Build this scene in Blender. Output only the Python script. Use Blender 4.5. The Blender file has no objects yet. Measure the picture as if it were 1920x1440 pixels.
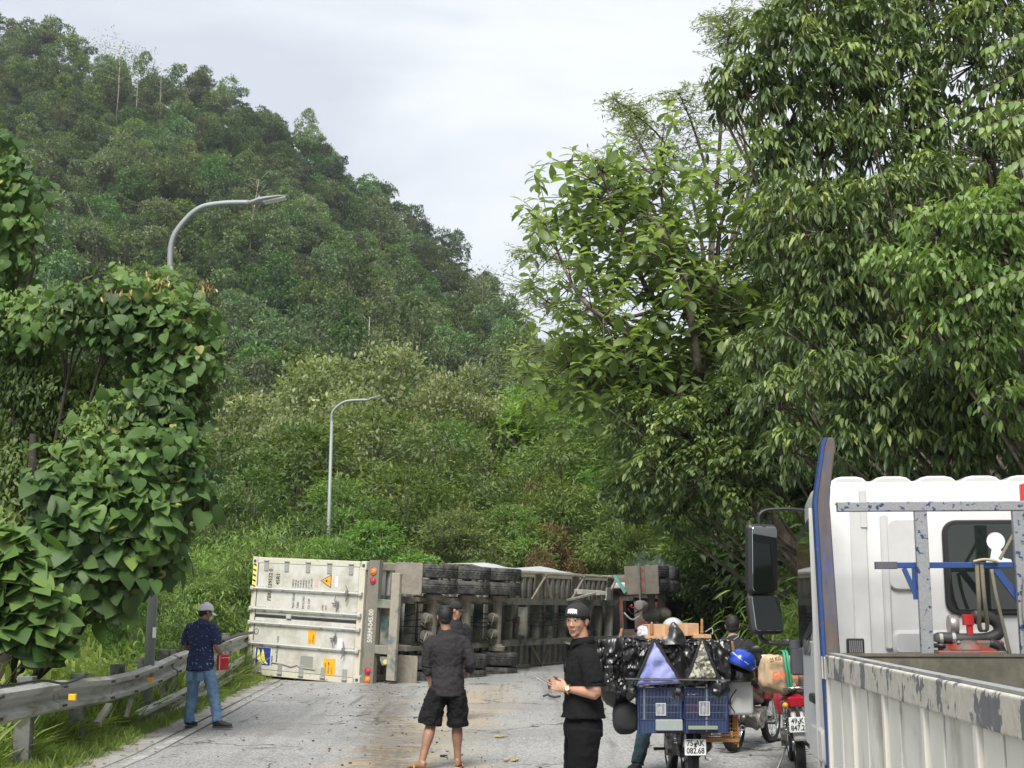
import bpy, math, random
import numpy as np
from mathutils import Vector, Matrix
random.seed(7); rng = np.random.default_rng(7)
sc = bpy.context.scene
COL = sc.collection
R = math.radians
# ------------------------------------------------------------------ camera
FPX, HORIZ, CAMZ = 2500.0, 1148.0, 1.62
PITCH = math.atan((HORIZ - 720) / FPX)
cam_d = bpy.data.cameras.new('camera'); cam = bpy.data.objects.new('camera', cam_d); COL.objects.link(cam)
cam.location = (0, 0, CAMZ); cam.rotation_euler = (math.pi/2 + PITCH, 0, 0)
cam_d.sensor_width = 36; cam_d.lens = 36 * FPX / 1920; cam_d.clip_start = 0.1; cam_d.clip_end = 2000
sc.camera = cam
# ------------------------------------------------------------------ world: overcast bright cloud over a Nishita sky
SUN_EL, SUN_AZ = R(52), R(190)       # azimuth of the sun seen from the scene, clockwise from +Y
w = bpy.data.worlds.new('World'); sc.world = w; w.use_nodes = True
nt = w.node_tree; nt.nodes.clear()
def N(nt, t, **k):
    n = nt.nodes.new(t)
    for a, b in k.items():
        if a.startswith('i_'): n.inputs[a[2:].replace('_', ' ')].default_value = b
        else: setattr(n, a, b)
    return n
out = N(nt, 'ShaderNodeOutputWorld'); bg = N(nt, 'ShaderNodeBackground'); nt.links.new(bg.outputs[0], out.inputs[0])
sky = N(nt, 'ShaderNodeTexSky', sky_type='NISHITA', sun_disc=False, sun_elevation=SUN_EL, sun_rotation=SUN_AZ)
sky.dust_density = 2.0
tc = N(nt, 'ShaderNodeTexCoord')
mp = N(nt, 'ShaderNodeMapping'); mp.inputs['Scale'].default_value = (1.0, 1.0, 2.6); mp.inputs['Location'].default_value = (0.35, 0.1, 0.2)
nz = N(nt, 'ShaderNodeTexNoise'); nz.inputs['Scale'].default_value = 2.6; nz.inputs['Detail'].default_value = 9; nz.inputs['Roughness'].default_value = 0.52
nz.inputs['Distortion'].default_value = 0.35
nt.links.new(tc.outputs['Generated'], mp.inputs[0]); nt.links.new(mp.outputs[0], nz.inputs['Vector'])
cr = N(nt, 'ShaderNodeValToRGB'); cr.color_ramp.elements[0].position = 0.40; cr.color_ramp.elements[1].position = 0.60
cr.color_ramp.elements[0].color = (4.1, 4.35, 4.75, 1); cr.color_ramp.elements[1].color = (5.6, 5.75, 5.95, 1)
nt.links.new(nz.outputs['Fac'], cr.inputs[0])
nz2 = N(nt, 'ShaderNodeTexNoise'); nz2.inputs['Scale'].default_value = 1.7; nz2.inputs['Detail'].default_value = 4
nt.links.new(mp.outputs[0], nz2.inputs['Vector'])
cr2 = N(nt, 'ShaderNodeValToRGB'); cr2.color_ramp.elements[0].position = 0.40; cr2.color_ramp.elements[1].position = 0.62
cr2.color_ramp.elements[0].color = (0.86, 0.86, 0.86, 1); cr2.color_ramp.elements[1].color = (0.97, 0.97, 0.97, 1)
nt.links.new(nz2.outputs['Fac'], cr2.inputs[0])
mx = N(nt, 'ShaderNodeMix', data_type='RGBA')
nt.links.new(cr2.outputs[0], mx.inputs[0]); nt.links.new(sky.outputs[0], mx.inputs[6]); nt.links.new(cr.outputs[0], mx.inputs[7])
nt.links.new(mx.outputs[2], bg.inputs[0]); bg.inputs[1].default_value = 0.05
# ------------------------------------------------------------------ sun behind thin cloud
sd = bpy.data.lights.new('sun', 'SUN'); sun = bpy.data.objects.new('sun', sd); COL.objects.link(sun)
sd.energy = 1.4; sd.angle = R(26); sd.color = (1.0, 0.965, 0.9)
dirv = Vector((math.sin(SUN_AZ)*math.cos(SUN_EL), math.cos(SUN_AZ)*math.cos(SUN_EL), math.sin(SUN_EL)))
sun.rotation_euler = (-dirv).to_track_quat('-Z', 'Y').to_euler()
sun.location = (0, 0, 60)
sc.view_settings.view_transform = 'Standard'; sc.view_settings.look = 'None'
sc.view_settings.gamma = 1; sc.view_settings.use_curve_mapping = False
sc.view_settings.exposure = 1.9
sc.render.engine = 'CYCLES'
cy = sc.cycles; cy.max_bounces = 6; cy.diffuse_bounces = 3; cy.glossy_bounces = 3; cy.transmission_bounces = 4
cy.transparent_max_bounces = 6; cy.use_denoising = True; cy.volume_bounces = 0; cy.caustics_reflective = False; cy.caustics_refractive = False
cy.use_adaptive_sampling = True
# ------------------------------------------------------------------ pixel (photo 1920x1440) -> point on the vertical plane y = Y
CP_, SP_ = math.cos(PITCH), math.sin(PITCH)
def at(px, py, Y):
    u, v = (px - 960) / FPX, (720 - py) / FPX
    d = (u, CP_ - v*SP_, SP_ + v*CP_)
    s = Y / d[1]
    return Vector((d[0]*s, Y, CAMZ + d[2]*s))
def wpx(px_len, Y): return px_len * Y / FPX
# ------------------------------------------------------------------ tagging
def tag(o, label=None, cat=None, group=None, kind=None):
    if label: o['label'] = label
    if cat: o['category'] = cat
    if group: o['group'] = group
    if kind: o['kind'] = kind
    return o
def empty(name, loc=(0, 0, 0), rz=0, label=None, cat=None, group=None):
    o = bpy.data.objects.new(name, None); COL.objects.link(o)
    o.empty_display_size = 0.1
    o.location = loc; o.rotation_euler = (0, 0, rz)
    return tag(o, label, cat, group)
def link_mesh(name, me, mats, parent=None, loc=None):
    o = bpy.data.objects.new(name, me); COL.objects.link(o)
    if mats is not None and len(me.materials) == 0:
        for m in (mats if isinstance(mats, (list, tuple)) else [mats]): me.materials.append(m)
    if parent: o.parent = parent
    if loc is not None: o.location = loc
    return o
# ------------------------------------------------------------------ mesh builder
class MB:
    def __init__(s): s.v = []; s.f = []; s.m = []
    def add(s, vs, fs, mi=0):
        b = len(s.v); s.v += [tuple(p) for p in vs]; s.f += [tuple(i + b for i in f) for f in fs]; s.m += [mi]*len(fs); return s
    def box(s, c, size, rot=None, mi=0, taper=None):
        hx, hy, hz = size[0]/2, size[1]/2, size[2]/2
        tx, ty = taper or (1, 1)
        vs = [(-hx,-hy,-hz),(hx,-hy,-hz),(hx,hy,-hz),(-hx,hy,-hz),(-hx*tx,-hy*ty,hz),(hx*tx,-hy*ty,hz),(hx*tx,hy*ty,hz),(-hx*tx,hy*ty,hz)]
        M = rot if rot is not None else Matrix.Identity(3)
        c = Vector(c)
        return s.add([M @ Vector(p) + c for p in vs], [(0,3,2,1),(4,5,6,7),(0,1,5,4),(1,2,6,5),(2,3,7,6),(3,0,4,7)], mi)
    def rbox(s, c, size, r=0.02, rot=None, mi=0, seg=3, axis=2):
        """box with rounded vertical (axis) edges and chamfered caps"""
        sx, sy, sz = [size[i] for i in ((0,1,2) if axis == 2 else (0,2,1) if axis == 1 else (2,1,0))]
        r = min(r, sx/2*.98, sy/2*.98)
        def ring(z, k):
            o = []
            for q, (cx, cy_) in enumerate(((1,1),(-1,1),(-1,-1),(1,-1))):
                for j in range(seg+1):
                    a = math.pi/2*(q + j/seg)
                    rr = max(r - k, 0.0005)
                    o.append((cx*(sx/2-r) + rr*math.cos(a), cy_*(sy/2-r) + rr*math.sin(a), z))
            return o
        ch = min(r*.5, sz*.25)
        rings = [ring(-sz/2, ch), ring(-sz/2+ch, 0), ring(sz/2-ch, 0), ring(sz/2, ch)]
        n = len(rings[0]); vs = [p for rg in rings for p in rg]; fs = []
        for k in range(3):
            for i in range(n):
                j = (i+1) % n; fs.append((k*n+i, k*n+j, (k+1)*n+j, (k+1)*n+i))
        fs.append(tuple(reversed(range(n)))); fs.append(tuple(range(3*n, 4*n)))
        def sw(p):
            if axis == 2: return p
            if axis == 1: return (p[0], -p[2], p[1])
            return (p[2], p[1], -p[0])
        M = rot if rot is not None else Matrix.Identity(3)
        c = Vector(c)
        return s.add([M @ Vector(sw(p)) + c for p in vs], fs, mi)
    def tube(s, pts, rad, seg=8, mi=0, cap=True, flat=None, closed=False):
        pts = [Vector(p) for p in pts]; n = len(pts)
        if not isinstance(rad, (list, tuple)): rad = [rad]*n
        b = len(s.v); prev = None
        for i, p in enumerate(pts):
            if closed: t = pts[(i+1) % n] - pts[i-1]
            else: t = pts[min(i+1, n-1)] - pts[max(i-1, 0)]
            if t.length < 1e-9: t = Vector((0,0,1))
            t.normalize()
            if prev is None:
                u = t.orthogonal().normalized() if flat is None else (Vector(flat) - Vector(flat).dot(t)*t).normalized()
            else:
                u = prev - prev.dot(t)*t
                u = u.normalized() if u.length > 1e-6 else t.orthogonal().normalized()
            prev = u; v = t.cross(u)
            for k in range(seg):
                a = 2*math.pi*k/seg
                ru, rv = rad[i] if isinstance(rad[i], (tuple, list)) else (rad[i], rad[i])
                s.v.append(tuple(p + u*math.cos(a)*ru + v*math.sin(a)*rv))
        rings = n if closed else n-1
        for i in range(rings):
            i2 = (i+1) % n
            for k in range(seg):
                k2 = (k+1) % seg
                s.f.append((b+i*seg+k, b+i*seg+k2, b+i2*seg+k2, b+i2*seg+k)); s.m.append(mi)
        if cap and not closed:
            s.f.append(tuple(b+k for k in reversed(range(seg)))); s.m.append(mi)
            s.f.append(tuple(b+(n-1)*seg+k for k in range(seg))); s.m.append(mi)
        return s
    def cyl(s, p0, p1, r, r1=None, seg=16, mi=0):
        return s.tube([p0, p1], [r, r if r1 is None else r1], seg, mi)
    def bar(s, p0, p1, wdt, hgt, up=(0,0,1), mi=0):
        p0, p1 = Vector(p0), Vector(p1); t = (p1-p0); L = t.length; t.normalize()
        u = Vector(up); u = (u - u.dot(t)*t)
        u = u.normalized() if u.length > 1e-6 else t.orthogonal().normalized()
        x = t.cross(u)
        M = Matrix((x, t, u)).transposed()
        return s.box((p0+p1)/2, (wdt, L, hgt), M, mi)
    def lathe(s, prof, c=(0,0,0), axis='z', seg=24, mi=0, closed=False):
        """prof: list of (r, h) along the axis"""
        b = len(s.v); c = Vector(c)
        for (r, h) in prof:
            for k in range(seg):
                a = 2*math.pi*k/seg; x, y = r*math.cos(a), r*math.sin(a)
                p = (x, y, h) if axis == 'z' else (h, x, y) if axis == 'x' else (y, h, x)
                s.v.append(tuple(c + Vector(p)))
        n = len(prof)
        for i in range(n if closed else n-1):
            i2 = (i+1) % n
            for k in range(seg):
                k2 = (k+1) % seg
                s.f.append((b+i*seg+k, b+i*seg+k2, b+i2*seg+k2, b+i2*seg+k)); s.m.append(mi)
        return s
    def prism(s, poly, h0, h1, plane='xy', mi=0, M=None, c=(0,0,0)):
        n = len(poly)
        def P(a, b, h): return {'xy': (a, b, h), 'xz': (a, h, b), 'yz': (h, a, b)}[plane]
        vs = [P(a, b, h0) for a, b in poly] + [P(a, b, h1) for a, b in poly]
        fs = [tuple(range(n))[::-1], tuple(range(n, 2*n))] + [(i, (i+1) % n, n+(i+1) % n, n+i) for i in range(n)]
        c = Vector(c); M = M or Matrix.Identity(3)
        return s.add([M @ Vector(p) + c for p in vs], fs, mi)
    def ell(s, c, r, seg=14, rings=8, mi=0, M=None):
        vs, fs = [], []; c = Vector(c); M = M or Matrix.Identity(3)
        r = (r, r, r) if not isinstance(r, (tuple, list)) else r
        for i in range(rings+1):
            th = math.pi*i/rings
            for k in range(seg):
                a = 2*math.pi*k/seg
                vs.append(M @ Vector((r[0]*math.sin(th)*math.cos(a), r[1]*math.sin(th)*math.sin(a), r[2]*math.cos(th))) + c)
        for i in range(rings):
            for k in range(seg):
                k2 = (k+1) % seg; fs.append((i*seg+k, (i+1)*seg+k, (i+1)*seg+k2, i*seg+k2))
        return s.add(vs, fs, mi)
    def build(s, name, mats, parent=None, smooth=False, bevel=0, loc=None, subd=0, angle=35):
        me = bpy.data.meshes.new(name); me.from_pydata(s.v, [], s.f)
        ml = mats if isinstance(mats, (list, tuple)) else [mats]
        for m in ml:
            if m is not None: me.materials.append(m)
        if len(ml) > 1: me.polygons.foreach_set('material_index', s.m)
        me.update()
        import bmesh
        bm = bmesh.new(); bm.from_mesh(me); bmesh.ops.recalc_face_normals(bm, faces=bm.faces); bm.to_mesh(me); bm.free()
        if smooth:
            me.polygons.foreach_set('use_smooth', [True]*len(me.polygons))
            if smooth != 'all' and not subd: me.set_sharp_from_angle(angle=R(angle))
        o = link_mesh(name, me, None, parent, loc)
        if bevel:
            b = o.modifiers.new('bevel', 'BEVEL'); b.width = bevel; b.segments = 2; b.limit_method = 'ANGLE'; b.angle_limit = R(40)
            b.harden_normals = False
            me.polygons.foreach_set('use_smooth', [True]*len(me.polygons)); me.set_sharp_from_angle(angle=R(50))
        if subd:
            m_ = o.modifiers.new('subd', 'SUBSURF'); m_.levels = subd; m_.render_levels = subd
        return o
def copy_tree(o, parent=None):
    c = o.copy(); COL.objects.link(c)
    if parent is not None: c.parent = parent
    for ch in list(o.children): copy_tree(ch, c)
    return c
def arc(c, r, a0, a1, n, plane='xz'):
    o = []
    for i in range(n+1):
        a = R(a0 + (a1-a0)*i/n)
        p = (r*math.cos(a), r*math.sin(a))
        o.append(Vector(c) + (Vector((p[0], 0, p[1])) if plane == 'xz' else Vector((0, p[0], p[1])) if plane == 'yz' else Vector((p[0], p[1], 0))))
    return o
def smooth_path(pts, n=6):
    pts = [Vector(p) for p in pts]; o = []
    for i in range(len(pts)-1):
        p0, p1, p2, p3 = pts[max(i-1,0)], pts[i], pts[i+1], pts[min(i+2, len(pts)-1)]
        for k in range(n):
            t = k/n
            o.append(0.5*((2*p1) + (p2-p0)*t + (2*p0-5*p1+4*p2-p3)*t*t + (3*p1-p0-3*p2+p3)*t**3))
    o.append(pts[-1]); return o
# ------------------------------------------------------------------ materials
_M = {}
def mat(name, col, rough=0.6, metal=0.0, var=0.0, scale=8.0, col2=None, amt=0.5, edge=0.12, bump=0.0, bscale=None, spec=0.5, coat=0.0, stretch=None, var3=None):
    """principled with optional two-tone wear (noise mask), fine value variation and bump"""
    if name in _M: return _M[name]
    m = bpy.data.materials.new(name); m.use_nodes = True; _M[name] = m
    nt = m.node_tree; b = nt.nodes['Principled BSDF']
    b.inputs['Roughness'].default_value = rough; b.inputs['Metallic'].default_value = metal
    b.inputs['Specular IOR Level'].default_value = spec; b.inputs['Coat Weight'].default_value = coat
    c = (*col, 1)
    if not (var or col2 or bump):
        b.inputs['Base Color'].default_value = c; return m
    tc = N(nt, 'ShaderNodeTexCoord'); vec = tc.outputs['Object']
    if stretch:
        mp = N(nt, 'ShaderNodeMapping'); mp.inputs['Scale'].default_value = stretch; nt.links.new(vec, mp.inputs[0]); vec = mp.outputs[0]
    cur = None
    if col2:
        n1 = N(nt, 'ShaderNodeTexNoise'); n1.inputs['Scale'].default_value = scale; n1.inputs['Detail'].default_value = 9; n1.inputs['Roughness'].default_value = 0.62
        nt.links.new(vec, n1.inputs['Vector'])
        r1 = N(nt, 'ShaderNodeMapRange'); r1.inputs[1].default_value = 1-amt-edge/2; r1.inputs[2].default_value = 1-amt+edge/2
        # centre the noise (0.3..0.7) into 0..1
        c0 = N(nt, 'ShaderNodeMapRange'); c0.inputs[1].default_value = 0.28; c0.inputs[2].default_value = 0.72
        nt.links.new(n1.outputs[0], c0.inputs[0]); nt.links.new(c0.outputs[0], r1.inputs[0])
        mx = N(nt, 'ShaderNodeMix', data_type='RGBA'); mx.inputs[6].default_value = c; mx.inputs[7].default_value = (*col2, 1)
        nt.links.new(r1.outputs[0], mx.inputs[0]); cur = mx.outputs[2]
    if var:
        n2 = N(nt, 'ShaderNodeTexNoise'); n2.inputs['Scale'].default_value = scale*3.7; n2.inputs['Detail'].default_value = 8; n2.inputs['Roughness'].default_value = 0.7
        nt.links.new(vec, n2.inputs['Vector'])
        r2 = N(nt, 'ShaderNodeMapRange'); r2.inputs[1].default_value = 0.25; r2.inputs[2].default_value = 0.75; r2.inputs[3].default_value = 1-var; r2.inputs[4].default_value = 1+var*0.6
        nt.links.new(n2.outputs[0], r2.inputs[0])
        mm = N(nt, 'ShaderNodeVectorMath', operation='SCALE')
        if cur is None: mm.inputs[0].default_value = col
        else: nt.links.new(cur, mm.inputs[0])
        nt.links.new(r2.outputs[0], mm.inputs['Scale']); cur = mm.outputs[0]
    if cur is None: b.inputs['Base Color'].default_value = c
    else: nt.links.new(cur, b.inputs['Base Color'])
    if bump:
        n3 = N(nt, 'ShaderNodeTexNoise'); n3.inputs['Scale'].default_value = bscale or scale*5; n3.inputs['Detail'].default_value = 5
        nt.links.new(vec, n3.inputs['Vector'])
        bp = N(nt, 'ShaderNodeBump'); bp.inputs['Strength'].default_value = bump; bp.inputs['Distance'].default_value = 0.02
        nt.links.new(n3.outputs[0], bp.inputs['Height']); nt.links.new(bp.outputs[0], b.inputs['Normal'])
    return m
def leafmat(name, ramp, trans=0.35, rough=0.45, spec=0.4, objvar=0.0, veins=False):
    """ramp: list of (pos, colour) read from the per-leaf 'tint' attribute"""
    m = bpy.data.materials.new(name); m.use_nodes = True
    nt = m.node_tree; b = nt.nodes['Principled BSDF']; o = nt.nodes['Material Output']
    a = N(nt, 'ShaderNodeAttribute', attribute_name='tint')
    cr = N(nt, 'ShaderNodeValToRGB'); e = cr.color_ramp.elements
    e[0].position, e[0].color = ramp[0][0], (*ramp[0][1], 1); e[1].position, e[1].color = ramp[-1][0], (*ramp[-1][1], 1)
    for p, c in ramp[1:-1]:
        q = e.new(p); q.color = (*c, 1)
    nt.links.new(a.outputs['Fac'], cr.inputs[0]); cur = cr.outputs[0]
    if objvar:
        oi = N(nt, 'ShaderNodeObjectInfo')
        hs = N(nt, 'ShaderNodeHueSaturation')
        r1 = N(nt, 'ShaderNodeMapRange'); r1.inputs[3].default_value = 0.5-0.045*objvar; r1.inputs[4].default_value = 0.5+0.03*objvar
        nt.links.new(oi.outputs['Random'], r1.inputs[0]); nt.links.new(r1.outputs[0], hs.inputs['Hue'])
        wn = N(nt, 'ShaderNodeMath', operation='MULTIPLY'); wn.inputs[1].default_value = 7.31
        fr = N(nt, 'ShaderNodeMath', operation='FRACT')
        nt.links.new(oi.outputs['Random'], wn.inputs[0]); nt.links.new(wn.outputs[0], fr.inputs[0])
        r2 = N(nt, 'ShaderNodeMapRange'); r2.inputs[3].default_value = 1-0.4*objvar; r2.inputs[4].default_value = 1+0.55*objvar
        nt.links.new(fr.outputs[0], r2.inputs[0]); nt.links.new(r2.outputs[0], hs.inputs['Value'])
        wn3 = N(nt, 'ShaderNodeMath', operation='MULTIPLY'); wn3.inputs[1].default_value = 23.7
        fr3 = N(nt, 'ShaderNodeMath', operation='FRACT')
        nt.links.new(oi.outputs['Random'], wn3.inputs[0]); nt.links.new(wn3.outputs[0], fr3.inputs[0])
        r3 = N(nt, 'ShaderNodeMapRange'); r3.inputs[3].default_value = 1-0.35*objvar; r3.inputs[4].default_value = 1+0.15*objvar
        nt.links.new(fr3.outputs[0], r3.inputs[0]); nt.links.new(r3.outputs[0], hs.inputs['Saturation'])
        nt.links.new(cur, hs.inputs['Color']); cur = hs.outputs[0]
    nt.links.new(cur, b.inputs['Base Color'])
    b.inputs['Roughness'].default_value = rough; b.inputs['Specular IOR Level'].default_value = spec
    t = N(nt, 'ShaderNodeBsdfTranslucent'); ms = N(nt, 'ShaderNodeMixShader'); ms.inputs[0].default_value = trans
    g = N(nt, 'ShaderNodeMix', data_type='RGBA', blend_type='MULTIPLY'); g.inputs[0].default_value = 1.0; g.inputs[7].default_value = (1.5, 1.6, 0.7, 1)
    nt.links.new(cur, g.inputs[6]); nt.links.new(g.outputs[2], t.inputs[0])
    nt.links.new(b.outputs[0], ms.inputs[1]); nt.links.new(t.outputs[0], ms.inputs[2]); nt.links.new(ms.outputs[0], o.inputs[0])
    return m
# ================================================================== foliage toolkit
def unit(a): return a / np.maximum(np.linalg.norm(a, axis=-1, keepdims=True), 1e-9)
# templates: (verts[x side, y along tip, z normal], faces)
def T_quad(wd=0.5, fold=0.12):
    return np.array([(0,0,0),(wd/2,.5,fold),(0,1,-.08),(-wd/2,.5,fold)], float), [(0,1,2),(0,2,3)]
def T_lance(wd=0.28, droop=0.35, fold=0.05):
    v = []; ys = [0, .3, .68, 1.0]; ws = [.04, 1, .85, 0.02]
    for y, q in zip(ys, ws):
        z = -droop*y*y
        v += [(-wd/2*q, y*(1-.12*droop*y), z+fold*q), (0, y*(1-.12*droop*y), z), (wd/2*q, y*(1-.12*droop*y), z+fold*q)]
    f = []
    for i in range(3):
        a = i*3; f += [(a, a+1, a+4, a+3), (a+1, a+2, a+5, a+4)]
    return np.array(v, float), f
def T_heart(wd=0.95, droop=0.25, fold=0.07):
    half = [(0.0, 0.06), (.18, -.06), (.40, .02), (.5, .24), (.42, .50), (.22, .78), (0.0, 1.0)]
    v = [(0, .06, 0), (0, .40, -.04*droop), (0, 1.0, -droop)]; f = []
    for sgn in (1, -1):
        b = len(v)
        for x, y in half[1:6]: v.append((sgn*x*wd, y, fold*x*2 - droop*y*y - .05*x))
        ids = [0] + list(range(b, b+5)) + [2]
        for i in range(len(ids)-1):
            q = (1, ids[i], ids[i+1]); f.append(q if sgn > 0 else (1, ids[i+1], ids[i]))
    return np.array(v, float), f
def T_obov(wd=0.5, droop=0.3):   # big obovate leaf
    v = []; ys = [0, .25, .55, .82, 1.0]; ws = [.06, .55, 1, .85, .05]
    for y, q in zip(ys, ws):
        z = -droop*y*y
        v += [(-wd/2*q, y, z+.07*q), (0, y, z), (wd/2*q, y, z+.07*q)]
    f = []
    for i in range(4):
        a = i*3; f += [(a, a+1, a+4, a+3), (a+1, a+2, a+5, a+4)]
    return np.array(v, float), f
def leaf_mesh(name, T, pos, tip, nrm, size, tint, smooth=True, me=None):
    tv, tf = T; n = len(pos); k = len(tv)
    tip = unit(np.asarray(tip, float)); nrm = np.asarray(nrm, float)
    nrm = unit(nrm - (nrm*tip).sum(1, keepdims=True)*tip); side = np.cross(tip, nrm)
    size = np.broadcast_to(np.asarray(size, float), (n,))[:, None, None]
    V = pos[:, None, :] + size*(tv[None, :, 0:1]*side[:, None, :] + tv[None, :, 1:2]*tip[:, None, :] + tv[None, :, 2:3]*nrm[:, None, :])
    V = V.reshape(-1, 3)
    fl = np.array([len(f) for f in tf]); flat = np.concatenate([np.array(f) for f in tf])
    loops = (flat[None, :] + (np.arange(n)*k)[:, None]).ravel()
    tot = np.tile(fl, n); start = np.concatenate([[0], np.cumsum(tot)[:-1]])
    me = bpy.data.meshes.new(name)
    me.vertices.add(len(V)); me.vertices.foreach_set('co', V.astype(np.float32).ravel())
    me.loops.add(len(loops)); me.loops.foreach_set('vertex_index', loops.astype(np.int32))
    me.polygons.add(len(tot)); me.polygons.foreach_set('loop_start', start.astype(np.int32)); me.polygons.foreach_set('loop_total', tot.astype(np.int32))
    at_ = me.attributes.new('tint', 'FLOAT', 'POINT'); at_.data.foreach_set('value', np.repeat(tint, k).astype(np.float32))
    if smooth: me.polygons.foreach_set('use_smooth', [True]*len(tot))
    me.update(calc_edges=True)
    return me
def rand_dirs(n):
    return unit(rng.normal(size=(n, 3)))
bark = mat('bark_brown', (0.09, 0.07, 0.05), 0.9, var=0.4, scale=3, col2=(0.16, 0.14, 0.11), amt=0.4, bump=0.6, bscale=20)
bark_pale = mat('bark_pale', (0.32, 0.29, 0.24), 0.9, var=0.3, scale=2, col2=(0.16, 0.14, 0.1), amt=0.4, bump=0.4, bscale=15)
stem_green = mat('stem_green', (0.09, 0.12, 0.04), 0.7, var=0.3, scale=5)
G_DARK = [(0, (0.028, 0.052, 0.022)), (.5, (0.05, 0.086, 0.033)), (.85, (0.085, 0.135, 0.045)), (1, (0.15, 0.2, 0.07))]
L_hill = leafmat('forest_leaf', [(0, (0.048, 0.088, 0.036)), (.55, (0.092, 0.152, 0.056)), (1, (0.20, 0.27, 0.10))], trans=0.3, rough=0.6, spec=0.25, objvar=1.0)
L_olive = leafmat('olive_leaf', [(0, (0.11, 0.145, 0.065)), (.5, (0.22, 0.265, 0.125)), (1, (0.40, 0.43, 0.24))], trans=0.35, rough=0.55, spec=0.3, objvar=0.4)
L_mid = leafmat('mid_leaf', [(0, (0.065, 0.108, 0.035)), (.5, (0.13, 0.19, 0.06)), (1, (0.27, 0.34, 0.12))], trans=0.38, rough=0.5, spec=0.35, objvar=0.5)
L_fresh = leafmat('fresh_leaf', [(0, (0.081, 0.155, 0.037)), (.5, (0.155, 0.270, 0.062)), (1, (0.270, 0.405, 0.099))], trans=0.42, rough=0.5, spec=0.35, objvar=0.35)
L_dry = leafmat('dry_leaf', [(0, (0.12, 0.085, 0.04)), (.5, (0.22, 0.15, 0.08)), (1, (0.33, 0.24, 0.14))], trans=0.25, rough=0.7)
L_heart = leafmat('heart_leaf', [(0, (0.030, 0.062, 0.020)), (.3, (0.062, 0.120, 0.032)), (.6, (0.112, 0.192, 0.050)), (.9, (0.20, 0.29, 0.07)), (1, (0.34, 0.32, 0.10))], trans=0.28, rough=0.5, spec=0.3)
L_small = leafmat('vine_leaf', [(0, (0.05, 0.085, 0.025)), (.6, (0.115, 0.175, 0.045)), (1, (0.26, 0.34, 0.085))], trans=0.3, rough=0.5, spec=0.35)
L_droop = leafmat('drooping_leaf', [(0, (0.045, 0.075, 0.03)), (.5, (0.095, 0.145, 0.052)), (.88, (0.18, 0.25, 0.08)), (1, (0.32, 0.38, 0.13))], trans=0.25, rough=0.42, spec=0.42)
L_big = leafmat('broad_leaf', [(0, (0.08, 0.125, 0.045)), (.5, (0.15, 0.215, 0.075)), (1, (0.29, 0.38, 0.13))], trans=0.42, rough=0.42, spec=0.4)
L_light = leafmat('light_leaf', [(0, (0.078, 0.137, 0.048)), (.5, (0.163, 0.247, 0.084)), (1, (0.299, 0.403, 0.144))], trans=0.4, rough=0.42, spec=0.4)
L_grass = leafmat('grass_blade', [(0, (0.10, 0.15, 0.04)), (.5, (0.20, 0.28, 0.07)), (.85, (0.32, 0.38, 0.11)), (1, (0.42, 0.37, 0.18))], trans=0.35, rough=0.5, spec=0.3)
L_weed = leafmat('weed_leaf', [(0, (0.138, 0.207, 0.053)), (.5, (0.265, 0.356, 0.095)), (.9, (0.425, 0.483, 0.148)), (1, (0.437, 0.380, 0.212))], trans=0.4, rough=0.5, spec=0.3)
L_bamboo = leafmat('bamboo_leaf', [(0, (0.081, 0.142, 0.037)), (.5, (0.169, 0.270, 0.062)), (1, (0.324, 0.446, 0.112))], trans=0.4, rough=0.5, spec=0.3)

def crown_lobes(rad, h, n, flat=0.7, seed=0):
    g = np.random.default_rng(seed); L = []
    for i in range(n):
        a = g.uniform(0, 2*math.pi); rr = rad*math.sqrt(g.uniform(0, 1))*0.62; t = g.uniform(0.0, 1)
        z = h*(0.12 + 0.80*t*(1 - 0.45*(rr/rad)**2)); r = rad*g.uniform(0.26, 0.44)*(1.12 - 0.35*t)
        L.append((rr*math.cos(a), rr*math.sin(a), z, r, r*g.uniform(flat*.8, flat*1.1)))
    L.append((0, 0, h*0.82, rad*0.4, rad*0.3)); return L
def lobes_leaves(L, n, size, g, inner=0.55, up=0.35, rag=0.12, droop=0.25):
    """leaf positions in sprays on lobes -> pos, tip, nrm, size, tint"""
    A = np.array([r*r for *_, r, rz in L]); A = A/A.sum()
    idx = g.choice(len(L), n, p=A); Lr = np.array(L)[idx]
    # clusters on each lobe
    d = unit(g.normal(size=(n, 3)) + np.array([0, 0, up]))
    # snap to a limited number of twig directions
    ndir = 26; base = unit(g.normal(size=(len(L)*ndir, 3)) + np.array([0, 0, up]))
    pick = base[idx*ndir + g.integers(0, ndir, n)]
    d = unit(pick + 0.30*g.normal(size=(n, 3)))
    rr = (inner + (1-inner)*g.uniform(0, 1, n)**0.55)*(1 + rag*g.normal(size=n))
    pos = Lr[:, 0:3] + np.stack([d[:, 0]*Lr[:, 3]*rr, d[:, 1]*Lr[:, 3]*rr, d[:, 2]*Lr[:, 4]*rr], 1)
    tip = unit(d + 0.7*g.normal(size=(n, 3)) - np.array([0, 0, droop]))
    nrm = unit(np.array([0, 0, 1.0]) + 0.5*d + 0.45*g.normal(size=(n, 3)))
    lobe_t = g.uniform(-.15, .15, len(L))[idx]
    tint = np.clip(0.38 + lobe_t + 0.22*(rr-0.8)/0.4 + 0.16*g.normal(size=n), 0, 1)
    return pos, tip, nrm, size*g.uniform(0.65, 1.3, n), tint
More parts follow.
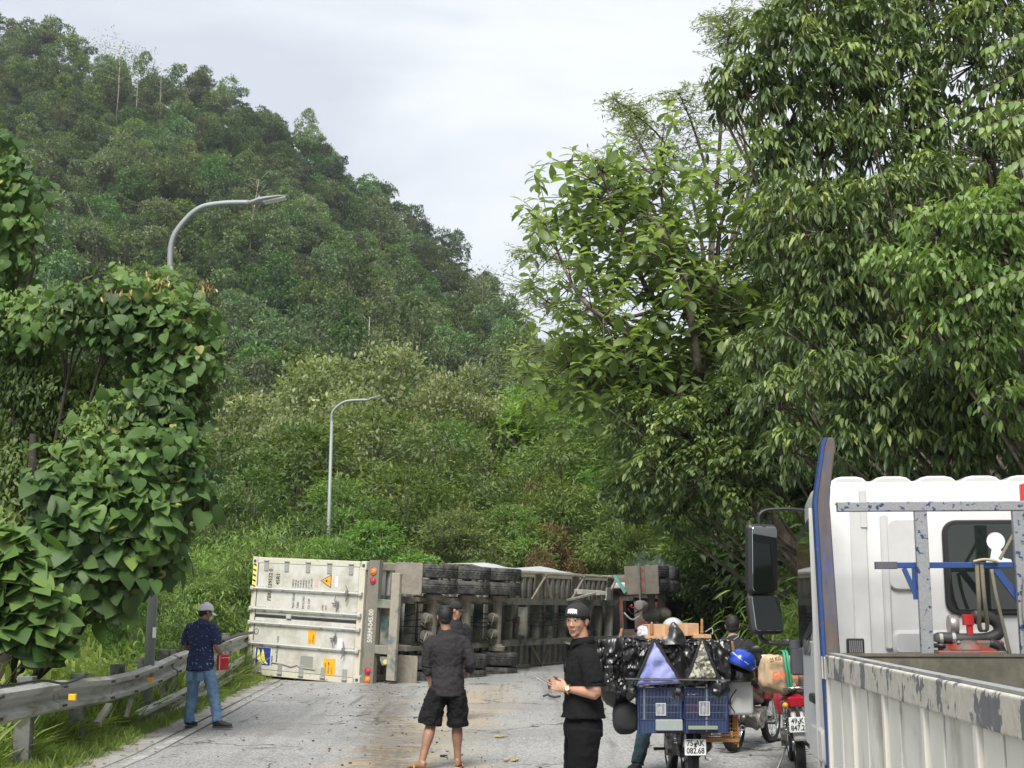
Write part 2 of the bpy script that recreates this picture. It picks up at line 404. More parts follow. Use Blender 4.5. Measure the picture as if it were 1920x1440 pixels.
def limbs(mb, base, L, r0, g, h_split=0.35, top=None):
    """trunk and a limb to each lobe"""
    zs = [l[2] for l in L]; b = Vector(base); H = max(zs)
    top = Vector(top) if top is not None else Vector((b.x + g.normal()*0.03*H, b.y + g.normal()*0.03*H, b.z + (H-b.z)*0.8))
    tr = [b + (top-b)*t + Vector((g.normal(), g.normal(), 0))*0.015*H*(t > 0) for t in (0, .2, .4, .6, .8, 1)]
    mb.tube(tr, [r0*(1.25 - 0.95*t) for t in (0, .2, .4, .6, .8, 1)], 7)
    for l in L:
        c = Vector(l[:3]); t = min(max((c.z-b.z)/(H-b.z)*0.55, .15), .8)
        s = b + (top-b)*t; m = (s+c)/2 + Vector((0, 0, -0.1*(c-s).length))
        r = r0*(1.1-0.9*t)*0.5
        mb.tube([s, m, c], [r, r*.65, r*.25], 5)
        for k in range(3):
            e = c + Vector((g.normal(), g.normal(), abs(g.normal())))*l[3]*0.5
            mb.tube([m.lerp(c, .6), e], [r*.4, r*.12], 4)
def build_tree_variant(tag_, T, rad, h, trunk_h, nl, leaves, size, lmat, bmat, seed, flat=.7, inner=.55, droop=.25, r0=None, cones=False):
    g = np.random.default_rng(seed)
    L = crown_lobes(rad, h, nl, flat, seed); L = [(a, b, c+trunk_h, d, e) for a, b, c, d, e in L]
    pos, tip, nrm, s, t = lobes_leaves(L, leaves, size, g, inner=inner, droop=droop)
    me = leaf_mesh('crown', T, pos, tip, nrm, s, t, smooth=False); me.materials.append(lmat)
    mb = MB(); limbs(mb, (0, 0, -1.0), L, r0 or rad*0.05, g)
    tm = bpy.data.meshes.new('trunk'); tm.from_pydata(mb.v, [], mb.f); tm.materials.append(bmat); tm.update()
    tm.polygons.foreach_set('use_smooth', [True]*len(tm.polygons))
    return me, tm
def plant_tree(name, var, loc, sc_, rz, label, cat='tree', group=None):
    e = empty(name, loc, rz, label, cat, group); e.scale = sc_ if isinstance(sc_, (tuple, list)) else (sc_, sc_, sc_)
    c = link_mesh('crown', var[0], None, e); t = link_mesh('trunk', var[1], None, e)
    return e
# ================================================================== land
def sstep(a, b, x):
    t = np.clip((np.asarray(x, float)-a)/(b-a), 0, 1); return t*t*(3-2*t)
def zr(y): return 0.012*np.maximum(0, np.asarray(y, float)-8)*(np.asarray(y) < 60) + 0.62*(np.asarray(y) >= 60)
def XL(y): return -4.15 - 0.05*np.clip(np.asarray(y, float)-15, 0, 25) - 0.0*np.asarray(y)          # left edge of the asphalt
def XR(y): return 5.6 + 0.05*np.clip(np.asarray(y, float)-15, 0, 60)
RIDX = np.array([-400, -300, -160, -100, -79, -58, -47, -31, -14, -2.4, 7.3, 20, 60, 150, 400.])
RIDE = np.array([.60, .58, .55, .458, .425, .400, .383, .338, .279, .238, .190, .15, .12, .16, .2])*260 - 5
def Hr(x): return np.interp(x, RIDX, RIDE)
_k = np.random.default_rng(3).uniform(0, 6.28, 12)
def wob(x, y, s=1.0):
    return (np.sin(x/17/s+_k[0])+np.sin(y/23/s+_k[1])+.6*np.sin((x+y)/9/s+_k[2])+.6*np.sin((x-y)/11/s+_k[3])+.3*np.sin(x/4.1/s+_k[4])*np.sin(y/5.3/s+_k[5]))
def gz(x, y):
    x = np.asarray(x, float); y = np.asarray(y, float)
    base = zr(np.minimum(y, 59.9))
    dl = XL(y) - x; dr = x - XR(y)
    left = 0.03*sstep(0, .3, dl) - 0.45*sstep(1.0, 3.0, dl) + 0.03*np.clip(dl-4, 0, 60) + 0.02*np.clip(y-20, 0, 60)*sstep(1.5, 8, dl)
    right = 0.05*sstep(0, .3, dr) + 0.38*np.clip(dr-.3, 0, 3.2) + 0.95*np.clip(dr-3.5, 0, 26)
    z = base - 0.03 + np.where(dl > 0, left, 0) + np.where(dr > 0, right, 0)
    z = z + (0.04*wob(x, y, .25))*((dl > 1.2) | (dr > .6))
    s = np.clip((y-68)/(260-68), 0, 1); s = s*(0.86+0.14*s)
    hill = Hr(x)*s + .7*wob(x, y)*np.clip((y-68)/30, 0, 1)
    hill = np.where(y > 260, Hr(x) - 0.25*(y-260), hill)
    return np.where(y > 60, np.maximum(z, hill*np.clip((y-60)/8, 0, 1)+z*0*y), z)
def terrain(name, xs, ys, m):
    X, Y = np.meshgrid(xs, ys); Z = gz(X, Y)
    nx, ny = len(xs), len(ys)
    vs = np.stack([X.ravel(), Y.ravel(), Z.ravel()], 1)
    i = np.arange(nx-1)[None, :] + (np.arange(ny-1)*nx)[:, None]; i = i.ravel()
    fs = np.stack([i, i+1, i+nx+1, i+nx], 1)
    me = bpy.data.meshes.new(name); me.vertices.add(len(vs)); me.vertices.foreach_set('co', vs.astype(np.float32).ravel())
    me.loops.add(fs.size); me.loops.foreach_set('vertex_index', fs.astype(np.int32).ravel())
    me.polygons.add(len(fs)); me.polygons.foreach_set('loop_start', (np.arange(len(fs))*4).astype(np.int32)); me.polygons.foreach_set('loop_total', np.full(len(fs), 4, np.int32))
    me.polygons.foreach_set('use_smooth', [True]*len(fs)); me.update(calc_edges=True)
    return tag(link_mesh(name, me, m), kind='structure')
M_soil = mat('soil', (0.075, 0.062, 0.04), 0.95, var=0.4, scale=1.2, col2=(0.05, 0.07, 0.025), amt=0.55, bump=0.6, bscale=8)
M_hillsoil = mat('forest_floor', (0.02, 0.032, 0.014), 0.95, var=0.5, scale=.3, col2=(0.035, 0.05, 0.02), amt=0.5)
xs = np.concatenate([np.arange(-60, -8, 1.0), np.arange(-8, 9, .22), np.arange(9, 60, 1.0)])
ys = np.concatenate([np.arange(-12, 45, .5), np.arange(45, 72, 1.5)])
terrain('ground', xs, ys, M_soil)
terrain('hillside', np.arange(-400, 401, 6.0), np.concatenate([np.arange(70.5, 290, 4.0), np.arange(290, 700, 40)]), M_hillsoil)
# ---------------- road sheet
def road_material():
    m = bpy.data.materials.new('asphalt'); m.use_nodes = True; nt = m.node_tree; b = nt.nodes['Principled BSDF']; L = nt.links
    tc = N(nt, 'ShaderNodeTexCoord'); P = tc.outputs['Object']
    def noise(s, d=6, r=.6, vec=P, dist=0):
        n = N(nt, 'ShaderNodeTexNoise'); n.inputs['Scale'].default_value = s; n.inputs['Detail'].default_value = d; n.inputs['Roughness'].default_value = r; n.inputs['Distortion'].default_value = dist
        L.new(vec, n.inputs['Vector']); return n.outputs[0]
    def rmp(x, a, b_, c=0., d=1.):
        n = N(nt, 'ShaderNodeMapRange'); n.inputs[1].default_value = a; n.inputs[2].default_value = b_; n.inputs[3].default_value = c; n.inputs[4].default_value = d
        L.new(x, n.inputs[0]); return n.outputs[0]
    def mixc(f, a, b_):
        n = N(nt, 'ShaderNodeMix', data_type='RGBA')
        for k, v in ((0, f), (6, a), (7, b_)):
            if isinstance(v, tuple): n.inputs[k].default_value = (*v, 1)
            elif isinstance(v, float): n.inputs[k].default_value = v
            else: L.new(v, n.inputs[k])
        return n.outputs[2]
    def mul(a, b_, op='MULTIPLY'):
        n = N(nt, 'ShaderNodeMath', operation=op)
        for k, v in ((0, a), (1, b_)):
            if isinstance(v, (int, float)): n.inputs[k].default_value = v
            else: L.new(v, n.inputs[k])
        return n.outputs[0]
    agg = N(nt, 'ShaderNodeTexVoronoi'); agg.inputs['Scale'].default_value = 55; L.new(P, agg.inputs['Vector'])
    st = N(nt, 'ShaderNodeSeparateColor'); L.new(agg.outputs['Color'], st.inputs[0])
    stone = rmp(st.outputs[0], 0, 1)
    base = mixc(rmp(noise(.5, 5), .35, .65), (0.28, 0.28, 0.275), (0.36, 0.357, 0.345))
    base = mixc(rmp(stone, .55, 1.0, 0, .65), base, (0.55, 0.545, 0.53))
    base = mixc(rmp(stone, .0, .35, .75, 0), base, (0.10, 0.10, 0.10))
    fine = noise(240, 2, .7); base = mixc(rmp(fine, .5, .72, 0, .55), base, (0.13, 0.13, 0.128))
    # worn dark wheel paths with tyre scuffs drawn along the lane
    mp = N(nt, 'ShaderNodeMapping'); mp.inputs['Scale'].default_value = (2.2, .12, 1); mp.inputs['Rotation'].default_value = (0, 0, .1); L.new(P, mp.inputs[0])
    base = mixc(rmp(noise(1.0, 8, .65, mp.outputs[0], .4), .50, .66, 0, .55), base, (0.17, 0.17, 0.168))
    # sand-coloured spill running from the trailer wheels towards the camera
    sx = N(nt, 'ShaderNodeSeparateXYZ'); L.new(P, sx.inputs[0])
    cx = mul(mul(sx.outputs[1], .045), -1.75, 'ADD')                       # centre line x = -1.75 + .045*y
    dx = mul(sx.outputs[0], cx, 'SUBTRACT'); ad = N(nt, 'ShaderNodeMath', operation='ABSOLUTE'); L.new(dx, ad.inputs[0])
    wv = mul(ad.outputs[0], mul(noise(1.1, 6, .65, P, .8), 2.8), 'SUBTRACT')
    band = mul(rmp(wv, -1.15, -.45, 1, 0), rmp(sx.outputs[1], 27.5, 24.5, 0, 1))
    base = mixc(mul(band, rmp(noise(3.2, 7, .7), .40, .58, .2, .85)), base, (0.40, 0.32, 0.21))
    # dark oily mud streak beside it, left wheels' side
    cx2 = mul(mul(sx.outputs[1], -.105), 0.25, 'ADD')
    dx2 = mul(sx.outputs[0], cx2, 'SUBTRACT'); ad2 = N(nt, 'ShaderNodeMath', operation='ABSOLUTE'); L.new(dx2, ad2.inputs[0])
    wv2 = mul(ad2.outputs[0], mul(noise(1.6, 7, .7, P, 1.2), 1.5), 'SUBTRACT')
    band2 = mul(rmp(wv2, -.62, -.25, 1, 0), rmp(sx.outputs[1], 28.5, 26.5, 0, 1))
    base = mixc(mul(band2, rmp(noise(9, 6, .75), .36, .58, .25, .9)), base, (0.13, 0.108, 0.078))
    base = mixc(mul(rmp(noise(14, 5, .7), .62, .75), rmp(noise(.8, 4), .5, .6)), base, (0.14, 0.12, 0.09))
    # chalk lines of scraped metal
    mp2 = N(nt, 'ShaderNodeMapping'); mp2.inputs['Scale'].default_value = (3.0, .5, 1); mp2.inputs['Rotation'].default_value = (0, 0, -.5); L.new(P, mp2.inputs[0])
    sc2 = rmp(noise(2.2, 3, .4, mp2.outputs[0], .2), .497, .503, 0, 1); sc3 = rmp(noise(2.2, 3, .4, mp2.outputs[0], .2), .503, .509, 1, 0)
    base = mixc(mul(mul(sc2, sc3), mul(rmp(noise(.6, 3), .5, .6), .5)), base, (0.5, 0.49, 0.47))
    # patches, hairline cracks and tyre scuffs
    vc = N(nt, 'ShaderNodeTexVoronoi', feature='DISTANCE_TO_EDGE'); vc.inputs['Scale'].default_value = .42; ds = N(nt, 'ShaderNodeVectorMath', operation='ADD'); nn_ = N(nt, 'ShaderNodeTexNoise'); nn_.inputs['Scale'].default_value = 2.5; nn_.inputs['Detail'].default_value = 6
    L.new(P, nn_.inputs['Vector']); L.new(P, ds.inputs[0]); L.new(nn_.outputs['Color'], ds.inputs[1]); L.new(ds.outputs[0], vc.inputs['Vector'])
    crk = rmp(vc.outputs['Distance'], .004, .016, 1, 0); base = mixc(mul(crk, rmp(noise(.35, 3), .48, .56)), base, (0.07, 0.068, 0.062))
    mp3 = N(nt, 'ShaderNodeMapping'); mp3.inputs['Scale'].default_value = (7, .25, 1); mp3.inputs['Rotation'].default_value = (0, 0, -.09); L.new(P, mp3.inputs[0])
    base = mixc(mul(rmp(noise(1.0, 4, .5, mp3.outputs[0], .15), .60, .66), rmp(noise(.3, 3), .45, .55, 0, .6)), base, (0.11, 0.108, 0.105))
    base = mixc(rmp(noise(.22, 2, .4), .54, .56, 0, .28), base, (0.20, 0.198, 0.19))
    L.new(base, b.inputs['Base Color']); b.inputs['Roughness'].default_value = 0.85; b.inputs['Specular IOR Level'].default_value = .3
    bp = N(nt, 'ShaderNodeBump'); bp.inputs['Strength'].default_value = .6; bp.inputs['Distance'].default_value = .012
    hsum = mul(mul(stone, .7), fine, 'ADD'); L.new(hsum, bp.inputs['Height']); L.new(bp.outputs[0], b.inputs['Normal'])
    return m
def strip(name, x0f, x1f, y0, y1, step, nx, zf, m, kind='structure', xn=0):
    ys_ = np.arange(y0, y1+step, step); vs, fs = [], []
    for j, y in enumerate(ys_):
        for i in range(nx+1):
            t = i/nx; x = float(x0f(y)*(1-t) + x1f(y)*t); vs.append((x, float(y), float(zf(x, y))))
    for j in range(len(ys_)-1):
        for i in range(nx): a = j*(nx+1)+i; fs.append((a, a+1, a+nx+2, a+nx+1))
    me = bpy.data.meshes.new(name); me.from_pydata(vs, [], fs); me.polygons.foreach_set('use_smooth', [True]*len(fs))
    return tag(link_mesh(name, me, m), kind=kind)
strip('road', lambda y: XL(y), lambda y: XR(y), -10, 59, .5, 30, lambda x, y: zr(y) + 0.006*math.sin(x*2.1+y*.7), road_material())
M_conc = mat('gutter_concrete', (0.33, 0.32, 0.29), 0.9, var=0.25, scale=1.5, col2=(0.17, 0.16, 0.13), amt=0.32, edge=.3, bump=0.4, bscale=30)
jit = np.random.default_rng(5)
strip('gutter_strip', lambda y: XL(y) - .5 + .05*math.sin(y*1.7) + .04*math.sin(y*4.1), lambda y: XL(y)+0.03, 2, 50, .25, 3, lambda x, y: zr(y) + 0.012 , M_conc)
M_line = mat('worn_line_paint', (0.42, 0.415, 0.39), 0.8, var=0.3, scale=6, col2=(0.27, 0.27, 0.26), amt=0.6, edge=.2)
strip('edge_line', lambda y: XL(y)+.12, lambda y: XL(y)+.24, 6, 27.0, .5, 1, lambda x, y: zr(y) + 0.011, M_line)
# ================================================================== trees on the hill
Q = T_quad(.62, .1); LQ = T_quad(.34, .08)
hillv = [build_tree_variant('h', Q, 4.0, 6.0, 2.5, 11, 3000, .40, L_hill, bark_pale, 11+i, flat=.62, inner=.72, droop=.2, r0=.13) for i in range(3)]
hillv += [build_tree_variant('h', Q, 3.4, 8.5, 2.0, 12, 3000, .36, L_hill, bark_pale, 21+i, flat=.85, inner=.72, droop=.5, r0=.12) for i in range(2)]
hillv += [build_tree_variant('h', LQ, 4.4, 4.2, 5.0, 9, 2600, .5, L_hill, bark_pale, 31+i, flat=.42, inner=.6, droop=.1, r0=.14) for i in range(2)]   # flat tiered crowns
oliv = [build_tree_variant('o', Q, 3.2, 6.5, 1.5, 14, 10500, .165, L_olive, bark_pale, 41+i, flat=.8, inner=.6, droop=.1, r0=.10) for i in range(2)]
midv = [build_tree_variant('m', LQ, 3.2, 5.2, 1.5, 14, 10000, .20, L_mid, bark, 51+i, flat=.55, inner=.6, droop=.25, r0=.12) for i in range(3)]
freshv = [build_tree_variant('f', LQ, 2.6, 4.6, 1.0, 12, 8500, .18, L_fresh, bark_pale, 61+i, flat=.6, inner=.6, droop=.3, r0=.08) for i in range(2)]
darkv = [build_tree_variant('d', LQ, 3.0, 6.5, .8, 14, 7000, .24, L_droop, bark, 71+i, flat=.8, inner=.55, droop=.8, r0=.12) for i in range(2)]
# candidates: jittered grid over the visible part of the hill
g = np.random.default_rng(99); cand = []
sp = 4.7
for y in np.arange(74, 268, sp):
    hw = y*960/2500 + 9
    for x in np.arange(-hw, min(hw, y*300/2500+10), sp):
        X_, Y_ = x + g.uniform(-.45, .45)*sp, y + g.uniform(-.45, .45)*sp
        cand.append((X_, Y_))
cand = sorted(cand, key=lambda c: c[1])
named, rest = cand[:280], cand[280:]
def kind_at(x, y, g):
    u = g.uniform()
    if u < .45: return int(g.integers(0, 3))
    if u < .75: return int(3+g.integers(0, 2))
    return int(5+g.integers(0, 2))
zone_w = lambda x, y: ('left' if x/y*2500 < -480 else 'middle' if x/y*2500 < -60 else 'right')
kn = ['rounded bushy', 'tall shaggy', 'flat tiered']
for x, y in named:
    k = kind_at(x, y, g); s = g.uniform(.65, 1.1); kk = 0 if k < 3 else 1 if k < 5 else 2
    row = 'foot' if y < 88 else 'lower slope' if y < 105 else 'middle slope'
    zone = zone_w(x, y)
    plant_tree('hill_tree', hillv[k], (x, y, float(gz(x, y))), (s, s, s*g.uniform(.85, 1.25)), g.uniform(0, 6.28),
               f'{kn[kk]} forest tree on the {row} at the hill\'s {zone}', 'tree', f'{kn[kk]} trees on the {row} of the hill at {zone}')
# the rest of the wood: one object of instanced trees
def gn_scatter(name, pts, scl, rot, vidx, variants, kind='stuff'):
    me = bpy.data.meshes.new(name); me.vertices.add(len(pts)); me.vertices.foreach_set('co', np.asarray(pts, np.float32).ravel())
    for nm, ty, arr in (('scl', 'FLOAT_VECTOR', scl), ('rot', 'FLOAT_VECTOR', rot)):
        a = me.attributes.new(nm, ty, 'POINT'); a.data.foreach_set('vector', np.asarray(arr, np.float32).ravel())
    a = me.attributes.new('vidx', 'INT', 'POINT'); a.data.foreach_set('value', np.asarray(vidx, np.int32))
    o = link_mesh(name, me, None)
    vc = bpy.data.collections.new(name + '_pieces')
    for i, (vme) in enumerate(variants):
        ob = bpy.data.objects.new(f'{name}_piece_{i:02d}', vme); vc.objects.link(ob)
    ng = bpy.data.node_groups.new(name, 'GeometryNodeTree')
    ng.interface.new_socket('Geometry', in_out='INPUT', socket_type='NodeSocketGeometry'); ng.interface.new_socket('Geometry', in_out='OUTPUT', socket_type='NodeSocketGeometry')
    a, b = ng.nodes.new('NodeGroupInput'), ng.nodes.new('NodeGroupOutput')
    ci = ng.nodes.new('GeometryNodeCollectionInfo'); ci.inputs[0].default_value = vc; ci.inputs['Separate Children'].default_value = True; ci.inputs['Reset Children'].default_value = True
    ip = ng.nodes.new('GeometryNodeInstanceOnPoints'); ip.inputs['Pick Instance'].default_value = True
    def att(n, t):
        q = ng.nodes.new('GeometryNodeInputNamedAttribute'); q.data_type = t; q.inputs[0].default_value = n; return q
    s_, r_, v_ = att('scl', 'FLOAT_VECTOR'), att('rot', 'FLOAT_VECTOR'), att('vidx', 'INT')
    ng.links.new(a.outputs[0], ip.inputs['Points']); ng.links.new(ci.outputs[0], ip.inputs['Instance'])
    ng.links.new(v_.outputs[0], ip.inputs['Instance Index']); ng.links.new(r_.outputs[0], ip.inputs['Rotation']); ng.links.new(s_.outputs[0], ip.inputs['Scale'])
    ng.links.new(ip.outputs[0], b.inputs[0])
    md = o.modifiers.new('scatter', 'NODES'); md.node_group = ng
    return tag(o, kind=kind)
P_ = np.array(rest); Z_ = gz(P_[:, 0], P_[:, 1])
both = []   # join crown + trunk per variant so one instance holds a whole tree
for c, t in hillv:
    mb_me = bpy.data.meshes.new('whole_tree')
    nv = len(c.vertices); cv = np.empty(nv*3, np.float32); c.vertices.foreach_get('co', cv)
    both.append(c)
vi = np.array([kind_at(x, y, g) for x, y in rest]); S = g.uniform(.62, 1.08, len(rest))
scl3 = np.stack([S, S, S*g.uniform(.85, 1.25, len(rest))], 1); rot3 = np.stack([g.normal(size=len(rest))*.05, g.normal(size=len(rest))*.05, g.uniform(0, 6.28, len(rest))], 1)
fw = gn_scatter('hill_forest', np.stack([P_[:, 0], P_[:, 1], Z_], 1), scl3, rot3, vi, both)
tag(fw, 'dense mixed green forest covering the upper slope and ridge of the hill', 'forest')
# bare pale trunks and emergent trees standing out of the wood
def emergent(px, py, Y, h, rad, label, seed, lmat=None, n=500, sz=.3):
    gg = np.random.default_rng(seed); p = at(px, py, Y); gr = float(gz(p.x, Y))
    e = empty('emergent_tree', (p.x, Y, gr), 0, label, 'tree')
    H = p.z - gr; mb = MB(); tp = Vector((gg.normal()*.4, 0, H*.93))
    mb.tube([(0, 0, -1), tuple(tp*.5 + Vector((gg.normal()*.2, 0, 0))), tuple(tp)], [.15, .10, .04], 6)
    pos = []
    for k in range(14):
        t = gg.uniform(.55, 1); s0 = tp*t; d = Vector((gg.normal(), gg.normal()*.5, .35+abs(gg.normal())*.5)).normalized()*rad*gg.uniform(.5, 1)
        mb.tube([s0, s0+d*.6+Vector((0, 0, .1)), s0+d], [.05, .035, .012], 4); pos.append(s0+d)
    mb.build('trunk', bark_pale, e, smooth='all')
    if n:
        P = np.array([list(pos[i]) for i in gg.integers(0, len(pos), n)]) + gg.normal(size=(n, 3))*rad*.22
        me = leaf_mesh('crown', LQ, P, rand_dirs(n), np.array([0, 0, 1.])+.5*rand_dirs(n), sz*gg.uniform(.6, 1.2, n), gg.uniform(.2, .7, n), False)
        link_mesh('crown', me, lmat or L_hill, e)
emergent(225, 75, 235, 20, 5, 'tall sparse tree standing above the skyline at far left', 1, n=420, sz=.5)
emergent(262, 92, 238, 18, 3.5, 'thin sparse tree on the skyline just right of the tallest skyline tree', 2, n=260, sz=.5)
emergent(475, 322, 178, 16, 2.6, 'pale straight bare trunk standing out of the wood above the near street lamp', 3, n=120, sz=.4)
emergent(187, 400, 150, 12, 2.4, 'bare forked pale tree on the lower hill at far left', 4, n=120)
emergent(700, 575, 120, 10, 1.8, 'thin leaning white trunk on the hill in the middle of the photo', 5, n=160)
emergent(905, 520, 200, 11, 4, 'rounded skyline tree near the right end of the ridge', 7, n=600, sz=.5)
emergent(310, 118, 240, 11, 4.5, 'round topped tree poking above the left skyline', 8, n=700, sz=.55)

# ================================================================== middle distance: trees placed one by one
def mid_tree(px, py_top, Y, vs, name, label, group, seed, wide=1.0, cat='tree', base_h=None):
    gg = np.random.default_rng(seed); v = vs[seed % len(vs)]
    zs = np.zeros(len(v[0].vertices)*3, np.float32); v[0].vertices.foreach_get('co', zs); top = np.percentile(zs[2::3], 99.5)
    p = at(px, py_top, Y); gr = float(gz(p.x, Y)); s = (p.z-gr)/top
    return plant_tree(name, v, (p.x, Y, gr), (s*wide, s*wide, s), gg.uniform(0, 6.28), label, cat, group)
olive_spec = [(470, 745, 58, 1.0), (590, 668, 64, .8), (735, 655, 66, .85), (830, 700, 62, .7), (650, 735, 60, .9), (930, 745, 64, .8), (530, 790, 54, .8)]
for i, (px, py, Y, w_) in enumerate(olive_spec):
    mid_tree(px, py, Y, oliv, 'olive_green_tree', ['yellowish tree at the left end of the pale group behind the container', 'pale yellow-green rounded tree rising behind the far street lamp', 'tallest pale yellow-green tree with a domed crown in the middle of the photo',
             'yellow-green tree right of the tallest pale domed tree', 'pale olive tree just behind the head of the far street lamp', 'olive tree at the right end of the pale group', 'low yellowish tree in front of the pale group, left of the far lamp pole'][i], 'pale yellow-green trees behind the container', 300+i, w_)
mid_spec = [(560, 800, 50, midv, 1.2), (700, 770, 52, midv, 1.2), (820, 790, 50, midv, 1.1), (640, 900, 44, freshv, 1.0), (760, 880, 44, midv, 1.1), (900, 850, 48, midv, 1.1), (480, 880, 44, midv, .9),
            (990, 880, 50, midv, 1.0), (700, 980, 40, freshv, 1.3), (860, 960, 42, midv, 1.3), (960, 950, 46, freshv, 1.0), (570, 970, 40, midv, 1.1)]
ml = ['broad green tree behind the container, left of the far lamp pole', 'leafy green tree right behind the upper part of the far lamp pole', 'layered green tree between the far lamp and the valley', 'light green bushy tree beside the far lamp pole at mid height',
      'dark layered tree behind the rear wheels of the trailer', 'green tree in front of the valley beyond the trailer', 'green tree behind the bamboo at left', 'green tree in the bottom of the valley', 'low fresh green tree directly behind the container top',
      'low wide dark green tree behind the trailer wheels', 'small light green tree in the valley behind the trailer', 'low green tree behind the left corner of the container']
for i, (px, py, Y, vs, w_) in enumerate(mid_spec):
    mid_tree(px, py, Y, vs, 'roadside_tree', ml[i], 'green trees behind the overturned trailer', 400+i, w_)
for i, (px, py, Y, w_) in enumerate([(300, 1085, 26, 1.0), (365, 1060, 29, 1.1), (430, 1075, 31, 1.0), (250, 1110, 24, .9), (460, 1020, 33, 1.0), (200, 1060, 28, 1.1)]):
    mid_tree(px, py, Y, freshv if i % 2 else midv, 'verge_shrub', ['leafy shrub right of the lamp post foot', 'leafy shrub above the head of the man in the white cap', 'leafy shrub close to the upper left corner of the container', 'leafy shrub just left of the lamp post foot', 'shrub behind the bamboo by the container', 'shrub half hidden under the vine-covered tree'][i], 'shrubs beyond the guardrail', 550+i, w_, 'shrub')
# low fill behind the trailer
for i, (px, py, Y, w_) in enumerate([(500, 1010, 36, 1.3), (640, 1020, 38, 1.2), (760, 1030, 40, 1.2), (880, 1035, 42, 1.3), (980, 1040, 46, 1.3), (420, 1030, 34, 1.1), (1050, 1030, 52, 1.2)]):
    mid_tree(px, py, Y, midv, 'roadside_bush', f'dense green bush behind the {["container left end", "container middle", "rear wheels of the trailer", "middle of the trailer", "landing legs of the trailer", "guardrail end", "tractor unit"][i]}', 'bushes along the road behind the trailer', 500+i, w_, 'bush')
right_spec = [(1075, 640, 70, midv, 1.1, 'bright green tree where the hill meets the right slope'), (1030, 720, 66, freshv, 1.2, 'light green tree at the mouth of the valley'), (1120, 730, 58, midv, 1.2, 'dark tree on the right slope beside the valley'),
              (1050, 820, 58, midv, 1.2, 'green tree low on the right slope near the valley'), (1130, 880, 52, freshv, 1.0, 'bright green climber-covered tree on the right slope'), (1210, 760, 54, midv, 1.3, 'dark leafy tree below the broad-leaved tree'),
              (1300, 700, 50, darkv, 1.3, 'dark tree behind the trunks of the broad-leaved tree'), (1400, 640, 46, darkv, 1.3, 'dark dense tree in the middle of the right slope'), (1230, 900, 46, midv, 1.1, 'mid green tree above the tractor unit'),
              (1330, 860, 42, midv, 1.2, 'shaded tree above the cardboard boxes'), (1430, 820, 38, midv, 1.2, 'shaded tree left of the truck mirrors'), (1160, 980, 48, midv, 1.1, 'dark bush above the front of the trailer'),
              (1260, 1000, 42, midv, 1.2, 'green bush behind the tractor wheels'), (1340, 990, 38, darkv, 1.2, 'dark bush behind the dark haired rider'), (1060, 960, 52, midv, 1.0, 'green bush in the valley over the trailer front'),
              (1500, 700, 36, darkv, 1.4, 'dark tree behind the blue upright of the truck'), (1600, 660, 34, darkv, 1.4, 'dark tree behind the left part of the cab roof'), (1720, 640, 33, darkv, 1.4, 'dark tree over the middle of the cab roof'),
              (1860, 600, 32, darkv, 1.4, 'dark tree over the right end of the cab roof'), (1480, 960, 34, freshv, .9, 'fresh green bush between the mirrors and the slope'), (1560, 480, 40, darkv, 1.5, 'tall dark tree deep in the right slope'),
              (1750, 350, 40, darkv, 1.6, 'tall dark tree high on the right slope'), (1900, 250, 38, darkv, 1.6, 'tall dark tree at the upper right edge')]
for i, (px, py, Y, vs, w_, lb) in enumerate(right_spec):
    mid_tree(px, py, Y, vs, 'slope_tree', lb, 'trees on the right slope', 600+i, w_)
for i, (px, py, Y, w_) in enumerate([(1035, 985, 47, .45), (1010, 1030, 44, .4), (1010, 900, 56, .4)]):
    dv = [(freshv[i % 2][0].copy(), freshv[i % 2][1])]; dv[0][0].materials.clear(); dv[0][0].materials.append(L_dry)
    mid_tree(px, py, Y, dv, 'withered_shrub', ['withered brown shrub over the front part of the trailer', 'small withered brown shrub just above the trailer', 'dry brownish shrub higher in the valley'][i], 'withered shrubs in the valley', 700+i, w_*1.6, 'shrub')
# ================================================================== near foliage
leaf_cache = {}
def leaf_parts(parent, T, lmat, pos, tip, nrm, size, tint, idx, key):
    """single leaves as parts sharing a few meshes"""
    tip = unit(tip); n_ = unit(nrm - (nrm*tip).sum(1, keepdims=True)*tip); side = np.cross(tip, n_)
    if key not in leaf_cache:
        L = []
        for t in np.linspace(0.05, 1, 10):
            me = leaf_mesh('leaf', T, np.zeros((1, 3)), np.array([[0, 1., 0]]), np.array([[0, 0, 1.]]), [1.0], np.array([t])); me.materials.append(lmat); L.append(me)
        leaf_cache[key] = L
    L = leaf_cache[key]; off = parent.matrix_basis.inverted()
    for i in idx:
        s = size[i]; me = L[int(np.clip(round((tint[i]-.05)/.95*9), 0, 9))]
        # template frame: x = side*(-?) ; leaf_mesh side = tip x nrm = (1,0,0) for tip y, nrm z
        M = Matrix((( side[i][0]*s, tip[i][0]*s, n_[i][0]*s, pos[i][0]), (side[i][1]*s, tip[i][1]*s, n_[i][1]*s, pos[i][1]), (side[i][2]*s, tip[i][2]*s, n_[i][2]*s, pos[i][2]), (0, 0, 0, 1)))
        o = bpy.data.objects.new('leaf', me); COL.objects.link(o); o.parent = parent; o.matrix_basis = M
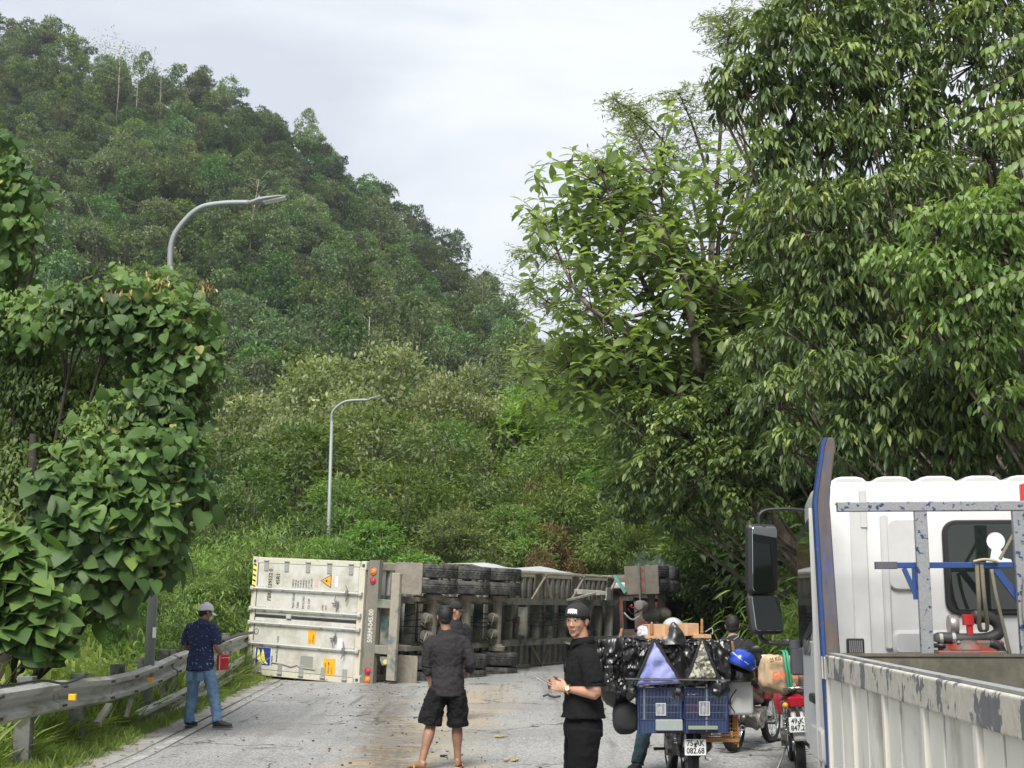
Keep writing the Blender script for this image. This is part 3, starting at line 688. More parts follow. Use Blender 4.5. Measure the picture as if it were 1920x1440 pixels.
def foliage(parent, T, lmat, pos, tip, nrm, size, tint, key, nparts=300, front=None, name='foliage'):
    pos = np.asarray(pos, float); size = np.broadcast_to(np.asarray(size, float), (len(pos),)).copy(); tint = np.clip(tint, 0, 1)
    nrm = np.asarray(nrm, float); tip = np.asarray(tip, float)
    if nparts:
        score = size/np.maximum(.2, 1) * (1 if front is None else np.clip(front, 0.0, 1)) * (1+.2*rng.uniform(size=len(pos)))
        base = np.array(parent.location)
        vis = np.abs((pos[:, 0]+base[0])/(pos[:, 1]+base[1])) < .384
        score = score*vis
        idx = np.argsort(-score)[:nparts]
    else: idx = np.array([], int)
    keep = np.ones(len(pos), bool); keep[idx] = False
    o = None
    if keep.any(): me = leaf_mesh(name, T, pos[keep], tip[keep], nrm[keep], size[keep], tint[keep]); me.materials.append(lmat); o = tag(link_mesh(name, me, None, parent), kind='stuff')
    leaf_parts(parent, T, lmat, pos, tip, nrm, size, tint, idx, key)
    return o
TH, TO, TL, TLs = T_heart(), T_obov(.46, .35), T_lance(.26, .3), T_lance(.36, .25)
def loc_lobes(base, spec):
    """spec (px, py, Y, r_px) -> local ellipsoids"""
    L = []
    for px, py, Y, r in spec:
        p = at(px, py, Y) - Vector(base); rr = wpx(r, Y); L.append((p.x, p.y, p.z, rr, rr*.85))
    return L
def curtain(L, n, size, g, spread=.25, back=.25):
    A = np.array([r*r for *_, r, rz in L]); idx = g.choice(len(L), n, p=A/A.sum()); Lr = np.array(L)[idx]
    d = unit(g.normal(size=(n, 3)) + np.array([0, -.55, .25]))
    tiers = np.round((d[:, 2]*Lr[:, 4])/.16)*.16 + g.normal(size=n)*.035       # leaves hang in loose tiers
    rr = 1 + .13*g.normal(size=n) - back*(g.uniform(size=n)**2.2) + .16*np.sin(d[:, 0]*7+Lr[:, 0]*9)*np.sin(d[:, 2]*6+Lr[:, 2]*8)
    pos = Lr[:, :3] + np.stack([d[:, 0]*Lr[:, 3]*rr, d[:, 1]*Lr[:, 3]*rr, tiers*rr], 1)
    tip = unit(np.array([0, -.15, -1.0]) + .45*d + spread*1.4*g.normal(size=(n, 3)))
    nrm = unit(d*.8 + np.array([0, -.35, .75]) + .32*g.normal(size=(n, 3)))
    s = size*np.exp(g.normal(size=n)*.36); s = np.clip(s, size*.35, size*1.6)*np.where(pos[:, 2] > 3.4, .72, 1.05)
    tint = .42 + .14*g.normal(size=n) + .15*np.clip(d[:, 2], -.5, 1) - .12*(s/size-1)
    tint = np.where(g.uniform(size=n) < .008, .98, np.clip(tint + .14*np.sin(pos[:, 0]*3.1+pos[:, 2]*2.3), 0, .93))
    return pos, tip, nrm, s, tint, np.clip(.3-d[:, 1], 0, 1)
def inner_fill(L, n, size, g, sh=.75):
    A = np.array([r*r for *_, r, rz in L]); idx = g.choice(len(L), n, p=A/A.sum()); Lr = np.array(L)[idx]
    d = unit(g.normal(size=(n, 3))); rr = sh*g.uniform(.3, 1, n)**.5
    pos = Lr[:, :3] + d*(Lr[:, 3:4]*rr[:, None]) + np.array([0, .25, 0])
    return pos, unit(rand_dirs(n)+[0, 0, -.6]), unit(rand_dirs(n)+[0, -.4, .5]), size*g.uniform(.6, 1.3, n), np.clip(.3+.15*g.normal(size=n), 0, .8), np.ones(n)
g = np.random.default_rng(17)
# ---- vine-smothered tree at the left
vb = Vector((-6.6, 17.6, float(gz(-6.6, 17.6))))
V = empty('vine_covered_tree', vb, 0, 'tree smothered in broad heart-shaped vine leaves beside the left guardrail, leaning over it', 'tree')
spec = [(225, 560, 16.6, 62), (300, 575, 16.8, 75), (345, 610, 16.6, 70), (370, 680, 16.6, 50), (150, 590, 16.8, 70), (80, 610, 17.2, 70), (30, 620, 17.6, 80), (240, 620, 16.8, 80),
        (330, 690, 16.8, 75), (365, 760, 16.9, 42), (300, 770, 16.6, 75), (230, 790, 16.4, 70), (180, 830, 16.2, 60), (320, 850, 16.4, 75), (250, 880, 16.0, 85), (150, 890, 16.0, 75), (100, 920, 16.0, 55),
        (340, 930, 16.4, 60), (280, 970, 16.0, 80), (190, 980, 15.9, 85), (120, 990, 16.0, 65), (230, 1050, 16.0, 75), (150, 1070, 16.0, 70), (300, 1050, 16.3, 48), (110, 1130, 15.8, 55), (190, 1120, 16.0, 50), (45, 1080, 15.6, 40),
        (20, 760, 17.9, 90), (90, 740, 18.2, 80), (40, 880, 18.0, 90), (10, 960, 17.6, 60), (60, 680, 17.8, 70)]
L = loc_lobes(vb, spec); big = L[:27]; small = L[27:] + L[4:7]
p = curtain(big, 5000, .165, g, .55, .5)
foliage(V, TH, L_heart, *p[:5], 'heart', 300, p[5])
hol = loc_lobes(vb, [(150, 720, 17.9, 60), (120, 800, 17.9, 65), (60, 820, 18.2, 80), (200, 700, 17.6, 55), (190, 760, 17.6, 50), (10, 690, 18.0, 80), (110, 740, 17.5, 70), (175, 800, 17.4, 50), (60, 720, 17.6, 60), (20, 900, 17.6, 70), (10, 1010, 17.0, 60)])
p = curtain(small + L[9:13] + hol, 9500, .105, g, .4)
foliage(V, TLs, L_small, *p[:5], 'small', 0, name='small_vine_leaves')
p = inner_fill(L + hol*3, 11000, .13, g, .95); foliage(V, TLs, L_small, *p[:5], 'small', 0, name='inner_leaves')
fl = np.array([[at(px, py, 16.2)[k]-vb[k] for k in range(3)] for px, py in ((300, 535), (292, 540), (385, 545), (398, 548), (225, 562), (205, 556), (240, 560))])
npf = 60; ii = g.integers(0, len(fl), npf); P = fl[ii] + g.normal(size=(npf, 3))*[.09, .08, .04]
M_flower = leafmat('vine_flower', [(0, (.4, .25, .08)), (1, (.55, .33, .2))], .2)
me = leaf_mesh('flower_spikes', TL, P, np.array([0, 0, 1.])+.5*rand_dirs(npf), rand_dirs(npf), .09, g.uniform(0, 1, npf)); me.materials.append(M_flower); tag(link_mesh('flower_spikes', me, None, V), kind='stuff')
mb = MB(); limbs(mb, (0, 0, -1), [l for l in L[:27:2]], .14, g, top=(.3, -.3, 4.2))
for px, py in ((104, 830), (200, 700)):
    a = at(px, py, 17.3)-vb; mb.tube([a, a+Vector((.03, 0, -1.2)), a+Vector((-.02, .05, -2.0))], [.025, .02, .02], 5)
q0 = at(0, 1205, 16.0)-vb; q1 = at(45, 1170, 16.0)-vb; q2 = at(90, 1100, 16.0)-vb
mb.tube([q0+Vector((-1, .2, -.8)), q0, q1, q2], [.1, .09, .07, .04], 7)
mb.build('trunk', mat('dark_stem', (.035, .028, .02), .9, var=.3, scale=6), V, smooth='all')
# ---- second vine mass, upper left, and the low broad leaves at the bottom left
vb2 = Vector((-8.2, 20.5, float(gz(-8.2, 20.5))))
V2 = empty('vine_covered_tree', vb2, 0, 'taller vine-covered tree at the left edge whose leafy shoulder hangs above the other', 'tree')
L2 = loc_lobes(vb2, [(0, 290, 18, 50), (25, 330, 18, 55), (60, 365, 18, 42), (15, 400, 18, 60), (-30, 450, 18.5, 90), (45, 430, 18, 42), (60, 480, 18, 26), (20, 480, 18.2, 50), (-40, 350, 19, 90), (0, 540, 19, 70), (-40, 620, 19.5, 110), (-60, 250, 19, 70)])
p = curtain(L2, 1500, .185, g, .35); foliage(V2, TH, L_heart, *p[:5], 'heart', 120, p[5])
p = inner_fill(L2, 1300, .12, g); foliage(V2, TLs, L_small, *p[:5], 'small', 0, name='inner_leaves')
mb = MB(); limbs(mb, (0, 0, -1), L2[::2], .12, g); mb.build('trunk', bark, V2, smooth='all')
vb3 = Vector((-6.0, 14.0, float(gz(-6.0, 14.0))))
V3 = empty('broad_leaved_shrub', vb3, 0, 'low spray of large heart-shaped leaves at the bottom left edge of the photo', 'shrub')
L3 = loc_lobes(vb3, [(10, 1040, 14.4, 55), (50, 1060, 14.4, 42), (20, 1110, 14.3, 50), (70, 1120, 14.3, 45), (30, 1180, 14.3, 45), (85, 1190, 14.3, 36), (-30, 1100, 14.6, 70), (110, 1215, 14.4, 22)])
p = curtain(L3, 620, .185, g, .5); p[1][:] = unit(p[1]+[.5, -.4, .5]); foliage(V3, TH, L_heart, *p[:5], 'heart', 150, p[5])
mb = MB(); limbs(mb, (0, 0, -.6), L3, .05, g); mb.build('stems', bark, V3, smooth='all')

# ---- big broad-leaved tree reaching over the road from the right (rosettes of large leaves)
bb = Vector((4.6, 28.5, float(gz(4.6, 28.5)))); BT = empty('broad_leaved_tree', (7.2, 29, float(gz(7.2, 29))), 0, 'broad-leaved tree with rosettes of large bright leaves reaching left against the sky', 'tree')
bb = BT.location.copy()
mb = MB()
trunk = [Vector((0, 0, -1)), Vector((-.3, -.1, 1.0)), at(1318, 800, 28.5)-bb, at(1300, 660, 28)-bb]
mb.tube(smooth_path(trunk, 4), [.2]*4+[.18]*4+[.14]*4+[.12], 8)
ends = []
main = [[(1300, 760), (1240, 600), (1180, 470), (1120, 300)], [(1300, 760), (1200, 640), (1090, 560), (1030, 430)], [(1310, 720), (1290, 560), (1250, 420), (1230, 300)], [(1310, 760), (1180, 690), (1110, 650), (1060, 690)],
        [(1310, 720), (1340, 560), (1350, 430), (1380, 330)], [(1310, 700), (1390, 600), (1430, 500), (1450, 400)], [(1300, 760), (1220, 730), (1160, 720), (1080, 740)], [(1310, 780), (1380, 720), (1440, 700), (1500, 680)], [(1310, 700), (1270, 480), (1180, 380), (1110, 380)]]
for m_ in main:
    pts = [at(a, b, 27.5+g.normal()*.6)-bb for a, b in m_]; sp_ = smooth_path(pts, 5)
    mb.tube(sp_, [.085*(1-i/len(sp_))+.012 for i in range(len(sp_))], 5)
    for k in range(3, len(sp_)):
        for r_ in range(6):
            d = Vector((g.normal(), g.normal()*.9, g.normal()*.75+.05)).normalized()*g.uniform(.35, 1.5)
            if k == len(sp_)-1 and r_ == 0: d = Vector((0, 0, 0.01))
            e_ = sp_[k]+d; mb.tube([sp_[k], sp_[k]+d*.5+Vector((0, 0, .05)), e_], [.016, .012, .008], 4); ends.append(e_)
mb.build('trunk', bark, BT, smooth='all')
P, Tp, Nr, S, Ti = [], [], [], [], []
for e_ in ends:
    ax = unit(np.array([g.normal()*.4, g.normal()*.4-.1, 1.0])); k = int(g.integers(6, 11)); big_ = g.uniform(.8, 1.15); ph = g.uniform(0, 6.28)
    for j in range(k):
        a = ph + j*2.4; el = .75 - 1.45*j/k + g.normal()*.15
        dr = np.array([math.cos(a)*math.cos(el), math.sin(a)*math.cos(el), math.sin(el)])
        P.append(np.array(e_) - np.array([0, 0, .03*j])); Tp.append(dr); Nr.append(ax + .8*dr*(-.2) + .2*g.normal(size=3)); S.append(.315*big_*(.75+.5*j/k)*g.uniform(.85, 1.12)); Ti.append(.95-.6*j/k+.15*g.normal())
P, Tp, Nr, S, Ti = map(np.array, (P, Tp, Nr, S, Ti))
foliage(BT, TO, L_big, P, Tp, Nr, S, Ti, 'big', 300, np.clip(1.2-(P[:, 1]+bb.y-26)/4, .1, 1))
# ---- feathery acacia behind it
FA = empty('feathery_tree', (8.0, 36, float(gz(8.0, 36))), 0, 'feathery fine-leaved tree showing lacy sprays against the sky behind the broad-leaved tree', 'tree'); fb = FA.location
mb = MB(); P, Tp, Nr, S, Ti = [], [], [], [], []
mb.tube([(0, 0, -1), (-.5, 0, 3), at(1330, 560, 36)-fb], [.22, .16, .1], 7)
for m_ in [[(1330, 560), (1180, 560), (1080, 500), (985, 470)], [(1300, 560), (1150, 600), (1050, 580), (985, 530)], [(1330, 560), (1180, 480), (1080, 420), (1000, 420)], [(1330, 560), (1300, 380), (1240, 260), (1150, 185)], [(1330, 560), (1330, 360), (1300, 240), (1270, 170)], [(1330, 560), (1230, 330), (1190, 250), (1180, 200)],
           [(1330, 560), (1400, 380), (1390, 240), (1340, 160)], [(1330, 620), (1200, 660), (1080, 650), (990, 665)], [(1330, 620), (1200, 690), (1060, 700), (975, 700)], [(1330, 560), (1230, 450), (1150, 360), (1130, 300)], [(1330, 560), (1360, 120), (1370, 60), (1350, 30)], [(1360, 500), (1440, 160), (1450, 60), (1440, 20)]]:
    sp_ = smooth_path([at(a, b, 36+g.normal()*.8)-fb for a, b in m_], 7)
    mb.tube(sp_, [.07*(1-i/len(sp_))+.01 for i in range(len(sp_))], 4)
    for k in range(7, len(sp_)):
        for r_ in range(7):
            d = Vector((g.normal(), g.normal(), g.normal()*.35)).normalized()*g.uniform(.3, 1.0); e_ = sp_[k]+d
            mb.tube([sp_[k], e_], [.01, .006], 3)
            dn = np.array(d.normalized())
            for q in range(16):
                t = g.uniform(.35, 1.15); sd_ = g.normal(size=3); P.append(np.array(sp_[k])+np.array(d)*t + g.normal(size=3)*[.06, .06, .03]); Tp.append(unit(dn*.3+sd_*[1, 1, .35])); Nr.append([g.normal()*.25, g.normal()*.25, 1]); S.append(g.uniform(.1, .19)); Ti.append(g.uniform(.2, .9))
mb.build('trunk', bark, FA, smooth='all')
me = leaf_mesh('foliage', T_quad(.22, .05), *map(np.array, (P, Tp, Nr, S, Ti))); me.materials.append(L_mid); tag(link_mesh('foliage', me, None, FA), kind='stuff')
# ---- trees with drooping narrow leaves, right
def droop_tree(base, lobes, ncl, leaf, label, seed, lmat=L_droop, T=TL, key='droop', nparts=300, trunk_r=.17, per=(7, 12), hang=.72, name='drooping_leaf_tree'):
    gg = np.random.default_rng(seed); b = Vector((base[0], base[1], float(gz(*base)))); E = empty(name, b, 0, label, 'tree')
    L = loc_lobes(b, lobes); A = np.array([l[3]**2 for l in L]); idx = gg.choice(len(L), ncl, p=A/A.sum()); Lr = np.array(L)[idx]
    d = unit(gg.normal(size=(ncl, 3)) + [0, -.45, .25]); rr = gg.uniform(.5, 1.08, ncl)**.7
    C = Lr[:, :3] + d*Lr[:, 3:4]*rr[:, None]
    k = gg.integers(per[0], per[1], ncl); ci = np.repeat(np.arange(ncl), k); n = len(ci)
    a = gg.uniform(0, 6.28, n); fl_ = gg.uniform(.25, .95, n)
    tip = unit(np.stack([np.cos(a)*fl_, np.sin(a)*fl_, -hang*gg.uniform(.35, 1.1, n)], 1) + .25*d[ci])
    nrm = unit(np.stack([np.cos(a), np.sin(a), .8+0*a], 1)+.25*gg.normal(size=(n, 3)))
    s = leaf*gg.uniform(.65, 1.25, n); pos = C[ci] + gg.normal(size=(n, 3))*[.05, .05, .04] + [0, 0, .05]
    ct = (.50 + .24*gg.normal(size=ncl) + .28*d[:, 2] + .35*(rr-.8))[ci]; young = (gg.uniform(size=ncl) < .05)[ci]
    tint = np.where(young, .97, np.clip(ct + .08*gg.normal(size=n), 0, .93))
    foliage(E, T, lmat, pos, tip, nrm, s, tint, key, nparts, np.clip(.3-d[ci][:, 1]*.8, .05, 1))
    mb = MB(); limbs(mb, (0, 0, -1), L, trunk_r, gg)
    for q in range(0, ncl, 4): 
        c = Vector(C[q]); l = Vector(Lr[q][:3]); mb.tube([l, c], [.018, .007], 3)
    mb.build('trunk', bark, E, smooth='all'); return E
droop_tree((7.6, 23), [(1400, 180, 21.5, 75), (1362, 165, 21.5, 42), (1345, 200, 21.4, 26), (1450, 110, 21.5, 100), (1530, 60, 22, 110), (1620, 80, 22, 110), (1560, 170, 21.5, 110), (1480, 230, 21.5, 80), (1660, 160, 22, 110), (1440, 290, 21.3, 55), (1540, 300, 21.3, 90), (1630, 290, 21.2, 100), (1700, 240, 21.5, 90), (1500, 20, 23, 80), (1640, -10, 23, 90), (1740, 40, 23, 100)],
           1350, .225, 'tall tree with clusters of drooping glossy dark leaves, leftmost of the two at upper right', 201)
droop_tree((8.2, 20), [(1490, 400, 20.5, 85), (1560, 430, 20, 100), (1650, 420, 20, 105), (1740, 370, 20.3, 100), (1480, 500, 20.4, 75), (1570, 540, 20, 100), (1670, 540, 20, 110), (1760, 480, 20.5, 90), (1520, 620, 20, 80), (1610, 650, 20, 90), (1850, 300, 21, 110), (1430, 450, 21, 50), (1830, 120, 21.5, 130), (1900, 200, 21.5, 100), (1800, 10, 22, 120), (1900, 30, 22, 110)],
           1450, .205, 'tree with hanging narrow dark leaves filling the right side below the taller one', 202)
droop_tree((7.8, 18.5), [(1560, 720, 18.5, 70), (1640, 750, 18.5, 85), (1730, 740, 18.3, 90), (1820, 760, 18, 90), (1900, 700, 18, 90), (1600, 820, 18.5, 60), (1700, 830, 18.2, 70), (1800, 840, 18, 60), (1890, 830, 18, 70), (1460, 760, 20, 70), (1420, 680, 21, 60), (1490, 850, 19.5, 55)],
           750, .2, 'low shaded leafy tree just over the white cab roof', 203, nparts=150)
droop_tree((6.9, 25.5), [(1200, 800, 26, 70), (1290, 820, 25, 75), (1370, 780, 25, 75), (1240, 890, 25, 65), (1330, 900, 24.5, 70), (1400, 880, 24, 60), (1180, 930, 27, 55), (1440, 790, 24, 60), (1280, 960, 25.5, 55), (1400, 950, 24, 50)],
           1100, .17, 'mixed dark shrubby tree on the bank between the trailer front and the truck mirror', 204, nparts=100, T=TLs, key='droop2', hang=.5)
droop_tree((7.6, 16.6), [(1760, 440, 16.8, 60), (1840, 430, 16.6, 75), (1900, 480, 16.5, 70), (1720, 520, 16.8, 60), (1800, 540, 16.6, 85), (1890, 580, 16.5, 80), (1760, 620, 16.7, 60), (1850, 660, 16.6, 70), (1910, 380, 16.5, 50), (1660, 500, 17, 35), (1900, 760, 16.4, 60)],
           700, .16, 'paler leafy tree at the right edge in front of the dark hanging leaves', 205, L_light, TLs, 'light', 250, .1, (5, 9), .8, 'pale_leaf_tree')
# arching branches with two rows of leaves
AB = empty('overhanging_branch', (8.5, 14.5, float(gz(8.5, 14.5))), 0, 'slender arching branches with two rows of pale oval leaves entering at the upper right edge', 'branch'); ab = AB.location
mb = MB(); P, Tp, Nr, S, Ti = [], [], [], [], []
for m_ in [[(2050, 60), (1920, 130), (1820, 185), (1720, 255)], [(2050, 120), (1940, 180), (1880, 195), (1800, 225)], [(2050, 170), (1960, 200), (1900, 220), (1840, 240)], [(2060, 210), (1990, 260), (1930, 290), (1885, 315)], [(2050, 330), (1960, 380), (1900, 400), (1830, 400)], [(2060, 480), (1950, 500), (1880, 520), (1800, 560)], [(2050, 20), (1960, 40), (1900, 70), (1850, 90)]]:
    Y = 14.3+g.normal()*.25; sp_ = smooth_path([at(a, b, Y)-ab for a, b in m_], 4)
    mb.tube(sp_, [.014*(1-i/len(sp_))+.004 for i in range(len(sp_))], 4)
    for k in range(2, len(sp_)):
        t = np.array((sp_[min(k+1, len(sp_)-1)]-sp_[k-1]).normalized())
        for sgn in (1, -1):
            side = np.array([0, sgn*.9, 0]) + [0, 0, -.75]; P.append(np.array(sp_[k])+t*.02*sgn); Tp.append(unit(.55*t+side+.12*g.normal(size=3))); Nr.append([.1, sgn*.5-.3, .8]); S.append(g.uniform(.13, .19)*(1-.35*(k/len(sp_))**3)); Ti.append(.5+.4*(k/len(sp_))**2+.12*g.normal())
mb.tube([(2.6, .3, -1), (2.2, 0, 3), at(2060, 250, 14.4)-ab], [.1, .07, .04], 6)
mb.build('branches', bark, AB, smooth='all')
foliage(AB, T_lance(.46, .3, .04), L_light, *map(np.array, (P, Tp, Nr, S, Ti)), 'oval', 200, np.ones(len(P)))

# ---- bamboo
def bamboo(base, h, ncul, spread, nleaf, leaf, label, seed, name='bamboo_clump', lean=(0, 0), group=None):
    gg = np.random.default_rng(seed); b = Vector((base[0], base[1], float(gz(*base)))); E = empty(name, b, 0, label, 'bamboo', group)
    mb = MB(); P, Tp, Nr, S, Ti = [], [], [], [], []
    for c in range(ncul):
        a = gg.uniform(0, 6.28); r0 = gg.uniform(0, .5); H = h*gg.uniform(.65, 1.05); ex = spread*gg.uniform(.4, 1.1)
        dx, dy = math.cos(a)*ex+lean[0], math.sin(a)*ex+lean[1]
        pts = [Vector((math.cos(a)*r0+dx*t**2.2, math.sin(a)*r0+dy*t**2.2, H*(t-.28*t**3)*1.15-.2)) for t in np.linspace(0, 1, 9)]
        mb.tube(pts, [.03*(1-.85*t)+.004 for t in np.linspace(0, 1, 9)], 5)
        for q in range(nleaf//ncul):
            t = gg.uniform(.2, 1)**.7; i = min(int(t*8), 7); p0 = pts[i].lerp(pts[i+1], t*8-i)
            o_ = gg.normal(size=3)*[.32, .32, .16]; P.append(np.array(p0)+o_); dd = unit(np.array([dx*.3, dy*.3, -.55])+.9*gg.normal(size=3)*[1, 1, .45]+o_); Tp.append(dd); Nr.append([gg.normal()*.4, gg.normal()*.4, 1]); S.append(leaf*gg.uniform(.6, 1.2)); Ti.append(np.clip(.45+.2*gg.normal()+.25*(t-.6), 0, 1))
    mb.build('culms', stem_green, E, smooth='all')
    me = leaf_mesh('foliage', T_lance(.14, .35, .02), *map(np.array, (P, Tp, Nr, S, Ti))); me.materials.append(L_bamboo); tag(link_mesh('foliage', me, None, E), kind='stuff'); return E
for i, (x, y, h, n) in enumerate([(-7.6, 31, 4.0, 7500), (-6.3, 33, 4.2, 7500), (-9.2, 33, 3.6, 6000), (-5.2, 35, 3.4, 5000), (-6.9, 28.5, 2.6, 4000)]):
    bamboo((x, y), h, 16, 1.7, n, .17, ['drooping bright bamboo clump left of the container', 'bamboo clump directly above the left end of the container', 'bamboo clump partly behind the vine-covered tree', 'small bamboo clump behind the container top', 'low bamboo clump over the end of the guardrail'][i], 800+i, group='bamboo behind the guardrail')
for i, (x, y, h, n) in enumerate([(6.7, 20.5, 3.0, 900), (6.5, 18.5, 2.2, 600), (6.0, 24.5, 2.6, 900)]):
    bamboo((x, y), h, 9, 1.2, n, .3, ['bamboo with long pale blades seen between the truck mirror and the cab', 'short bamboo close behind the cab at left', 'bamboo on the bank left of the truck mirror'][i], 820+i, lean=(-.5, -.2), group='bamboo on the right bank')
# ---- grass and weeds
def tuft(n, h, spread, wd, lmat, seed, lean=.5, droop=.5):
    gg = np.random.default_rng(seed); a = gg.uniform(0, 6.28, n); r = spread*gg.uniform(0, 1, n)**.5
    pos = np.stack([np.cos(a)*r, np.sin(a)*r, 0*a-.02], 1); tip = unit(np.stack([gg.normal(size=n)*lean, gg.normal(size=n)*lean, 1+0*a], 1))
    nrm = np.stack([-np.cos(a)+.3*gg.normal(size=n), -np.sin(a), .3+0*a], 1); nrm = unit(gg.normal(size=(n, 3))*[1, 1, .1])
    me = leaf_mesh('tuft', T_lance(wd, droop, .02), pos, tip, nrm, h*gg.uniform(.45, 1.15, n), np.clip(.45+.2*gg.normal(size=n), 0, 1)); me.materials.append(lmat); return me
def weed(n, h, rad, lf, lmat, seed, T=TLs):
    gg = np.random.default_rng(seed); d = unit(gg.normal(size=(n, 3))+[0, 0, .4]); pos = np.stack([d[:, 0]*rad, d[:, 1]*rad, h*(.15+.8*gg.uniform(0, 1, n))], 1)*gg.uniform(.5, 1.05, (n, 1))
    me = leaf_mesh('weed', T, pos, unit(d+.7*gg.normal(size=(n, 3))), unit(np.array([0, 0, 1.])+.5*gg.normal(size=(n, 3))), lf*gg.uniform(.6, 1.3, n), np.clip(.45+.22*gg.normal(size=n)+.2*(pos[:, 2]/h-.5), 0, 1)); me.materials.append(lmat); return me
def scatter(name, label, n, fx, fy, variants, s0, s1, cond, seed):
    gg = np.random.default_rng(seed); x = fx(gg, n); y = fy(gg, n); m = cond(x, y); x, y = x[m], y[m]; k = len(x)
    s = gg.uniform(s0, s1, k)
    tag(gn_scatter(name, np.stack([x, y, gz(x, y)], 1), np.stack([s, s, s*gg.uniform(.8, 1.2, k)], 1), np.stack([.12*gg.normal(size=k), .12*gg.normal(size=k), gg.uniform(0, 6.28, k)], 1), gg.integers(0, len(variants), k), variants), label)
short = [tuft(70, .13, .16, .07, L_grass, 900+i, .7) for i in range(4)]
tall = [tuft(46, .55, .16, .045, L_grass, 910+i, .38, .75) for i in range(4)]
wd = [weed(150, .75, .42, .15, L_weed, 920+i) for i in range(3)] + [weed(190, .7, .45, .11, L_weed, 930+i) for i in range(2)] + [tuft(60, .7, .25, .035, L_weed, 935, .35, .8)] + [weed(170, .8, .4, .17, L_weed, 940+i, T_lance(.2, .4)) for i in range(2)]
wdg = [weed(150, .75, .42, .13, L_fresh, 950+i) for i in range(2)] + [tuft(70, .8, .25, .035, L_grass, 955+i, .4, .8) for i in range(2)]
scatter('verge_grass', 'short grass verge between the gutter and the left guardrail', 9000, lambda g, n: g.uniform(-6.5, -4.3, n), lambda g, n: 9+24*g.uniform(0, 1, n)**1.3, short, .6, 1.5, lambda x, y: (x < XL(y)-.42-.12*np.sin(y*3)*0-.08*np.sin(y*9.3)) & (x > XL(y)-2.0), 1001)
scatter('tall_grass', 'tall arching grass along the foot of the left guardrail', 700, lambda g, n: g.uniform(-6.5, -4.6, n), lambda g, n: 9+22*g.uniform(0, 1, n)**1.2, tall, .6, 1.3, lambda x, y: (x < XL(y)-.75) & (x > XL(y)-1.8), 1002)
scatter('weeds', 'bright yellow-green weeds covering the slope beyond the left guardrail', 5200, lambda g, n: g.uniform(-22, -5, n), lambda g, n: 10+28*g.uniform(0, 1, n), wd, .7, 1.5, lambda x, y: (x < XL(y)-1.5) & ((y < 24.5) | (x < -7.4)), 1003)
scatter('undergrowth', 'green undergrowth beneath the trees past the guardrail and the trailer', 5200, lambda g, n: g.uniform(-40, 24, n), lambda g, n: 29+41*g.uniform(0, 1, n), wdg[:2]+[wd[0], wd[6]], 1.3, 2.8, lambda x, y: ((x < XL(y)-1.5) | (x > XR(y)+.3) | (y > 58)), 1004)
scatter('bank_grass', 'grass and ferns covering the bank on the right of the road', 5200, lambda g, n: 5+10*g.uniform(0, 1, n)**1.3, lambda g, n: 12+34*g.uniform(0, 1, n), wdg+short+tall[:2], .8, 1.7, lambda x, y: (x > XR(y)+.15), 1005)
# ================================================================== text, small helpers
def text(name, s, size, m, parent, M, extrude=0.0008, align='LEFT', sx=1.0, spacing=1.0, bold=0.0):
    cu = bpy.data.curves.new('t', 'FONT'); cu.body = s; cu.size = size; cu.extrude = extrude; cu.align_x = align; cu.align_y = 'CENTER'; cu.resolution_u = 3
    cu.space_character = spacing; cu.offset = bold
    ob = bpy.data.objects.new('t', cu); COL.objects.link(ob); dg = bpy.context.evaluated_depsgraph_get(); dg.update()
    me = bpy.data.meshes.new_from_object(ob.evaluated_get(dg)); bpy.data.objects.remove(ob)
    me.materials.clear(); me.name = name
    o = link_mesh(name, me, m, parent); o.matrix_basis = M @ Matrix.Diagonal((sx, 1, 1, 1)); return o
def frame(origin, xdir, ydir):
    x = Vector(xdir).normalized(); y = Vector(ydir); y = (y - y.dot(x)*x).normalized(); z = x.cross(y)
    M = Matrix((x, y, z)).transposed().to_4x4(); M.translation = Vector(origin); return M
steel = mat('galvanised_steel', (0.36, 0.36, 0.345), 0.5, 0.55, var=.2, scale=1.3, col2=(0.22, 0.225, 0.17), amt=.4, edge=.5)
rail_m = mat('weathered_rail', (0.43, 0.43, 0.41), 0.55, 0.35, var=.22, scale=2.2, col2=(0.20, 0.21, 0.14), amt=.30, edge=.35, stretch=(.5, .5, 2.5))
postm = mat('guardrail_post', (0.17, 0.175, 0.165), 0.8, .2, var=.3, scale=3, col2=(0.08, 0.09, 0.06), amt=.4)
black = mat('black_plastic', (0.02, 0.02, 0.022), 0.45)
rubber = mat('rubber', (0.018, 0.018, 0.019), 0.75, var=.3, scale=12)
chrome = mat('chrome', (0.7, 0.7, 0.7), 0.18, 1.0)
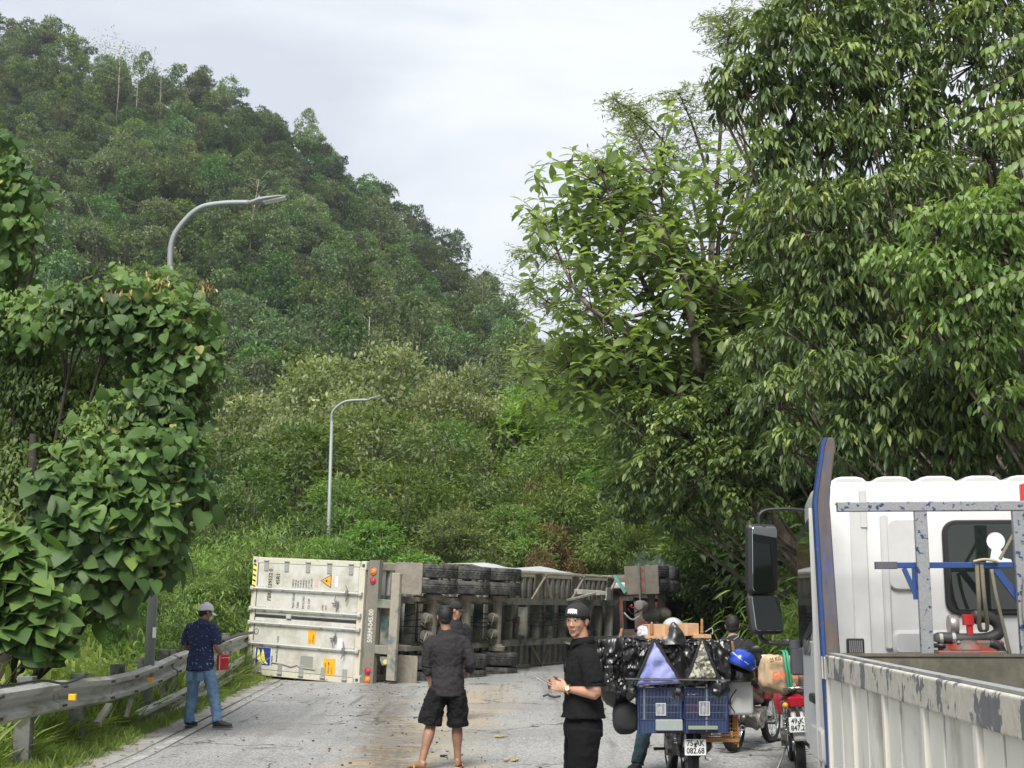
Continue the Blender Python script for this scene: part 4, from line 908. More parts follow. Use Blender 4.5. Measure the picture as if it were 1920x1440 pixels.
# ================================================================== guardrail
GR = empty('guardrail', (-4.9, 18, float(gz(-4.9, 18))), 0, 'weathered double-beam steel guardrail running from the left edge to the container', 'guardrail'); gb = GR.location
rail_pts = [(-4.15, 8.5, .84), (-4.3, 10.0, .92), (-4.5, 11.8, .955), (-4.66, 14.0, .93), (-4.82, 16.2, .87), (-4.92, 17.6, .865), (-4.93, 18.8, .93), (-4.93, 19.9, 1.02), (-5.05, 22.0, 1.09), (-5.3, 25.2, 1.14), (-5.65, 28.7, 1.20), (-6.1, 32.5, 1.26), (-6.6, 36.5, 1.32)]
def wbeam(p0, p1, name, parent):
    prof = [(0, 0), (.012, -.008), (.075, -.035), (.075, -.085), (.01, -.118), (0, -.135), (0, -.175), (.01, -.192), (.075, -.225), (.075, -.275), (.012, -.302), (0, -.31)]
    p0, p1 = Vector(p0), Vector(p1); t = (p1-p0).normalized(); side = Vector((t.y, -t.x, 0)).normalized()   # bulge to the road (+x)
    vs, fs = [], []; n = len(prof)
    for e in (p0, p1):
        for off in (0, -.005):
            for a, b in prof: vs.append(e + side*(a+off) + Vector((0, 0, b)))
    for i in range(n-1):
        fs += [(i, i+1, 2*n+i+1, 2*n+i), (n+i+1, n+i, 3*n+i, 3*n+i+1)]
    fs += [(0, 2*n, 3*n, n), (n-1, 2*n-1, 4*n-1, 3*n-1)]
    mb = MB(); mb.add(vs, fs)
    o = mb.build(name, rail_m, parent, smooth=True, angle=50)
    b = MB()
    for e, sg in ((p0, 1), (p1, -1)):
        for zz in (-.06, -.25):
            for dy in (.07, .17):
                c = e + t*dy*sg + side*.077 + Vector((0, 0, zz)); b.cyl(c-side*.005, c+side*.014, .014, seg=6)
    b.build('bolt', black, o); return o
rng2 = np.random.default_rng(8)
for i in range(len(rail_pts)-1):
    a, b = Vector(rail_pts[i])-gb, Vector(rail_pts[i+1])-gb
    a.z = rail_pts[i][2]-gb.z; b.z = rail_pts[i+1][2]-gb.z
    t = (b-a).normalized(); sd_ = Vector((t.y, -t.x, 0))
    wbeam(a - t*.14 + sd_*(.006*(i % 2)), b + t*.14 + sd_*(.006*(i % 2)), 'beam', GR)
for i, (x, y, z) in enumerate([(-4.86, 17.55, .36), (-4.93, 20.3, .48), (-5.1, 23.0, .58), (-5.35, 25.8, .66), (-5.65, 28.7, .73), (-6.1, 32.5, .8)]):
    if i: wbeam(q0_ - gb, Vector((x, y, z)) - gb, 'lower_beam', GR)
    q0_ = Vector((x, y, z))
ry_ = [r[1] for r in rail_pts]; rxx = lambda y: float(np.interp(y, ry_, [r[0] for r in rail_pts])); rzz = lambda y: float(np.interp(y, ry_, [r[2] for r in rail_pts]))
def post_y(px):
    return min(np.arange(9, 36, .05), key=lambda y: abs((rxx(y)-.19)/y*2500+960-px))
for i, (px, top) in enumerate([(71, 1268), (166, 1262), (237, 1245), (284, 1233), (321, 1218), (336, 1218)] + [(0, y) for y in (23, 25, 27, 29, 31.5, 34)]):
    Y = float(post_y(px)) if px else float(top)
    zt = at(px, top, Y).z if px else rzz(Y)+.04
    x = rxx(Y)-.19; g0 = float(gz(x, Y))-.3; mb = MB(); mb.rbox((x-gb.x, Y-gb.y, (zt+g0)/2-gb.z), (.16, .13, zt-g0), .012); mb.box((x-gb.x+.11, Y-gb.y, rzz(Y)-gb.z-.15), (.1, .1, .2))
    mb.build('post', postm, GR)
refl = mat('amber_reflector', (0.75, 0.42, 0.03), .3)
for px, py, Y in ((128, 1307, 12.8), (276, 1275, 17.3)):
    p = at(px, py, Y); MB().rbox(p-gb+Vector((.05, -.03, 0)), (.07, .05, .06), .01).build('reflector', refl, GR)
mb = MB(); mb.bar(at(205, 1322, 15.6)-gb, at(182, 1357, 15.2)-gb, .07, .05); mb.bar(at(246, 1310, 16.8)-gb, at(236, 1345, 16.7)-gb, .04, .04); mb.build('brace', steel, GR)
cablem = black
mb = MB(); mb.tube(smooth_path([at(-40, 1290, 11.6)-gb, at(30, 1283, 12)-gb, at(80, 1276, 12.4)-gb, at(125, 1281, 13)-gb, at(165, 1266, 14.5)-gb], 5), .012, 5)
mb.tube(smooth_path([at(415, 1203, 23)-gb, at(450, 1190, 25)-gb, at(476, 1186, 28)-gb], 5), .03, 5); tag(mb.build('black_cable', cablem, None, smooth='all', loc=gb), 'black cable lying loosely along the top of the left guardrail', 'cable')
# ================================================================== street lamps
lampm = mat('lamp_pole_grey', (0.27, 0.30, 0.30), .55, .2, var=.12, scale=1.5)
lens = mat('lamp_glass', (0.5, 0.52, 0.5), .25)
def street_lamp(px, py_bend, Y, arm_px, arm_py, head_px, head_py, label, base_px=None, r=.075, name='street_lamp'):
    top = at(px, py_bend, Y); g0 = float(gz(top.x, Y)); E = empty(name, (top.x, Y, g0), 0, label, 'street lamp', 'street lamps along the road'); b = E.location
    mb = MB(); bp = Vector((0, 0, -.3)) if base_px is None else at(base_px, 1236, Y)-b
    if base_px is not None: bp = Vector((bp.x, 0, -.4))
    mb.tube([bp, (top-b)*.5+bp*.5, top-b], [r*1.25, r, r*.7], 12); mb.build('pole', lampm, E, smooth='all')
    a = at(arm_px, arm_py, Y)-b; t0 = top-b; up = (t0-bp).normalized()
    rad = abs(a.z-t0.z)
    path = smooth_path([t0-up*.05, t0+up*rad*.35, t0+Vector((abs(a.x-t0.x)*.10, 0, rad*.62)), t0+Vector(((a.x-t0.x)*.33, 0, rad*.90)), t0+Vector(((a.x-t0.x)*.62, 0, rad*.985)), a], 5)
    m2 = MB(); m2.tube(path, [r*.68]*len(path), 10); m2.build('arm', lampm, E, smooth='all')
    h = at(head_px, head_py, Y)-b; d = (h-a); L_ = d.length; ux = d.normalized(); uy = Vector((0, 1, 0)); uz = ux.cross(uy)*-1
    if uz.z < 0: uz = -uz
    m3 = MB(); prof = [(0, .06, .05), (.10, .09, .06), (.22, .17, .075), (.45, .19, .07), (.75, .17, .05), (1.0, .10, .02)]; pts = []
    rings = []
    for t, w_, hh in prof:
        c = a + ux*(t*L_*1.0); w_ *= L_*.95; hh *= L_*.9
        rings.append([c + uy*w_ + uz*0, c + uy*w_*.6 + uz*hh, c - uy*w_*.6 + uz*hh, c - uy*w_ + uz*0, c - uy*w_*.8 - uz*hh*.7, c + uy*w_*.8 - uz*hh*.7])
    vs = [p for q in rings for p in q]; fs = [(i*6+k, i*6+(k+1) % 6, (i+1)*6+(k+1) % 6, (i+1)*6+k) for i in range(5) for k in range(6)] + [tuple(range(6)), tuple(range(30, 36))]
    m3.add(vs, fs); hd = m3.build('lamp_head', lampm, E, smooth=True)
    m4 = MB(); m4.bar(a + ux*L_*.35 - uz*L_*.062, a+ux*L_*.92 - uz*L_*.035, L_*.26, .01, uz); m4.build('lens', lens, hd)
    m5 = MB(); m5.lathe([(.001, 0), (L_*.035, 0), (L_*.035, L_*.06), (L_*.02, L_*.08), (.001, L_*.085)], a+ux*L_*.25+uz*L_*.06); m5.build('sensor', lampm, hd)
    return E
sl = street_lamp(319, 500, 18.6, 468, 380, 542, 368, 'nearest street lamp, its curved arm rising out of the vine-covered tree', base_px=279, r=.06)
nb = MB(); nb.box(at(286, 1186, 18.5)-sl.location+Vector((.03, -.02, 0)), (.05, .004, .14)); nb.build('number_plate', mat('pale_sticker', (.7, .72, .75), .5), sl)
street_lamp(622, 790, 41, 690, 750, 715, 741, 'second street lamp, standing right behind the overturned container', base_px=609, r=.062)
street_lamp(888, 892, 66, 918, 888, 938, 886, 'farthest street lamp, only its arm showing among the trees of the valley', r=.08)
# ================================================================== overturned trailer with container
TH_ = R(28.5); TILT = R(3.0)
Ly = Vector((math.sin(TH_), math.cos(TH_), 0)); e0 = Vector((-math.cos(TH_), math.sin(TH_), 0)); Zv = Vector((0, 0, 1))
Wx = (Zv*math.cos(TILT) - e0*math.sin(TILT)); Uz = (e0*math.cos(TILT) + Zv*math.sin(TILT))
def lying(origin, yv=None, tilt=TILT, th=None):
    if th is None: l, e = Ly, e0
    else: l = Vector((math.sin(th), math.cos(th), 0)); e = Vector((-math.cos(th), math.sin(th), 0))
    W = Zv*math.cos(tilt) - e*math.sin(tilt); U = e*math.cos(tilt) + Zv*math.sin(tilt)
    M = Matrix((W, l, U)).transposed().to_4x4(); M.translation = Vector(origin); return M
# floor corner (x=+1.219, y=0, z=1.2) must fall on photo (687, 1053)
K = at(687, 1053, 27.2); ORG = K - (Wx*1.219 + Uz*1.2)
MT = lying(ORG)
cream = mat('container_cream', (0.60, 0.59, 0.54), .5, var=.14, scale=1.6, col2=(0.44, 0.41, 0.34), amt=.36, edge=.4)
creamd = mat('container_frame_cream', (0.6, 0.57, 0.46), .55, var=.12, scale=3, col2=(0.3, 0.2, 0.12), amt=.2, edge=.2)
gasket = mat('door_gasket', (0.05, 0.05, 0.055), .7)
zinc = mat('zinc_bar', (0.6, 0.6, 0.57), .4, .3, var=.1, scale=4)
mudbrown = mat('mud_grey_paint', (0.23, 0.21, 0.18), .85, var=.25, scale=3, col2=(0.34, 0.30, 0.24), amt=.5, edge=.35)
greenp = mat('dark_green_paint', (0.035, 0.085, 0.07), .6, var=.25, scale=2, col2=(0.25, 0.24, 0.2), amt=.6, edge=.3)
CT = empty('shipping_container', (0, 0, 0), 0, 'cream forty-foot shipping container lying on its side across the road, doors facing left', 'shipping container'); CT.matrix_world = MT
CT.matrix_basis = MT
H0, H1, HW, LEN = 1.2, 4.096, 1.219, 12.19
mb = MB()
for sx in (-1, 1):
    for z in (H0+.08, H1-.08): mb.rbox((sx*(HW-.08), LEN/2, z), (.16, LEN, .15), .01, axis=1)
    mb.rbox((sx*(HW-.06), .06, (H0+H1)/2), (.12, .14, H1-H0), .01)
    mb.rbox((sx*(HW-.06), LEN-.06, (H0+H1)/2), (.12, .14, H1-H0), .01)
mb.rbox((0, .05, H0+.08), (2*HW, .12, .15), .01); mb.rbox((0, .05, H1-.07), (2*HW, .12, .13), .01)
mb.rbox((0, LEN-.05, H0+.08), (2*HW, .12, .15), .01); mb.rbox((0, LEN-.05, H1-.07), (2*HW, .12, .13), .01)
mb.build('frame', creamd, CT)
for sx in (-1, 1):
    for y in (0.08, LEN-.08):
        for z in (H0+.05, H1-.05):
            m = MB(); m.rbox((sx*(HW-.085), y-.004*(1 if y < 1 else -1), z), (.18, .18, .13), .02, axis=1)
            o = m.build('corner_casting', creamd, CT)
            m = MB(); m.lathe([(.001, -.001), (.035, -.001), (.035, .01), (.001, .01)], (sx*(HW-.085), (y-.097) if y < 1 else y+.094, z), 'y', 14); m.build('hole', gasket, o)
def corr(name, x, y0, y1, z0, z1, depth, mlt, axis, pitch=.28):
    prof = []; y = y0
    while y < y1-.01:
        prof += [(y, 0), (y+.07, 0), (y+.14, depth), (y+.21, depth)]; y += pitch
    prof.append((y1, 0)); vs = []
    for (yy, d) in prof:
        if axis == 'x': vs += [(x-d*np.sign(x), yy, z0), (x-d*np.sign(x), yy, z1)]
        else: vs += [(z0, yy, x-d), (z1, yy, x-d)]
    fs = [(2*i, 2*i+2, 2*i+3, 2*i+1) for i in range(len(prof)-1)]
    m = MB(); m.add(vs, fs); return m.build(name, mlt, CT)
corr('side_wall', HW-.01, .14, LEN-.14, H0+.15, H1-.13, .036, cream, 'x'); corr('side_wall', -HW+.01, .14, LEN-.14, H0+.15, H1-.13, .036, cream, 'x')
corr('roof', H1-.02, .14, LEN-.14, -HW+.14, HW-.14, .03, cream, 'z')
m = MB(); m.box((0, LEN-.06, (H0+H1)/2), (2*HW-.2, .03, H1-H0-.2)); m.build('front_wall', cream, CT)
under = mat('container_underside', (0.46, 0.45, 0.41), .8, var=.2, scale=2, col2=(0.25, 0.22, 0.17), amt=.35, edge=.4)
m = MB(); m.box((0, LEN/2, H0+.14), (2*HW-.3, LEN-.2, .02)); m.build('floor', mat('floor_dark', (0.11, 0.12, 0.11), .9, var=.3, scale=2), CT)
yc = .35
while yc < LEN-.3:
    m = MB(); m.box((0, yc, H0+.075), (2*HW-.3, .10, .12)); m.box((0, yc+.04, H0+.02), (2*HW-.3, .12, .012)); m.build('floor_beam', under, CT); yc += .31
# doors
for sx in (-1, 1):
    cx = sx*.565
    m = MB(); m.rbox((cx, .015, (H0+H1)/2), (1.07, .05, H1-H0-.30), .02, axis=1); dr = m.build('door', cream, CT)
    m = MB()
    for z in (H0+.165, H1-.145): m.box((cx, .003, z), (1.1, .02, .035))
    for x in (cx-.545, cx+.545): m.box((x, .003, (H0+H1)/2), (.03, .02, H1-H0-.28))
    m.build('gasket', gasket, dr)
    for xb in (.145, .57):
        m = MB(); m.cyl((sx*xb, -.055, H0+.05), (sx*xb, -.055, H1-.04), .019, seg=10)
        for z in (H0+.06, H1-.05): m.rbox((sx*xb, -.05, z), (.08, .06, .07), .012)
        for z in (H0+.45, H0+1.0, H0+2.05, H1-.4): m.rbox((sx*xb, -.03, z), (.07, .05, .05), .01)
        for z in (H0+.3, H1-.28): m.box((sx*xb+.035, -.025, z), (.04, .02, .26))
        lb = m.build('locking_bar', zinc, dr, smooth=True)
    for xb, zz, dx in ((.18, H0+.62, 1), (.40, H0+.40, -1)):
        m = MB(); m.tube([(sx*xb, -.07, zz), (sx*(xb+.1), -.085, zz-.03), (sx*(xb+.24), -.09, zz+.04*dx), (sx*(xb+.34), -.085, zz+.02)], [.012, .016, .014, .008], 6); m.rbox((sx*(xb+.17), -.055, zz), (.10, .04, .06), .01); m.rbox((sx*(xb+.17), -.05, zz+.06), (.03, .03, .14), .01)
        m.build('handle', mat('dull_steel', (.3, .3, .29), .45, .6, var=.2, scale=8), dr, smooth=True)
    for z in (1.55, 2.09, 2.64, 3.19, 3.73):
        m = MB(); m.rbox((sx*1.045, -.016, z), (.21, .02, .11), .01, axis=1); m.cyl((sx*1.15, -.03, z-.06), (sx*1.15, -.03, z+.06), .018, seg=8)
        for q in (-1, 1):
            for w_ in (0, 1): m.cyl((sx*(1.0+.07*w_), -.03, z+q*.035), (sx*(1.0+.07*w_), -.02, z+q*.035), .012, seg=6)
        m.build('hinge', mat('hinge_grey', (.42, .42, .38), .5, .3, var=.3, scale=20), dr, smooth=True)
m = MB(); m.rbox((.02, -.02, H1-1.05), (.09, .05, .12), .01); m.build('latch_plate', zinc, CT)
ink = mat('marking_ink', (0.03, 0.03, 0.03), .6); RX = lambda x, z, y=-.0135: frame((x, y, z), (1, 0, 0), (0, 0, 1))
def ctext(s, x0, z, size, sx=1.0, m=ink, sp_=1.0, b=0.0): return text('lettering', s, size, m, CT, RX(x0, z), sx=sx, spacing=sp_, bold=b)
ctext('FBIU 539522 0', .32, 3.60, .135, .82, b=.002); ctext('45R1', .66, 3.40, .13, .9, b=.002)
for s, z in (('MAX GROSS', 2.96), ('TARE', 2.84), ('PAYLOAD', 2.70), ('CU. CAP', 2.56)): ctext(s, .2, z, .078, .72)
for s, z in (('34,000 KG', 3.00), ('74,950 LB', 2.93), ('4,600 KG', 2.87), ('10,140 LB', 2.80), ('29,400 KG', 2.73), ('64,810 LB', 2.66), ('67.7 CU.M', 2.59), ('2,390 CU.FT', 2.52)): ctext(s, .62, z, .055, .72)
ctext('www.florens.com', -.92, 3.30, .085, .88); ctext('FLORENS', -1.0, 3.42, .07, .7)
ctext('H 9\'6"', .2, 2.20, .06, .7); ctext('2.9 M', .2, 2.12, .06, .7)
def patch(name, x0, x1, z0, z1, m, y=-.0125, parent=CT):
    mm = MB(); mm.box(((x0+x1)/2, y, (z0+z1)/2), (x1-x0, .002, z1-z0)); return mm.build(name, m, parent)
orange = mat('orange_label', (.85, .42, .03), .5); white = mat('white_sticker', (.75, .76, .76), .5); blue = mat('logo_blue', (.02, .05, .3), .4); yellow = mat('logo_yellow', (.9, .82, .12), .4)
patch('logo_border', -1.03, -.63, 3.44, 3.87, white); lg = patch('logo', -1.01, -.65, 3.46, 3.85, blue, -.0145)
for dz in (0, -.11):
    m = MB(); pl = [(-.93, 3.76+dz), (-.88, 3.81+dz), (-.78, 3.81+dz), (-.68, 3.79+dz), (-.66, 3.80+dz), (-.72, 3.75+dz), (-.82, 3.72+dz), (-.90, 3.70+dz), (-.98, 3.62+dz*1.0), (-.98, 3.68+dz)]
    m.add([(x, -.0165, z) for x, z in pl], [tuple(range(len(pl)))]); m.build('sail_emblem', yellow, CT)
patch('label_orange', -.50, -.22, 2.33, 2.53, orange); patch('label_orange', -1.09, -.76, 1.80, 2.10, orange); patch('label_grey', -1.02, -.75, 2.36, 2.68, mat('label_grey', (.27, .28, .25), .7))
for k, s in enumerate(('CAUTION', 'HIGH CUBE', '9 FT 6')): ctext(s, -1.06, 2.04-.08*k, .05, .9).location.y = -.0165
for k, s in enumerate(('NON', 'OPERATING')): ctext(s, -.48, 2.46-.07*k, .034, .9).location.y = -.0165
m = MB(); m.add([(.65, -.0125, 2.03), (.93, -.0125, 2.03), (.79, -.0125, 2.30)], [(0, 1, 2)]); m.build('warning_sign_border', ink, CT)
m = MB(); m.add([(.675, -.0145, 2.046), (.905, -.0145, 2.046), (.79, -.0145, 2.27)], [(0, 1, 2)]); m.build('warning_sign', orange, CT)
m = MB(); m.add([(.80, -.0165, 2.22), (.765, -.0165, 2.13), (.79, -.0165, 2.13), (.78, -.0165, 2.07), (.82, -.0165, 2.16), (.795, -.0165, 2.16)], [(0, 1, 2, 3, 4, 5)]); m.build('warning_bolt', ink, CT)
patch('label_white', .68, .90, 1.86, 1.93, white); patch('label_white', -.55, -.34, 1.66, 1.78, white); patch('label_pink', .66, .84, 2.36, 2.44, mat('faded_pink', (.62, .42, .38), .6))
m = MB(); m.lathe([(.05, 0), (.062, 0), (.062, -.002), (.05, -.002)], (-.33, -.0125, 3.88), 'y', 24, closed=True); m.build('round_mark', ink, CT)
ctext('i', -.34, 3.88, .05)
m = MB(); m.box((.82, -.012, H1-.06), (.6, .002, .09)); m.build('hazard_tape', yellow, CT)
for k in range(5):
    x = .58+.11*k; m = MB(); m.add([(x, -.0145, H1-.1), (x+.04, -.0145, H1-.1), (x+.07, -.0145, H1-.02), (x+.03, -.0145, H1-.02)], [(0, 1, 2, 3)]); m.build('hazard_stripe', ink, CT)
# dent in lower door: dark crease
m = MB(); m.tube(smooth_path([(-.93, -.02, 3.42), (-.95, -.022, 3.1), (-.98, -.022, 2.9), (-.94, -.02, 2.75), (-.98, -.02, 2.66), (-1.0, -.02, 2.3)], 4), [(.014, .006)]*21, 6); m.build('door_crease', mat('crease_grey', (.3, .29, .26), .6), CT)
# bent side sheet
m = MB(); vs = []
for i in range(9):
    y = 5.4+.6*i; vs += [(HW+.01, y, H0+.25), (HW+.10+.05*math.sin(i*1.3), y, H0+.7), (HW+.06+.04*math.sin(i), y, H0+1.6)]
m.add(vs, [(3*i+k, 3*i+3+k, 3*i+4+k, 3*i+1+k) for i in range(8) for k in range(2)]); m.build('torn_side_panel', mat('bare_sheet', (.55, .56, .56), .5, .2, var=.2, scale=2), CT, smooth=True)

# ---- the trailer
TR = empty('semi_trailer', (0, 0, 0), 0, 'three-axle semi-trailer chassis lying on its side, muddy underside and wheels turned to the road', 'trailer'); TR.matrix_basis = MT
def tyre_mb(r, wd, c, rim_r, seg=40, tread='block'):
    m = MB(); h = wd/2; prof = [(rim_r, -h*.75), (rim_r*1.06, -h*.93), (r*.80, -h), (r*.93, -h*.98), (r*.985, -h*.86), (r, -h*.62), (r, -h*.36), (r*.972, -h*.34), (r*.972, -h*.28), (r, -h*.26), (r, h*.02-.01), (r*.972, .0), (r*.972, h*.05), (r, h*.07), (r, h*.30), (r*.972, h*.32), (r*.972, h*.38), (r, h*.40), (r, h*.62), (r*.985, h*.86), (r*.93, h*.98), (r*.80, h), (rim_r*1.06, h*.93), (rim_r, h*.75)]
    m.lathe(prof, (0, 0, 0), 'x', seg)
    n = len(prof)
    for i in range(n):
        if i in (3, 4, 5, 18, 19, 20, 9, 10, 14):
            for k in range(seg):
                if k % 2 == 0:
                    v = m.v[i*seg+k]; f = .968; m.v[i*seg+k] = (v[0], v[1]*f, v[2]*f)
    c = Vector(c); m.v = [tuple(Vector(v)+c) for v in m.v]; return m
tyrem = mat('truck_tyre', (0.032, 0.033, 0.035), .8, var=.3, scale=6, col2=(0.11, 0.105, 0.095), amt=.42, edge=.4)
rimm = mat('truck_rim', (.3, .27, .22), .6, .4, var=.3, scale=5, col2=(.16, .1, .06), amt=.4)
def truck_wheel(parent, x, y, z, r=.5, wd=.285, seg=64, out=1):
    o = tyre_mb(r, wd, (x, y, z), .29, seg).build('wheel', tyrem, parent, smooth=True, angle=25)
    m = MB(); h = wd*.37; m.lathe([(.285, -h), (.29, h), (.25, h*.9), (.22, h*.1*out), (.10, h*.1*out), (.10, h*.6*out), (.001, h*.6*out)], (x, y, z), 'x', 24); m.build('rim', rimm, o, smooth=True); return o
AX = (1.5, 2.9, 4.3)
for ya in AX:
    for sx in (1, -1):
        for k, x in enumerate((1.095, .775)): truck_wheel(TR, sx*x, ya, .5, out=sx)
    m = MB(); m.cyl((-.95, ya, .5), (.95, ya, .5), .085, seg=12); m.rbox((0, ya, .5), (1.3, .16, .16), .02, axis=0)
    for sx in (1, -1): m.lathe([(.2, -.05), (.21, .05), (.15, .06), (.12, .1)], (sx*.56, ya, .5), 'x', 20)
    m.build('axle', mudbrown, TR, smooth=True)
    if ya == AX[1]: continue
    for x in (.13, -.22):
        yy = ya-.2
        m = MB(); m.lathe([(.001, -.16), (.035, -.16), (.04, -.15), (.095, -.14), (.105, -.12), (.105, -.08), (.09, -.07), (.09, .05), (.07, .07), (.001, .07)], (x, yy, .47), 'y', 20); m.build('brake_chamber', mudbrown, TR, smooth=True)
        m = MB(); m.tube(smooth_path([(x, yy-.1, .4), (x+.05, yy-.25, .33), (x-.12, yy-.3, .36), (x-.2, yy-.05, .5), (x-.12, yy+.1, .7)], 5), .012, 6); m.build('air_hose', mat('grey_hose', (.35, .34, .3), .6), TR, smooth='all')
for sx in (1, -1):
    m = MB(); m.box((sx*.48, 5.9, 1.105), (.15, 11.6, .02)); m.box((sx*.48, 5.9, .79), (.15, 11.6, .02)); m.box((sx*.48, 5.9, .95), (.02, 11.6, .30)); m.build('chassis_rail', greenp, TR)
    for ya in AX:
        for k in range(4): 
            m = MB(); m.rbox((sx*.50, ya, .60+.022*k), (.085, 1.2-.22*k, .018), .004); m.build('leaf_spring', mudbrown, TR)
        m = MB(); m.rbox((sx*.50, ya, .57), (.15, .2, .06), .01)
        for q in (-1, 1): m.cyl((sx*.50+.05*q, ya-.07, .5), (sx*.50+.05*q, ya-.07, .72), .012, seg=6)
        m.build('spring_clamp', mudbrown, TR)
    for yb in (.8, 2.2, 3.6, 5.0):
        m = MB(); m.rbox((sx*.49, yb, .69), (.12, .22, .22), .02, axis=0); m.build('spring_hanger', mudbrown, TR)
yy = .6
while yy < 11.6:
    m = MB(); m.box((0, yy, .96), (.94, .05, .2)); m.box((0, yy+.03, .87), (.94, .10, .012)); m.build('cross_member', greenp if int(yy*10) % 3 else under, TR); yy += .72
for yb, L_ in ((.12, 2.44), (2.2, 2.3), (5.25, 2.36), (7.4, 2.3), (9.5, 2.36), (11.75, 2.44)):
    m = MB(); m.rbox((0, yb, 1.11), (L_, .16, .14), .01); m.build('outrigger_beam', mudbrown if yb > 1 else greenp, TR)
for sx in (1, -1):
    m = MB(); m.rbox((sx*1.16, 8.6, 1.06), (.05, 6.6, .17), .01, axis=1); m.build('side_rail', mat('rail_beige', (.42, .39, .32), .7, var=.2, scale=3, col2=(.22, .2, .16), amt=.4, edge=.4), TR)
    for k, yb in enumerate((5.6, 6.7, 7.8, 8.9, 10.0, 11.0)):
        m = MB(); d = .6 if k % 2 else -.6; m.bar((sx*.52, yb, .9), (sx*1.14, yb+d+.3, .98), .05, .05); m.build('diagonal_brace', mudbrown, TR)
    m = MB(); m.rbox((sx*1.1, 5.05, .95), (.28, .5, .42), .02); m.build('side_box', mudbrown, TR)
    # landing leg, folded
    m = MB(); m.rbox((sx*.75, 9.3, .62), (.13, .14, .75), .01); m.rbox((sx*.75, 9.3, .2), (.1, .11, .3), .01); m.rbox((sx*.75, 9.3, .04), (.28, .26, .04), .01); m.bar((sx*.75, 9.3, .35), (sx*.5, 8.3, .85), .05, .04); m.bar((sx*.75, 9.3, .6), (sx*.75, 10.3, .95), .05, .04); m.build('landing_leg', under, TR)
m = MB(); m.rbox((0, .0, .955), (2.5, .14, .25), .012, axis=0); bu = m.build('rear_bumper', mat('bumper_paint', (0.17, 0.19, 0.18), .75, var=.2, scale=2.5, col2=(0.21, 0.185, 0.15), amt=.6, edge=.4), TR)
for x, c in ((1.03, 'orange'), (.85, 'red'), (-.93, 'red'), (-1.1, 'orange')):
    m = MB(); m.lathe([(.001, -.035), (.035, -.033), (.055, -.015), (.06, 0)], (x, -.075, .955), 'y', 20); m.lathe([(.058, -.02), (.068, -.02), (.07, 0.01)], (x, -.075, .955), 'y', 20)
    m.build('tail_light', mat('lens_orange', (.75, .25, .06), .3) if c == 'orange' else mat('lens_red', (.5, .05, .09), .3), bu, smooth=True)
m = MB(); m.rbox((-.03, -.06, .4), (2.1, .1, .2), .02, axis=0); m.build('underrun_guard', mat('guard_beige', (.34, .31, .25), .75, var=.2, scale=3, col2=(.12, .16, .16), amt=.35, edge=.3), TR)
for x in (.40, -.50):
    m = MB(); m.rbox((x, .0, .68), (.17, .12, .42), .01); m.build('guard_bracket', greenp, TR)
m = MB(); m.box((-.05, .12, .69), (.78, .02, .30)); pl_ = m.build('light_board', greenp, TR)
m = MB(); m.rbox((-.16, .10, .58), (.4, .012, .085), .008, axis=1); m.build('name_plate', white, TR)
text('lettering', '50RM-045.00', .155, mat('stencil_white', (.6, .58, .54), .7), TR, RX(-.38, .955, -.0725), sx=.78, bold=.004)
text('lettering', 'DOOSUNG', .075, mat('stencil_red', (.45, .15, .08), .6), TR, RX(-.34, .58, .092), sx=.85)
m = MB(); m.lathe([(.001, 0), (.05, 0), (.05, .01)], (.25, .10, .60), 'y', 16); m.build('round_badge', mat('badge_yellow', (.6, .55, .2), .5), TR)
m = MB(); m.prism([(-.72, .50), (-.72, .66), (-.62, .72), (-.55, .72), (-.55, .44), (-.62, .44)], .0, .02, 'xz', c=(-.08, -.02, 0)); m.build('hook_plate', greenp, TR)
m = MB(); m.lathe([(.001, -.01), (.05, -.01), (.05, .01)], (-.73, -.03, .58), 'y', 16); m.build('round_badge', mat('badge_yellow', (.6, .55, .2), .5), TR)
for sx in (1, -1):
    m = MB(); m.rbox((sx*.92, .42, .44), (.64, .025, .66), .05, axis=1); fl_ = m.build('mudflap', mat('mudflap', (.24, .215, .175), .85, var=.2, scale=5, col2=(.3, .27, .22), amt=.4, edge=.4), TR)
    fm = mat('flap_print', (.33, .31, .27), .8)
    text('lettering', 'VIETNAM' if sx > 0 else 'MUDFLAP'[:0] or 'VIETNAM', .07, fm, fl_, RX(sx*.92-.2, .2, .404), sx=.8)
    m = MB()
    for rr in (.10, .14): m.lathe([(rr, -.002), (rr+.012, -.002), (rr+.012, .002), (rr, .002)], (sx*.92, .405, .45), 'y', 20, closed=True)
    m.build('embossed_emblem', fm, fl_)
m = MB(); m.cyl((-.3, 5.9, .7), (.35, 5.9, .7), .13, seg=16); m.build('air_tank', greenp, TR, smooth=True)
for k in range(4):
    pts = [Vector((.1+.1*k-.25, .5+.1*k, .72)), Vector((-.1+.15*k-.1, 2, .65+.03*k)), Vector((.2-.1*k, 4, .7)), Vector((.1*k-.1, 6.5, .74)), Vector((.05*k, 9, .8))]
    m = MB(); m.tube(smooth_path(pts, 5), .012, 5); m.build('air_hose', black, TR, smooth='all')

